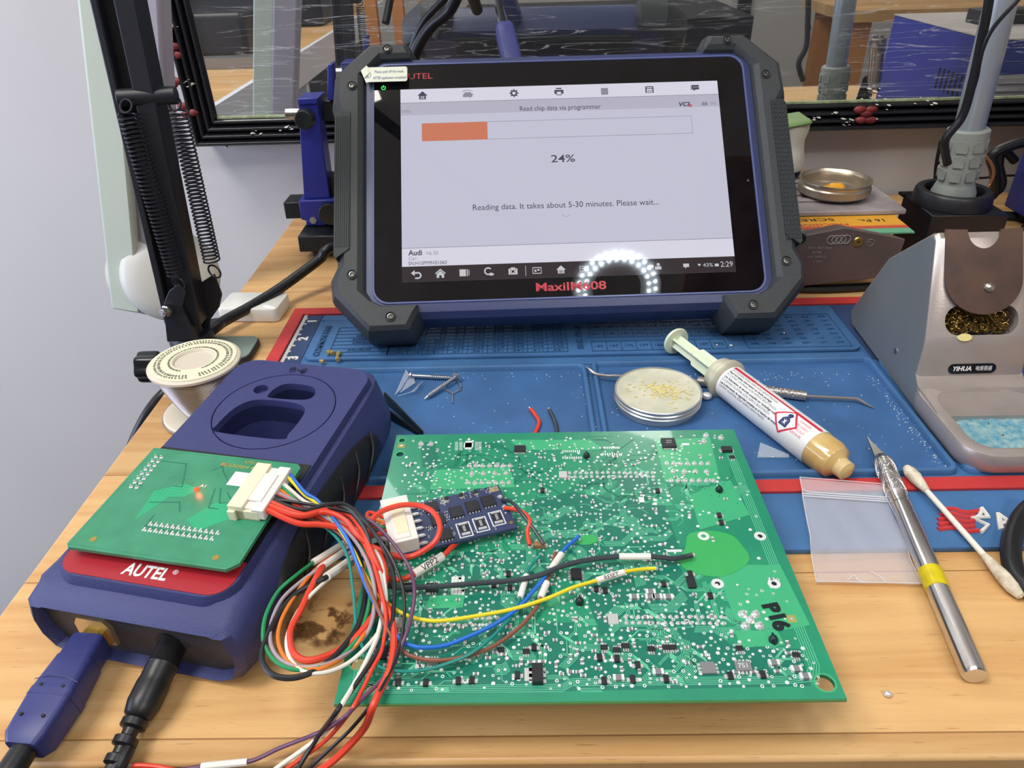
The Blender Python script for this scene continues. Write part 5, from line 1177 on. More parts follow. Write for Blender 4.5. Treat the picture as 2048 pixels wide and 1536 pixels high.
MB(frame(u0, ux, V((0, 1, 0)), du)).box(.0100, -.008, .03, .036, .010, .62).build('arm_cover', mat('lilac_grey_plastic', (176, 170, 182), .5), wl, bevel=.003)
e_ = u0+du*.60; MB().box(e_.x-.02, .49, e_.z-.02, e_.x+.02, YW, e_.z+.02).build('wall_bracket', WL2, wl, bevel=.003)
# ---------------------------------------------------------------- blue board holder behind the tablet
BLH = mat('blue_enamel', (44, 52, 140), .35, bump=.06, bscale=700); BKM = mat('black_steel', (34, 38, 40), .35, var=.25, scale=40)
YB = .575
bh = thing('board_holder', 'blue steel circuit board holder on black feet behind the tablet', 'holder', (-.165, .58, 0))
def pyp(pts, y, t, name, m, bev=.0006):
    ps = [PY(px, py, y) for px, py in pts]; mb = MB(); mb.loft([ps, [p+V((0, t, 0)) for p in ps]]); return mb.build(name, m, bh, bevel=bev)
pyp([(596, 206), (633, 204), (660, 396), (608, 398)], YB, .018, 'upright', BLH); pyp([(594, 198), (636, 196), (633, 208), (596, 210)], YB-.002, .024, 'upright_cap', BLH)
pyp([(596, 402), (700, 398), (700, 428), (648, 452), (612, 452), (612, 442), (602, 440)], YB-.004, .034, 'slide_block', BLH, .001)
pyp([(566, 406), (600, 405), (602, 437), (572, 438)], YB+.003, .022, 'rail', BKM); kc = PY(612, 236, YB-.004)
MB().cyl(kc, kc+V((0, -.008, 0)), .0078, .0070, n=14).build('knob', BKM, bh, bevel=.0006); MB().cyl(kc+V((-.016, .006, .002)), kc+V((0, .006, .002)), .004).build('knob', STEEL, bh)
kc = PY(662, 425, YB-.006); MB().cyl(kc, kc+V((0, -.006, 0)), .009, n=14).build('knob', BKM, bh, bevel=.0006); MB().cyl(PY(626, 441, YB-.004), PY(626, 441, YB-.006), .0030, n=6).build('bolt', STEEL, bh)
pyp([(645, 202), (700, 200), (700, 240), (645, 242)], YB+.012, .016, 'jaw', BKM)
pyp([(655, 130), (664, 128), (668, 200), (655, 202)], YB+.008, .012, 'jaw_arm', BLH)
p0 = PY(598, 499, YB-.022); f0, f1 = p0.x, -.105
MB().loft([[(f0, YB-.022, .0075), (f1, YB-.022, .0075), (f1, YB+.05, .0075), (f0+.003, YB+.05, .0075)], [(f0-.0002, YB-.020, .020), (f1, YB-.020, .020), (f1, YB+.045, .028), (f0+.006, YB+.045, .028)]]).build('foot_casting', BKM, bh, bevel=.001)
for x, y in ((f0+.014, YB-.012), (f0+.016, YB+.038)): MB().cyl((x, y, .0002), (x, y, .008), .006, .007).build('rubber_foot', BLK, bh)
rail = MB().box(-.17, YB+.004, .045, .12, YB+.022, .060).build('rail_bar', BKM, bh)
MB().box(.08, YB-.012, .0002, .115, YB+.05, .045).build('foot_casting', BKM, bh, bevel=.001)
# ================================================================ small things on the mat
ZM = .0034
SCW = mat('zinc_screw', (196, 198, 204), .3, metal=.9)
def screw(a, b, name, label, rh=.0024):
    A, Bp = V(a), V(b); t = thing(name, label, 'screw', ((A.x+Bp.x)/2, (A.y+Bp.y)/2, ZM)); L_ = (Bp-A).length; M_ = along(A, Bp)
    MB(M_).lathe([(.0001, 0), (rh*.8, .0004), (rh, .0014), (rh, .0019), (.0012, .0024)], 20).build('head', SCW, t)
    MB(M_).lathe([(.00105, .002), (.00105, L_*.48), (.0010, L_*.5)], 14).build('shank', SCW, t)
    pr_ = []; z = L_*.48; k = 0
    while z < L_-.002:
        s_ = min(1, (L_-z)/.005); pr_ += [(.0009*s_+.0001, z), (.00145*s_, z+.0006), (.0009*s_+.0001, z+.0011)]; z += .00125
    pr_.append((.0001, L_)); MB(M_).lathe(pr_, 14).build('thread', SCW, t)
screw(P(817, 751, ZM+.0025), P(912, 756, ZM+.0014), 'wood_screw', 'zinc wood screw lying level at the back of the tray')
screw(P(916, 750, ZM+.0040), P(848, 798, ZM+.0014), 'wood_screw', 'zinc wood screw lying slanted across the other one')
p = [P(905, 806, ZM+.0006), P(905, 787, ZM+.0006), P(891, 779, ZM+.0006), P(893, 768, ZM+.0006), P(912, 757, ZM+.0008), P(922, 773, ZM+.0006), P(921, 779, ZM+.0006), P(905, 787, ZM+.0006)]
tag(MB().tube(p, .00055, 6, sm=False).build('eject_pin', SCW), 'bent steel wire card-eject pin under the slanted screw', 'pin')
CLR = mat('clear_film', (235, 240, 245), .12, alpha=.28)
fm = MB()
for q_ in (((790, 790), (812, 740), (818, 752), (800, 780)), ((800, 785), (830, 765), (826, 752), (815, 760)), ((795, 792), (830, 782), (838, 765), (846, 762), (822, 784))):
    a = [P(px, py, ZM+.0006+.0025*(i % 2)) for i, (px, py) in enumerate(q_)]; fm.v += a; n0 = len(fm.v)-len(a); fm.f.append(tuple(range(n0, n0+len(a))))
    fm.tube(a, .00018, 4, sm=False)
tag(fm.build('plastic_scrap', CLR), 'crumpled scrap of clear plastic film beside the screws', 'plastic scrap')
def snip(pts, m, label):
    t = thing('wire_snippet', label, 'wire', tuple(P(pts[1][0], pts[1][1], ZM))); MB().tube([P(a, b_, ZM+.0012) for a, b_ in pts], .0011, 8).build('insulation', m, t)
    a, b_ = P(pts[0][0], pts[0][1], ZM+.0012), P(pts[1][0], pts[1][1], ZM+.0012); MB().tube([a+(a-b_).normalized()*.002, a], .0003, 5).build('bare_strands', SCW, t)
snip([(1061, 818), (1072, 832), (1078, 846), (1070, 866), (1060, 880)], WR, 'short red wire offcut in the left tray'); snip([(1099, 820), (1106, 834), (1112, 850), (1114, 868), (1114, 880)], WGy, 'short black wire offcut in the left tray')
tw = thing('tweezers', 'black tweezers half hidden under the key programmer', 'tweezers', tuple(P(800, 830, ZM)))
for a, b_ in (((770, 795), (845, 866)), ((765, 820), (838, 868))):
    A, Bp = P(a[0], a[1], ZM+.004), P(b_[0], b_[1], ZM+.001); M_ = along(A, Bp); L_ = (Bp-A).length
    MB(M_).loft([[(-.0006, -.0035, 0), (.0006, -.0035, 0), (.0006, .0035, 0), (-.0006, .0035, 0)], [(-.0005, -.0012, L_), (.0005, -.0012, L_), (.0005, .0012, L_), (-.0005, .0012, L_)]]).build('blade', mat('black_metal', (34, 34, 38), .3, metal=.6), tw)
# crumbs of rosin on the pin panel
RSN = mat('rosin_crumb', (150, 132, 78), .4)
for i, q_ in enumerate((((655, 706), (662, 702), (666, 707)), ((679, 704), (675, 712), (676, 720)), ((640, 722), (648, 723)))):
    c = thing('rosin_crumb', ('small lumpy rosin crumb on the blue panel left of the tablet foot', 'long bent rosin crumb on the blue panel left of the tablet foot', 'flat rosin smear crumb at the front edge of the blue panel')[i], 'rosin crumb', tuple(P(q_[0][0], q_[0][1], .0052)))
    MB().tube([P(a, b_, .0066) for a, b_ in q_], lambda t: .0012+.0004*math.sin(9*t), 7).build('lump', RSN, c)
# solder beads
for px, py, z, r, lab in ((1413, 792, ZM, .0028, 'solder bead on the mat against the round tin'), (1776, 1388, 0, .0013, 'tiny solder bead alone on the bench at lower right'), (1462, 691, .0052, .0010, 'tiny white bead on the pin panel under the tablet'), (1434, 690, .0052, .0007, 'smallest white bead on the pin panel'), (1568, 666, .0052, .0007, 'tiny bead beside the right tablet foot')):
    q_ = P(px, py, z+r*.8); tag(MB().sph(q_, r, 16, (1.15, .9, .8)).build('solder_bead', SLD), lab, 'solder bead')
# speckles of solder dust in the trays
mb = MB(); rnd = random.Random(21)
for i in range(420):
    k = rnd.random()
    if k < .3: px, py = rnd.uniform(870, 1700), rnd.gauss(752, 5)
    elif k < .55: t = rnd.random(); px, py = 1735+t*150+rnd.gauss(0, 6), 745+t*190
    elif k < .7: t = rnd.random(); px, py = 1168+t*20+rnd.gauss(0, 3), 755+t*100
    else: px, py = rnd.uniform(800, 1850), rnd.uniform(745, 930)
    q_ = P(px, py, ZM+.0001)
    if not (-.128 < q_.x < .203 and .272 < q_.y < .37): continue
    r = rnd.uniform(.00012, .0004); mb.sph(q_, r, 6)
mb.build('solder_dust', PAD); tag(bpy.data.objects['solder_dust'], 'fine pale solder dust scattered in the blue trays', 'dust', kind='stuff')
# ---------------------------------------------------------------- round flux tin
fr_y = P(1318, 858, ZM).y; zt_ = ZM
while P(1318, 829, zt_).y > fr_y: zt_ += .0005
TW = (P(1406, 790, zt_).x-P(1228, 785, zt_).x)/2; TC = V((P(1317, 780, zt_).x, fr_y+TW, ZM)); TH = zt_-ZM
tin = thing('flux_tin', 'open round aluminium tin with amber rosin scraps on its lid', 'tin', tuple(TC))
ALU = mat('aluminium', (206, 206, 200), .3, metal=.75, var=.06, scale=80); FLX = mat('milky_flux', (188, 190, 168), .45, rgb2=(206, 204, 182), scale=120); AMB = mat('amber_rosin', (222, 208, 140), .2)
MB(MX.Translation(TC)).lathe([(.0001, 0), (TW*.93, 0), (TW*.95, .0012), (TW*.95, TH*.42), (TW*.93, TH*.45)], 64).build('base', ALU, tin)
MB(MX.Translation(TC)).lathe([(TW*.94, TH*.42), (TW, TH*.44), (TW*1.0, TH*.5), (TW*.97, TH*.56), (TW*.97, TH*.6), (TW, TH*.66), (TW, TH*.72), (TW*.975, TH*.78), (TW*.975, TH*.82), (TW, TH*.88), (TW*1.0, TH*.97), (TW*.985, TH), (TW*.965, TH), (TW*.955, TH*.93), (TW*.955, TH*.90)], 64).build('lid_rim', ALU, tin)
MB(MX.Translation(TC)).lathe([(TW*.957, TH*.92), (TW*.93, TH*.905), (TW*.5, TH*.90), (.0001, TH*.90)], 64).build('lid_inside', FLX, tin)
rnd = random.Random(3); mb = MB(); mr = MB()
for i in range(320):
    a = rnd.uniform(0, 6.28); r = abs(rnd.gauss(0, .34))*TW; x, y = TC.x+r*math.cos(a)*1.25+.003, TC.y+r*math.sin(a)*.8
    if (x-TC.x)**2+(y-TC.y)**2 > (TW*.85)**2: continue
    s_ = rnd.uniform(.0002, .0009); (mb if i % 2 else mr).sph((x, y, ZM+TH*.9+s_*.3), s_, 6, (rnd.uniform(.8, 1.8), 1, rnd.uniform(.4, .8)))
mb.build('rosin_scraps', AMB, tin, kind='stuff'); mr.build('rosin_dust', mat('pale_rosin', (200, 190, 140), .5), tin, kind='stuff')
# ---------------------------------------------------------------- syringe of flux
S0, S1 = P(1352, 682, .0128), P(1694, 943, .0105); Ms = along(S0, S1); SL = (S1-S0).length
def st(px, py):  # distance along the axis of the point nearest a pixel
    d = (S1-S0).normalized(); r = ray(px, py).normalized(); w0 = CO-S0; a_, b_ = d.dot(r), 1
    return (w0.dot(d)-w0.dot(r)*a_)/(1-a_*a_)*1.0 if False else ((w0.dot(d)-(w0.dot(r))*a_)/(1-a_*a_))
zf, zl0, zl1, zb = st(1446, 763), st(1462, 775), st(1634, 897), st(1662, 917)
RB = .0096; zl0 -= .0030
sy = thing('flux_syringe', 'fat plastic syringe of amber flux with a white printed label, lying diagonally on the mat', 'syringe', ((S0.x+S1.x)/2, (S0.y+S1.y)/2, ZM))
PPW = mat('milky_plastic', (216, 226, 200), .35, sss=.3); TRN = mat('frosted_plastic', (208, 204, 180), .25, alpha=.7, sss=.2); AMF = mat('amber_gel', (206, 176, 116), .15, rgb2=(190, 156, 92), scale=90, coat=.6)
MB(Ms).lathe([(.0001, -.0008), (.0082, -.0008), (.0086, 0), (.0082, .0010), (.0001, .0012)], 36).build('thumb_disc', PPW, sy)
dv = (S1-S0).normalized(); vw = (CO-(S0+S1)/2).normalized(); vz = (vw-dv*vw.dot(dv)).normalized(); vx = dv.cross(vz)*1.0
Mv = frame(S0, vx, vz, dv)      # x across, y toward viewer, z along
mb = MB(Mv)
for a in ((0, 0), (90, 0)):
    R_ = MX.Rotation(math.radians(a[0]+0), 4, 'Z')
    w1, w2, z1 = .0042, .0058, zf*.42
    mb.loft([[(-w1, -.0007, .0005), (w1, -.0007, .0005), (w1, .0007, .0005), (-w1, .0007, .0005)], [(-w1, -.0007, z1), (w1, -.0007, z1), (w1, .0007, z1), (-w1, .0007, z1)], [(-w2, -.0007, z1+.002), (w2, -.0007, z1+.002), (w2, .0007, z1+.002), (-w2, .0007, z1+.002)], [(-w2, -.0007, zl0), (w2, -.0007, zl0), (w2, .0007, zl0), (-w2, .0007, zl0)]], R_)
mb.build('plunger', PPW, sy, ang=30)
MB(Ms).lathe([(.0066, zf-.0065), (.0098, zf-.0062), (.0102, zf-.004), (.0100, zf-.0015), (.0104, zf-.0010), (.0118, zf-.0004), (.0120, zf+.0020), (.0108, zf+.0032), (RB, zf+.0036)], 36).build('barrel_collar', TRN, sy)
MB(Ms).lathe([(RB-.0001, zf+.003), (RB-.0001, zb), (.0082, zb+.0035), (.0052, zb+.0055), (.0046, zb+.0065)], 44).build('barrel', AMF, sy)
MB(Ms).lathe([(RB+.00006, zl0), (RB+.00014, zl0+.0001), (RB+.00014, zl1), (RB+.00006, zl1+.0001)], 60).build('paper_label', mat('white_label', (226, 228, 226), .45), sy)
MB(Ms).lathe([(.0046, zb+.004), (.0050, zb+.0065), (.0047, SL-.002), (.0048, SL), (.0034, SL+.0006), (.0028, SL-.002), (.0001, SL-.0025)], 18).build('nozzle', mat('amber_frosted', (206, 184, 132), .3, sss=.2), sy)
MB(Ms).sph((0, 0, SL+.0002), .0040, 12, (1, 1, .35)).build('flux_blob', AMF, sy)
lab = [c_ for c_ in sy.children if c_.name.startswith('paper_label')][0]
RL = RB+.00018
def cyl_map(me, z0, th0):
    for v in me.vertices:
        th = th0+v.co.y/RL; r = RL+v.co.z
        # angle 0 faces the viewer, positive toward the upper right of the picture
        q_ = S0+dv*(z0+v.co.x)+(vz*math.cos(th)+upv*math.sin(th))*r; v.co = q_
upv = dv.cross(vz); 
if upv.z < 0: upv = -upv
def ctext(s_, size, z0, th, m, w_=None, shear=0, al='LEFT', bold=0):
    o = text(s_, size, I4, m, lab, 'label_print', .00001, al, bold=bold, shear=shear, width=w_); cyl_map(o.data, z0, th)
def cpoly(pts, m, z0, th, h=.00002, name='label_print'):
    "convex patch sliced across so that it can bend round the barrel"
    mb = MB(); ys = [p[1] for p in pts]; y0, y1 = min(ys), max(ys); n = max(1, int((y1-y0)/.0006))
    def cross(y):
        xs = []
        for i in range(len(pts)):
            a, b_ = pts[i-1], pts[i]
            if (a[1]-y)*(b_[1]-y) <= 0 and a[1] != b_[1]: xs.append(a[0]+(b_[0]-a[0])*(y-a[1])/(b_[1]-a[1]))
            elif a[1] == y and b_[1] == y: xs += [a[0], b_[0]]
        return (min(xs), max(xs)) if xs else (0, 0)
    e = 1e-7
    for i in range(n):
        ya_, yb_ = y0+(y1-y0)*i/n+e, y0+(y1-y0)*(i+1)/n-e; a, b_ = cross(ya_), cross(yb_)
        mb.quad((a[0], ya_, h), (a[1], ya_, h), (b_[1], yb_, h), (b_[0], yb_, h))
    o = mb.build(name, m, lab); cyl_map(o.data, z0, th); return o
LR = mat('label_red', (196, 42, 68), .5); LK = mat('label_black', (44, 44, 52), .6); LB_ = mat('label_blue', (36, 52, 104), .5)
LL = zl1-zl0; n_ = 30
mb = MB()
for i in range(n_):
    a, b_ = i*LL*.98/n_, (i+1)*LL*.98/n_
    for yy in (-.0010, -.0003):
        mb.quad((a, yy, 0), (b_, yy, 0), (b_, yy+.0007, 0), (a, yy+.0007, 0))
o = mb.build('label_stripe', LR, lab); cyl_map(o.data, zl0+.001, .98)
cpoly([(0, -.0013), (.016, -.0013), (.016, .0007), (0, .0007)], LR, zl0+.001, .98, .00003); cpoly([(0, -.0013), (.017, -.0013), (.017, .0007), (0, .0007)], LR, zl0+LL-.018, .98, .00003)
WPR = mat('white_label', (226, 228, 226), .45)
ctext('FLUX-CORE', .0024, zl0+.002, .95, WPR, .0135, .3, bold=.0001); ctext('10 ml LITE', .0024, zl0+LL-.0168, .95, WPR, .0145, .3, bold=.0001)
for i, (s_, w_, b_) in enumerate((('EN CONTAINS ROSIN, ADIPIC ACID, BENZOTRIAZOLE', .035, 0), ('Read full safety information on inside package.', .033, .00005), ('FR CONTIENT COLOPHANE, ACIDE ADIPIQUE, BENZOTRIAZOLE', .0385, 0), ("Lire l'information de sécurité complète sur l'emballage intérieur.", .043, .00005), ('ES CONTIENE COLOFONIA, ÁCIDO ADÍPICO, BENZOTRIAZOL', .037, 0), ('Lea la información de seguridad completa en el interior del empaque.', .046, .00005), ('CONTÉM COLOFÓNIA, ÁCIDO ADÍPICO, BENZOTRIAZOL', .036, 0))):
    ctext(s_, .0018, zl0+.002, .70-i*.195, LK, w_, bold=b_)
zp = zl0+LL*.74
for i, s_ in enumerate(('DANGER', 'PELIGRO', 'PERICOLO', 'GEFAHR')): ctext(s_, .0020, zl0+LL-.0118, .62-i*.24, LR, .0072)
o = MB(); a = .0078
cpoly([(-a, 0), (0, -a), (a, 0), (0, a)], LR, zp, .18, .00002); cpoly([(-a*.82, 0), (0, -a*.82), (a*.82, 0), (0, a*.82)], WPR, zp, .18, .00005)
def rot45(pts, k=1): return [((x-y)*.7071*k, (x+y)*.7071*k) for x, y in pts]
cpoly(circ(.0, .0034, .0015, 16), LB_, zp, .18, .00008, 'hazard_symbol'); cpoly([(-.0007, .0024), (.0007, .0024), (.0024, .0006), (.0026, -.0032), (-.0026, -.0032), (-.0024, .0006)], LB_, zp, .18, .00008, 'hazard_symbol')
stp = []
for i in range(12):
    r = .0018 if i % 2 == 0 else .0006; stp.append((r*math.cos(math.radians(30*i)), -.0010+r*math.sin(math.radians(30*i))))
for k in range(4):
    a = math.radians(45*k); c_, s_ = math.cos(a), math.sin(a); cpoly([(x*c_-y*s_, x*s_+y*c_-.0008) for x, y in ((-.0019, 0), (0, -.0003), (.0019, 0), (0, .0003))], WPR, zp, .18, .00012, 'hazard_star')
# ---------------------------------------------------------------- dental pick
pk_ = thing('steel_pick', 'steel probe with knurled handle passing under the tin and the syringe', 'pick', tuple(P(1480, 770, ZM)))
h0, h1 = P(1395, 762, ZM+.0028), P(1612, 792, ZM+.0030)
PKM = mat('pick_steel', (184, 178, 172), .3, metal=.85)
mb = MB(); mb.cyl(h0, h1, .0027, n=20); o = mb.build('handle', PKM, pk_)
Mh_ = along(h0, h1); Lh = (h1-h0).length; mb = MB(Mh_)
for k in range(10):
    for sg in (1, -1):
        mb.tube([(.0027*math.cos(sg*t*14+k*.628), .0027*math.sin(sg*t*14+k*.628), Lh*.45+t*Lh*.50) for t in [i/14 for i in range(15)]], .00026, 4, sm=False)
mb.build('knurling', PKM, o)
MB().tube([h1-V((.001, 0, 0)), P(1622, 793, ZM+.003), P(1660, 795, ZM+.0028), P(1700, 797, ZM+.0026), P(1716, 799, ZM+.0024), P(1735, 809, ZM+.0015), P(1751, 817, ZM+.0006)], lambda t: .0009 if t < .7 else .0009-.0024*(t-.7), 8).build('tip', PKM, pk_)
MB().tube([h0, P(1300, 757, ZM+.0028), P(1240, 752, ZM+.0045), P(1214, 752, ZM+.0040), P(1192, 748, ZM+.0040), P(1180, 740, ZM+.0045), P(1170, 732, ZM+.0044)], lambda t: .0009 if t < .8 else .0009-.0030*(t-.8), 8).build('tip', PKM, pk_)
# clear triangular pick
cl = MB(); tri = [P(1514, 916, ZM+.0004), P(1520, 886, ZM+.0004), P(1577, 910, ZM+.0004), P(1579, 916, ZM+.0004)]
cl.loft([[V((p_.x, p_.y, ZM+.0003)) for p_ in tri], [V((p_.x, p_.y, ZM+.0012)) for p_ in tri]])
tag(cl.build('triangle_pick', mat('clear_acrylic', (226, 236, 240), .08, alpha=.22), bevel=.0004), 'clear triangular plastic opening pick below the syringe', 'opening pick')
# ---------------------------------------------------------------- craft knife
k0, k1, k2, k3, k4 = P(1732, 872, .0072), P(1763, 918, .0078), P(1785, 984, .0078), P(1790, 1002, .0075), P(1950, 1352, .0046)
kn = thing('craft_knife', 'aluminium craft knife with yellow tape round its handle', 'knife', (k3.x, k3.y, 0))
kd = (k4-k1).normalized(); Mk_ = along(k1-kd*.0, k4)
def kz(p_): return (p_-k1).dot(kd)
L4 = kz(k4); zc1, zc2 = kz(P(1786, 990, .0076)), kz(P(1793, 1008, .0075))
CHR = mat('polished_aluminium', (208, 206, 204), .2, metal=.95)
MB(Mk_).lathe([(.0001, -.001), (.0030, -.001), (.0042, .002), (.0044, .003), (.0044, zc1-.001), (.0040, zc1), (.0040, zc2-.0008), (.0032, zc2-.0004), (.0032, zc2+.0002)], 32).build('collet', CHR, kn)
mb = MB(Mk_)
for k in range(22):
    for sg in (1, -1):
        mb.tube([(.00435*math.cos(sg*t*3+k*.2856), .00435*math.sin(sg*t*3+k*.2856), .003+t*(zc1-.004)) for t in [i/10 for i in range(11)]], .0002, 4, sm=False)
mb.build('knurling', CHR, kn)
MB(Mk_).lathe([(.0032, zc2), (.0043, zc2+.0004), (.0043, L4-.0012), (.0038, L4), (.0001, L4+.0002)], 36).build('handle', CHR, kn)
zt0, zt1 = kz(P(1851, 1138, .0068)), kz(P(1869, 1176, .0066))
MB(Mk_).lathe([(.0043, zt0), (.0046, zt0+.0001), (.0046, zt1), (.0043, zt1+.0001)], 36).build('tape_band', mat('yellow_tape', (206, 188, 24), .3, var=.1, scale=300), kn)
bl = [P(1732, 872, .0062), P(1742, 884, .0066), P(1774, 915, .0082), P(1768, 924, .0076), P(1752, 920, .0070)]
mb = MB(); mb.loft([[p_ for p_ in bl], [p_+V((0, 0, .0006)) for p_ in bl]]); mb.build('blade', mat('blade_steel', (120, 118, 114), .25, metal=.9), kn)
# ---------------------------------------------------------------- cotton swab
CTN = mat('soiled_cotton', (186, 174, 150), .9, rgb2=(222, 214, 192), scale=220, bump=.5, bscale=900, sss=.1)
sw = thing('cotton_swab', 'used cotton swab lying across the red border at lower right', 'cotton swab', tuple(P(1910, 1050, .003)))
q0, q1 = P(1812, 935, .0082), P(2030, 1180, .0032)
d = (q1-q0).normalized(); Ls = (q1-q0).length; Mq = along(q0, q1)
MB(Mq).cyl((0, 0, .008), (0, 0, Ls-.012), .0013, n=12).build('stick', mat('swab_stick', (226, 220, 206), .6), sw)
MB(Mq).lathe([(.0001, -.001), (.0018, .0), (.0029, .003), (.0030, .007), (.0024, .011), (.0014, .016)], 16).build('cotton_tip', CTN, sw)
MB(Mq).lathe([(.0014, Ls-.018), (.0022, Ls-.012), (.0029, Ls-.006), (.0028, Ls-.001), (.0016, Ls+.003), (.0001, Ls+.0038)], 16).build('cotton_tip', CTN, sw)
# ---------------------------------------------------------------- zip bag
BAG = mat('clear_polythene', (232, 232, 240), .16, alpha=.24, bump=.3, bscale=60)
bg = thing('zip_bag', 'small empty clear zip bag lying half on the mat', 'bag', tuple(P(1720, 1060, .002)))
b_tl, b_tr, b_br, b_bl = P(1600, 953, .007), P(1764, 966, .007), P(1842, 1170, .0012), P(1632, 1166, .0012)
N_ = 22
def sheet(dz, sd):
    mb = MB(); r_ = random.Random(sd); idx = {}
    for j in range(N_+1):
        for i in range(N_+1):
            u, v = i/N_, j/N_; p_ = (b_bl*(1-u)+b_br*u)*(1-v)+(b_tl*(1-u)+b_tr*u)*v
            base = max(.0052 if p_.y > .2555 and p_.y < .268 else (.0036 if p_.y > .221 else .0006), 0)
            z = base+dz+.0007*abs(math.sin(9*u+4*v+sd))*math.sin(math.pi*v)**.5+(.0010*math.exp(-((v-.0)/.05)**2)*abs(math.sin(7*u)))
            mb.v.append(V((p_.x, p_.y, z)))
    for j in range(N_):
        for i in range(N_): a = j*(N_+1)+i; mb.f.append((a, a+1, a+N_+2, a+N_+1))
    return mb
o = sheet(.0003, 1).build('lower_film', BAG, bg, ang=180); o = sheet(.0009, 4).build('upper_film', BAG, bg, ang=180)
def bp_(u, v, dz): p_ = (b_bl*(1-u)+b_br*u)*(1-v)+(b_tl*(1-u)+b_tr*u)*v; return V((p_.x, p_.y, (.0056 if p_.y > .2555 else (.0044 if p_.y > .221 else .0012))+dz))
ZIP = mat('zip_ridge', (236, 236, 240), .2, alpha=.55)
for v in (.80, .825, .85): MB().tube([bp_(u/12, v, .0012) for u in range(13)], .00035, 5, 3).build('zip_ridge', ZIP, bg)
for pts in ([(i/8, 1.0) for i in range(9)], [(0, i/8) for i in range(9)], [(1, i/8) for i in range(9)], [(i/8, 0.0) for i in range(9)], [(.30, .02), (.38, .06), (.40, .02), (.46, 0.0)], [(.55, .10), (.63, .05), (.66, .0)]): MB().tube([bp_(u, v, .0010) for u, v in pts], .00022, 5, 3).build('seam', ZIP, bg)
# black cable loop at the right edge
cl_ = thing('loose_cable', 'thick black cord loop entering at the right edge beside the swab', 'cord', tuple(P(2040, 1090, 0)))
MB().tube([P(2080, 1000, .010), P(2046, 1030, .006), P(2026, 1072, .0052), P(2022, 1112, .0050), P(2034, 1152, .0042), P(2066, 1180, .0042), P(2120, 1190, .0042)], .0040, 12).build('cord', CBL, cl_)
# scorch marks
def scorch_mat():
    m = mat('scorched_varnish2', (104, 66, 30), .6); nt = m.node_tree; N = nt.nodes; L = nt.links; b = N['Principled BSDF']
    tc = N.new('ShaderNodeTexCoord'); gr = N.new('ShaderNodeTexNoise'); gr.inputs['Scale'].default_value = 160; gr.inputs['Detail'].default_value = 8; L.new(tc.outputs['Object'], gr.inputs[0])
    g2 = N.new('ShaderNodeTexNoise'); g2.inputs['Scale'].default_value = 45; L.new(tc.outputs['Object'], g2.inputs[0])
    mu = N.new('ShaderNodeMath'); mu.operation = 'MULTIPLY'; L.new(gr.outputs[0], mu.inputs[0]); L.new(g2.outputs[0], mu.inputs[1])
    cr = N.new('ShaderNodeValToRGB'); cr.color_ramp.elements[0].position = .24; cr.color_ramp.elements[1].position = .42; L.new(mu.outputs[0], cr.inputs[0])
    # fades out towards the rim of its own outline
    gd = N.new('ShaderNodeTexGradient'); gd.gradient_type = 'SPHERICAL'; mp = N.new('ShaderNodeMapping'); L.new(tc.outputs['Object'], mp.inputs[0]); mp.inputs['Scale'].default_value = (52, 62, 1)
    c = P(662, 1240, 0); mp.inputs['Location'].default_value = (-c.x*52, -c.y*62, 0); L.new(mp.outputs[0], gd.inputs[0])
    m2 = N.new('ShaderNodeMath'); m2.operation = 'MULTIPLY'; L.new(cr.outputs[0], m2.inputs[0]); L.new(gd.outputs[1], m2.inputs[1])
    m3 = N.new('ShaderNodeMath'); m3.operation = 'MULTIPLY'; m3.use_clamp = True; L.new(m2.outputs[0], m3.inputs[0]); m3.inputs[1].default_value = 2.4; L.new(m3.outputs[0], b.inputs['Alpha']); return m
c = P(662, 1240, 0); MB().prism(circ(c.x, c.y, .020, 32, .017), .00002, .00008).build('scorch_mark', scorch_mat(), bench)
# ================================================================ soldering iron holder
SIL = mat('silver_paint', (178, 168, 162), .36, metal=.55, var=.05, scale=60, bump=.06, bscale=900); SID = mat('side_panel_grey', (120, 126, 128), .42, metal=.3, var=.05, scale=18)
sn = thing('iron_holder', 'silver soldering iron holder with brown front plate, brass wool and blue sponge', 'soldering stand', (.236, .34, 0))
def hw(z): return .0235+.0060*max(0, (.088-z)/.088)
XC = lambda y: .2385-.0035*((.362-y)/.09)
prof = [(.418, .0045), (.4245, .011), (.4215, .018), (.400, .0585), (.396, .062), (.366, .0865), (.362, .0882), (.3585, .0865), (.3345, .0410), (.3325, .0350), (.3300, .0200), (.3240, .0160), (.300, .0150), (.300, .0045)]
def side(sx, ins=0): return [(XC(y)+sx*(hw(z)-ins), y, z) for y, z in prof]
mb = MB(); cy_, cz_ = .37, .04
def inset(k): return [(y+(cy_-y)*k, z+(cz_-z)*k) for y, z in prof]
rings = []
for sx, e in ((-1, 0), (-1, .0018), (1, .0018), (1, 0)):
    pr_ = prof if e else [(y+(cy_-y)*.03, z+(cz_-z)*.03) for y, z in prof]
    rings.append([(XC(y)+sx*(hw(z)-e), y, z) for y, z in pr_])
shell = mb.loft(rings).build('housing', SIL, sn, ang=28)
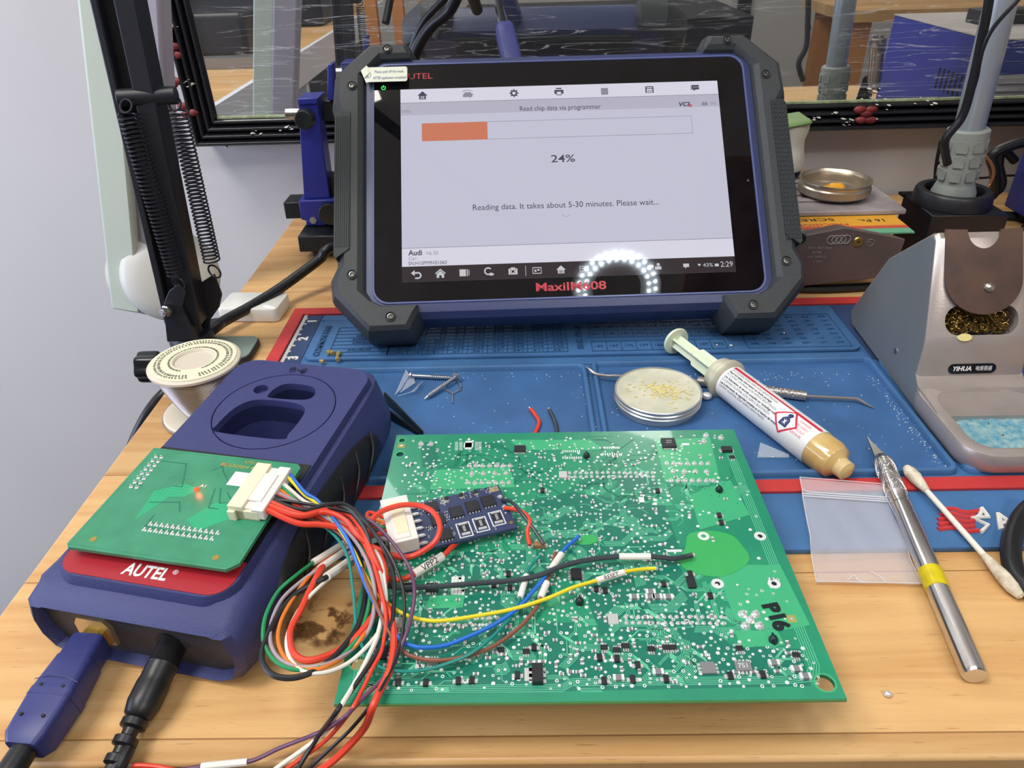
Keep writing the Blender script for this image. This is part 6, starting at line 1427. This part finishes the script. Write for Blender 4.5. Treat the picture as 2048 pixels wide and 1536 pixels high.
# tray block
tx0, tx1, ty0, ty1 = .2065, .2690, .2660, .3330
tb_ = MB(); tb_.prism(rrect(tx0, ty0, tx1, ty1, .015, 8), .0045, .0160, bev=.0028); tray_ = tb_.build('sponge_tray', SIL, sn, ang=30)
sl = V((0, .362-.3345, .0865-.0410)).normalized()
def SP(x, v, h=0): return V((x, .3345, .0410))+sl*v+V((0, -sl.z, sl.y))*h       # point on the sloping face
Msl = frame(SP(.2385, 0), (1, 0, 0), sl, (0, -sl.z, sl.y))
cap = MB(Msl); cap.prism(rrect(-.0185, .0010, .0195, .0165, .0073, 8), -.0160, .004)
cut(shell, [cap])
pkt = MB(); pkt.prism(rrect(tx0+.0065, ty0+.0065, tx1-.0065, ty1-.0125, .010, 8), .0075, .03)
cps = [MB().cyl(P(px, 777, .016)+V((0, .001, -.007)), P(px, 777, .016)+V((0, .001, .01)), .0036, n=24) for px in (1882, 1908)]+[MB().cyl((.2530, .3185, .009), (.2530, .3185, .03), .0036, n=24)]
cut(tray_, [pkt]+cps)
mb = MB(); mb.prism(rrect(tx0+.004, ty0+.004, tx1-.004, ty1, .013, 8), .0004, .0046); mb.build('base_pad', BLK, sn)
mb = MB(); mb.box(.2125, .32, .0004, .2635, .412, .0048); mb.build('base_pad', BLK, sn)
# side panel, darker grey
for sx in (-1, 1):
    rr = [[(XC(y)+sx*(hw(z)+.0002), y, z) for y, z in [(a+(cy_-a)*.05, b_+(cz_-b_)*.05) for a, b_ in prof[:-2]]+[(.322, .0060)]], [(XC(y)+sx*(hw(z)-.001), y, z) for y, z in [(a+(cy_-a)*.045, b_+(cz_-b_)*.045) for a, b_ in prof[:-2]]+[(.322, .0058)]]]
    o = MB().loft(rr).build('side_panel', SID, sn, ang=25)
    MB().cyl((XC(.36)+sx*hw(.02)+sx*.0001, .3570, .0200), (XC(.36)+sx*(hw(.02)+.0008), .3570, .0200), .0016, n=14).build('side_screw', STEEL, o)
# brown front plate with a notch
BRN = mat('scorched_plate', (72, 56, 50), .35, rgb2=(92, 68, 56), scale=50, metal=.3, bump=.05)
pts = [(-.0198, .0560), (-.0198, .0300)]+[(-.0198*math.cos(math.radians(a)), .0300-.0185*math.sin(math.radians(a))) for a in range(10, 171, 8)]+[(.0198, .0300), (.0198, .0560)]
pts += [(.0085*math.cos(math.radians(a)), .0555-.0098*math.sin(math.radians(a))) for a in range(0, 181, 12)]
mb = MB(Msl); mb.prism(pts, .0022, .0036); mb.build('front_plate', BRN, sn)
MB(Msl).cyl((0, .0275, -.001), (0, .0275, .0022), .004).build('plate_spacer', BLK, sn)
MB(Msl).lathe([(.0001, .0052), (.0010, .0052), (.0024, .0046), (.0028, .0036), (.0028, .003)], 20, MX.Translation((.0022, .0255, 0))).build('plate_screw', STEEL, sn)
MB(Msl).prism(rrect(-.0105, -.0128, .0105, -.0072, .0026), -.0014, -.0002) 
lbm = frame((.2385-.001, .3309, .0240), (1, 0, 0), V((0, .0025, .0150)).normalized(), V((0, -.0150, .0025)).normalized())
pl = MB(lbm).prism(rrect(-.0125, -.0028, .0125, .0028, .0027), .0001, .0007).build('name_plate', GLS, sn)
text('YiHUA', .0036, lbm @ frame((-.0055, 0, .00072), (1, 0, 0), (0, 1, 0), (0, 0, 1)), WHT, pl, 'maker_lettering', .00004, width=.0100, bold=.00012, shear=.15)
text('电烙铁座', .0030, lbm @ frame((.0060, 0, .00072), (1, 0, 0), (0, 1, 0), (0, 0, 1)), WHT, pl, 'maker_lettering', .00004, width=.0085)
# brass wool
BRW = mat('brass_wool', (150, 124, 66), .3, metal=.9); rnd = random.Random(12); mb = MB()
for i in range(300):
    u, v, h = rnd.uniform(-.0150, .0165), rnd.uniform(.003, .0145), rnd.uniform(-.010, -.001)
    pts = []; a = rnd.uniform(0, 6); rr = rnd.uniform(.0008, .0022); tw_ = rnd.choice((-1, 1)); b_ = rnd.uniform(-1, 1)
    for k in range(7): pts.append(Msl @ V((min(.0172, max(-.0165, u+rr*math.cos(a+k*.7*tw_)+b_*.0004*k)), min(.0155, max(.002, v+rr*math.sin(a+k*.7*tw_))), min(.0005, h+.0005*k*rnd.uniform(-.5, 1)))))
    mb.tube(pts, .00017, 4, 2)
mb.build('brass_wool', BRW, sn, kind='stuff')
MB(Msl).prism(rrect(-.0180, .0015, .0190, .0160, .007, 6), -.0157, -.0150).build('wool_cup', BLK, sn)
# sponge
SPG = mat('blue_sponge', (84, 144, 166), .9, rgb2=(146, 176, 176), scale=260, bump=1.0, bscale=500, wear=((24, 40, 48), .67, 420))
mb = MB(); nx_, ny_ = 44, 34; sx0, sx1, sy0, sy1 = tx0+.0078, tx1-.0078, ty0+.0078, ty1-.0150
for j in range(ny_+1):
    for i in range(nx_+1):
        u, v = i/nx_, j/ny_; ex = min(u, 1-u, v*.9)*9; x = sx0+(sx1-sx0)*u; y = sy0+(sy1-sy0)*v
        cr_ = .010; dx_ = max(0, cr_-(x-sx0), cr_-(sx1-x)); dy_ = max(0, cr_-(y-sy0))
        if dx_ > 0 and dy_ > 0:
            L_ = math.hypot(dx_, dy_)
            if L_ > cr_: k = cr_/L_; x += (1-k)*dx_*(1 if x < (sx0+sx1)/2 else -1); y += (1-k)*dy_
        if i < 14 and y > sy1-.010: y = sy1-.010-(.0001*i)
        mb.v.append(V((x, y, .0088+.0036*min(1, ex)+rnd.uniform(0, .0009))))
for j in range(ny_):
    for i in range(nx_): a = j*(nx_+1)+i; mb.f.append((a, a+1, a+nx_+2, a+nx_+1))
mb.build('sponge', SPG, sn, ang=180)
p_ = SP(.2303, -.0012, .0004); mb = MB(Msl); mb.prism(circ(-.0082, -.0001, .0038, 14, .0020), 0, .0005); mb.build('rosin_stain', AMB, sn)
# ---------------------------------------------------------------- black box with round base and grey-handled tool
bx_ = thing('black_tool_stand', 'black square box with a raised round ring, behind the silver holder', 'stand', (.3225, .534, 0))
Mb_ = rotz((.2960, .5085, 0), -2)
MB(Mb_).box(0, 0, .0003, .0540, .050, .0430).build('box', mat('black_enamel', (20, 21, 28), .28, bump=.03, bscale=500), bx_, bevel=.0008)
MB().lathe([(.0272, .0432), (.0272, .0450), (.0262, .0520), (.0250, .0535), (.0205, .0535), (.0195, .0520), (.0195, .0450), (.0001, .0450)], 48, MX.Translation((.3225, .536, 0))).build('ring', mat('black_satin', (28, 28, 32), .4), bx_)
GRP = mat('grey_rubber', (140, 146, 140), .6, bump=.08, bscale=900); TUB = mat('grey_paint_tube', (142, 150, 156), .3, metal=.2, coat=.4)
g0 = V((.3225, .536, .0453)); g1 = PY(1948, 255, .536); g2 = PY(2003, 0, .536); gd = (g2-g0).normalized(); Mg = along(g0, g2, (0, 1, 0)); zg = (g1-g0).dot(gd)
hh = thing('grey_handle_tool', 'grey tube tool with rubber grip standing in the black ring', 'tool', tuple(g0))
MB(Mg).lathe([(.0001, 0), (.0150, 0), (.0152, .006), (.0128, .0125), (.0122, .014), (.0140, zg-.004), (.0138, zg-.001), (.0125, zg), (.0001, zg)], 40).build('grip', GRP, hh)
mb = MB(Mg)
for k in range(3):
    for i in range(8):
        a = math.radians(45*i+10); z0_ = .017+k*(zg-.021)/3; z1_ = z0_+(zg-.021)/3-.003; R_ = .0128+.0014*(z0_/zg)
        ps = [[((R_+dr)*math.cos(a+da), (R_+dr)*math.sin(a+da), z) for da, z in ((-.26, z0_+.001), (-.20, z0_), (.20, z0_), (.26, z0_+.001), (.26, z1_-.001), (.20, z1_), (-.20, z1_), (-.26, z1_-.001))] for dr in (-.0006, .0009)]
        mb.loft(ps)
mb.build('grip_pads', GRP, hh)
MB(Mg).lathe([(.0100, zg-.002), (.0096, (g2-g0).length+.10), (.0001, (g2-g0).length+.10)], 36).build('tube', TUB, hh)
# cords by the tool
cd = thing('loose_cable', 'flat black cord hanging down along the grey tube tool', 'cord', tuple(PY(1893, 320, .515)))
MB().tube([PY(1990, -120, .50), PY(1978, 0, .50), PY(1963, 80, .503), PY(1946, 160, .505), PY(1925, 232, .508), PY(1893, 275, .510), PY(1890, 300, .511), PY(1895, 328, .512)], .0028, 10).build('cord', CBL, cd)
MB().tube([PY(2090, -60, .495), PY(2036, 0, .495), PY(1985, 58, .497), PY(1962, 110, .50), PY(1955, 150, .503), PY(1945, 185, .507)], .0013, 8).build('cord', CBL, cd)
cd = thing('loose_cable', 'black cords looping behind the grey tube tool above the bench', 'cord', (.35, .60, 0))
MB().tube([PY(2060, 282, .60), PY(2020, 292, .60), PY(1984, 312, .60), PY(1990, 345, .60), PY(1985, 390, .61), V((.39, .62, .004)), V((.45, .60, .004))], .0042, 10).build('cord', CBL, cd)
MB().tube([PY(2030, 322, .61), PY(2005, 300, .61), PY(1998, 330, .61), PY(1998, 380, .61), V((.385, .63, .004))], .0035, 10).build('cord', CBL, cd)
MB().tube([PY(2060, 350, .64), PY(2000, 352, .64), PY(1960, 356, .64), PY(1900, 352, .64)], .0010, 6).build('thin_cord', CBL, cd)
MB().tube([PY(1885, 282, .60), PY(1876, 330, .60), PY(1870, 388, .60), V((.345, .60, .004))], .0028, 8).build('cord', CBL, cd)
tag(MB().tube([PY(1972, 312, .575), PY(1984, 330, .575), PY(1987, 350, .575), PY(1978, 370, .575), PY(1965, 384, .57)], .0011, 6).build('copper_wire', mat('copper_orange', (176, 126, 84), .35, metal=.4)), 'thin orange copper wire curving beside the grey grip', 'wire')
tag(MB().tube([V((.36, .50, .0025)), P(2048, 472, .0025), P(2060, 450, .006), V((.42, .56, .01))], .0045, 10).build('black_strap', CBL), 'black strap on the bench right of the black box', 'strap')
# ---------------------------------------------------------------- blue power unit
BPS = mat('blue_steel_case', (46, 56, 136), .42, bump=.05, bscale=600, var=.04, scale=20)
ps = thing('bench_power_unit', 'blue steel bench power unit at the right edge, also seen in the mirror', 'power supply', (.51, .52, 0))
MB().box(.4200, .420, .0090, .600, .620, .1290).build('case', BPS, ps, bevel=.0015)
MB().box(.4195, .4195, .1290, .6005, .6205, .1300).build('top_sheet', mat('beige_dust_paper', (170, 162, 156), .7, var=.08, scale=20), ps)
for x, y in ((.432, .432), (.432, .608), (.588, .432), (.588, .608)): MB().cyl((x, y, .0002), (x, y, .0095), .007).build('rubber_foot', BLK, ps)
sl_ = MB(); 
for j in range(2):
    for i in range(8): sl_.box(.4192, .545+i*.0085, .045+j*.030, .4202, .547+i*.0085, .065+j*.030)
sl_.build('vent_slots', BLK, ps)
sl_ = MB()
for i in range(14): sl_.box(.495+i*.0055, .6198, .080, .4975+i*.0055, .6206, .104)
sl_.build('vent_slots', BLK, ps)
rl = MB().box(.430, .6198, .050, .480, .6206, .100).build('rating_plate', mat('silver_plate', (176, 172, 172), .4), ps)
for k in range(6): MB().box(.434, .6203, .056+k*.007, .434+(.04 if k % 2 else .03), .6208, .0578+k*.007).build('plate_print', mat('plate_ink', (110, 106, 110), .6), rl)
tag(MB().prism(rrect(.455, .50, .545, .53, .004), .1302, .1430, bev=.001).build('black_adapter', BLK), 'small black adapter block on top of the blue power unit', 'adapter')
# ---------------------------------------------------------------- dark key module, cards and lid at the back
MDB = mat('module_brown', (84, 72, 70), .42, rgb2=(96, 80, 74), scale=30)
md = thing('car_control_module', 'dark brown car control module with four-ring emblem propped behind the tablet', 'control module', (.235, .50, 0))
m0, m1, m2, m3, m4 = [PY(*a, .468) for a in ((1560, 480), (1690, 454), (1812, 478), (1795, 553), (1575, 588))]
m4.z = max(m4.z, .0062); m3.z = max(m3.z, .0062)
ps_ = [m0, m1, m2, V((m2.x-.002, .468, m3.z)), V((m0.x+.004, .468, m4.z))]
b_ = MB(); b_.loft([ps_, [V((p_.x, p_.y+.015, p_.z-.0035 if p_.z > .02 else p_.z)) for p_ in ps_]]); mo = b_.build('case', MDB, md, bevel=.001)
def on(px, py): p_ = PY(px, py, .4677); return p_
MT = lambda px, py: frame(on(px, py), V((1, 0, -.03)).normalized(), V((.03, 0, 1)).normalized(), V((0, -1, 0)))
EMB = mat('emblem_grey', (140, 134, 132), .5)
for i in range(4): c = on(1663+i*9.6, 480-i*.4); MB(frame(c, (1, 0, 0), (0, 0, 1), (0, -1, 0))).ring((0, 0, 0), .0030, .00035, 24, 6).build('ring_emblem', EMB, md)
c = on(1716, 484); MB(frame(c, (1, 0, 0), (0, 0, 1), (0, -1, 0))).lathe([(.0012, .0), (.0012, .0006), (.0030, .0006), (.0036, 0)], 24).build('brass_bush', BRS, md)
c = on(1602, 477); MB(frame(c, (1, 0, 0), (0, 0, 1), (0, -1, 0))).lathe([(.0016, .0), (.0020, .0008), (.0034, .0006), (.0036, 0)], 24).build('dark_bush', BLK, md)
c = on(1741, 485); MB(frame(c, (1, 0, 0), (0, 0, 1), (0, -1, 0))).ring((0, 0, 0), .0024, .0002, 24, 6).build('approval_mark', EMB, md); text('E1', .0026, MT(1741, 485), EMB, md, 'case_print', .00004)
for i, (s_, w_) in enumerate((('8K0 907 064', .016), ('BCM2', .006), ('H42 SW0123', .013), ('12V', .005))): text(s_, .0024, MT(1640 if i == 0 else 1634, 496+i*9), EMB, md, 'case_print', .00004, width=w_)
# pictures of code squares are left out of the case print
tag(MB().tube([V((.19, .476, .0032)), V((.215, .474, .0032)), V((.245, .476, .0032)), V((.262, .479, .0032)), V((.285, .492, .0032))], .0031, 8).build('short_cable', CBL), 'short black cable squeezed under the dark brown control module', 'cable')
# screwdriver set card, resting on a flat case
CRD = mat('card_orange', (214, 152, 40), .5); CR2 = mat('card_red', (190, 74, 50), .5); CR3 = mat('card_green', (96, 160, 124), .5); CR4 = mat('blister_grey', (150, 142, 142), .25, var=.25, scale=35)
tag(MB().box(.170, .515, .0004, .272, .640, .0385).build('cardboard_case', mat('kraft_card', (150, 112, 70), .7)), 'brown cardboard case under the screwdriver set card', 'box')
cs = thing('screwdriver_set_card', 'orange and green hanging card of a precision screwdriver set with grey blister', 'packaging', (.215, .53, .039))
MB().box(.165, .4860, .0388, .2740, .625, .0398).build('card', CR3, cs)
MB().box(.165, .4945, .0398, .2740, .4995, .0400).build('card_stripe', CR2, cs); MB().box(.165, .4995, .0398, .2740, .5200, .0400).build('card_stripe', CRD, cs)
CM = lambda x, y: frame((x, y, .04005), (-1, 0, 0), (0, -1, 0), (0, 0, 1))
text('PRECISION', .0066, CM(.2150, .5030), mat('card_red_ink', (178, 44, 40), .5), cs, 'card_lettering', .00004, width=.038, bold=.00006); text('SCREW', .0075, CM(.210, .5135), BLK, cs, 'card_lettering', .00004, width=.036, bold=.0001)
text('16 Pc.', .0075, CM(.254, .5100), BLK, cs, 'card_lettering', .00004, width=.0185, bold=.0001)
b_ = MB().box(.165, .520, .0398, .283, .618, .0440); b_.build('blister', CR4, cs, bevel=.0012)
for i in range(5): MB().box(.170, .540+i*.015, .0440, .235, .546+i*.015, .0458).build('blister_rib', CR4, cs, bevel=.0008)
# jar lid
jc = P(1669, 370, .052); 
jl = thing('jar_lid', 'upturned metal jar lid holding yellow rosin on the blister card', 'jar lid', (jc.x, jc.y, .044))
JR = .0262; MJ = MX.Translation((jc.x, jc.y, .0461))
JAL = mat('lid_metal', (186, 176, 160), .3, metal=.85)
MB(MJ).lathe([(.0001, 0), (JR-.003, 0), (JR-.0008, .0010), (JR, .0020), (JR, .0068), (JR-.0010, .0078), (JR-.0008, .0098), (JR+.0003, .0108), (JR+.0002, .0114), (JR-.0008, .0114), (JR-.0012, .0106), (JR-.0024, .0090), (JR-.0016, .0070), (JR-.0022, .0018), (.0001, .0014)], 72).build('lid', JAL, jl)
kn_ = MB(MJ)
for i in range(110):
    a = 2*math.pi*i/110; kn_.cyl((JR*math.cos(a), JR*math.sin(a), .0022), (JR*math.cos(a), JR*math.sin(a), .0062), .0003, n=5)
kn_.build('knurled_rim', JAL, jl)
mb = MB(MJ); mb.sph((-.002, -.001, .0025), .010, 16, (1.1, .7, .35)); mb.sph((.002, .002, .004), .006, 12, (1.2, .8, .5)); mb.build('yellow_rosin', mat('yellow_rosin', (232, 164, 24), .12, coat=.6), jl)
# pale nozzle tool standing behind the tablet's right side
nz = thing('pale_nozzle', 'pale grey plastic nozzle tool with a green top behind the tablet', 'tool', tuple(PY(1582, 352, .60)))
n0 = PY(1580, 346, .60); n0.z = .0466; n1 = PY(1582, 236, .60)
Mn = along(n0, n1); Ln = (n1-n0).length
MB(Mn).lathe([(.0001, 0), (.0080, 0), (.0085, .003), (.0085, .0055)], 24).build('tip', BLK, nz)
MB(Mn).lathe([(.0001, .005), (.0100, .005), (.0118, .009), (.0105, .020), (.0108, Ln*.62), (.0140, Ln*.78), (.0145, Ln-.003), (.0001, Ln-.003)], 32).build('body', mat('warm_white_plastic', (206, 200, 186), .4), nz)
MB(Mn).box(-.016, -.012, Ln-.004, .016, .012, Ln, None).build('green_top', mat('green_plastic', (110, 140, 84), .4), nz, bevel=.002)
# tablet top plug and leads
tp = thing('tablet_plug_cable', 'blue rectangular plug and two black leads on top of the tablet', 'cable', tuple(C0+ya*.09))
TM4 = tb.matrix_world
def tl_(x, y, z): return TM4 @ V((x*.001, y*.001, z*.001))
a_, b2 = tl_(-30, 92.5, -17), tl_(-36.5, 128, -17)
mb = MB(along(a_, b2, tuple(za))); L_ = (b2-a_).length
mb.loft([[(x, y, 0) for x, y in rrect(-.0062, -.0076, .0062, .0076, .002, 3)], [(x, y, L_*.86) for x, y in rrect(-.0062, -.0076, .0062, .0076, .002, 3)], [(x, y, L_) for x, y in rrect(-.0045, -.0045, .0045, .0045, .002, 3)]]); mb.build('plug_body', BLC, tp, bevel=.0004)
MB().tube([b2-(b2-a_)*.03, tl_(-38.5, 140, -18), tl_(-44, 170, -20), tl_(-70, 200, -24), tl_(-110, 190, -30), tl_(-125, 150, -40)], .0028, 10).build('lead', CBL, tp)
MB().tube([tl_(-55, 150, -28), PY(930, -30, .53), PY(898, 22, .535), PY(865, 50, .54), PY(842, 82, .545), PY(824, 125, .55), PY(815, 165, .555)], .0040, 12).build('lead', CBL, tp)
MB().tube([PY(925, -40, .545), PY(875, 12, .55), PY(850, 40, .553), PY(832, 75, .556), PY(818, 120, .56)], .0024, 10).build('lead', CBL, tp)

# bent plate and chrome sleeve at the back of the black stand, met in the mirror
mb = MB(); mb.loft([[(.332, .5620, .043), (.3505, .5620, .043), (.3495, .5620, .092), (.3460, .5620, .097), (.338, .5620, .090)], [(.332, .5635, .043), (.3505, .5635, .043), (.3495, .5635, .092), (.3460, .5635, .097), (.338, .5635, .090)]]); mb.build('rear_plate', mat('black_enamel', (20, 21, 28), .28), bx_)
MB().box(.296, .556, .0410, .3505, .5635, .0430).build('rear_flange', mat('black_enamel', (20, 21, 28), .28), bx_)
ma_ = along(V((.3470, .5710, .078)), V((.3390, .5740, .125)))
MB(ma_).lathe([(.0052, 0), (.0058, .001), (.0058, .010), (.0066, .011), (.0066, .036), (.0074, .038), (.0074, .050), (.0050, .051), (.0046, .046)], 28).build('chrome_sleeve', CHR, bx_)
# ================================================================ roots at the base of each thing
bpy.context.view_layer.update()
for o, loc in THINGS:
    if loc is None: continue
    o.location = loc
    inv_ = MX.Translation(V(loc)).inverted()
    for ch in o.children:
        ch.matrix_parent_inverse = inv_ @ ch.matrix_parent_inverse
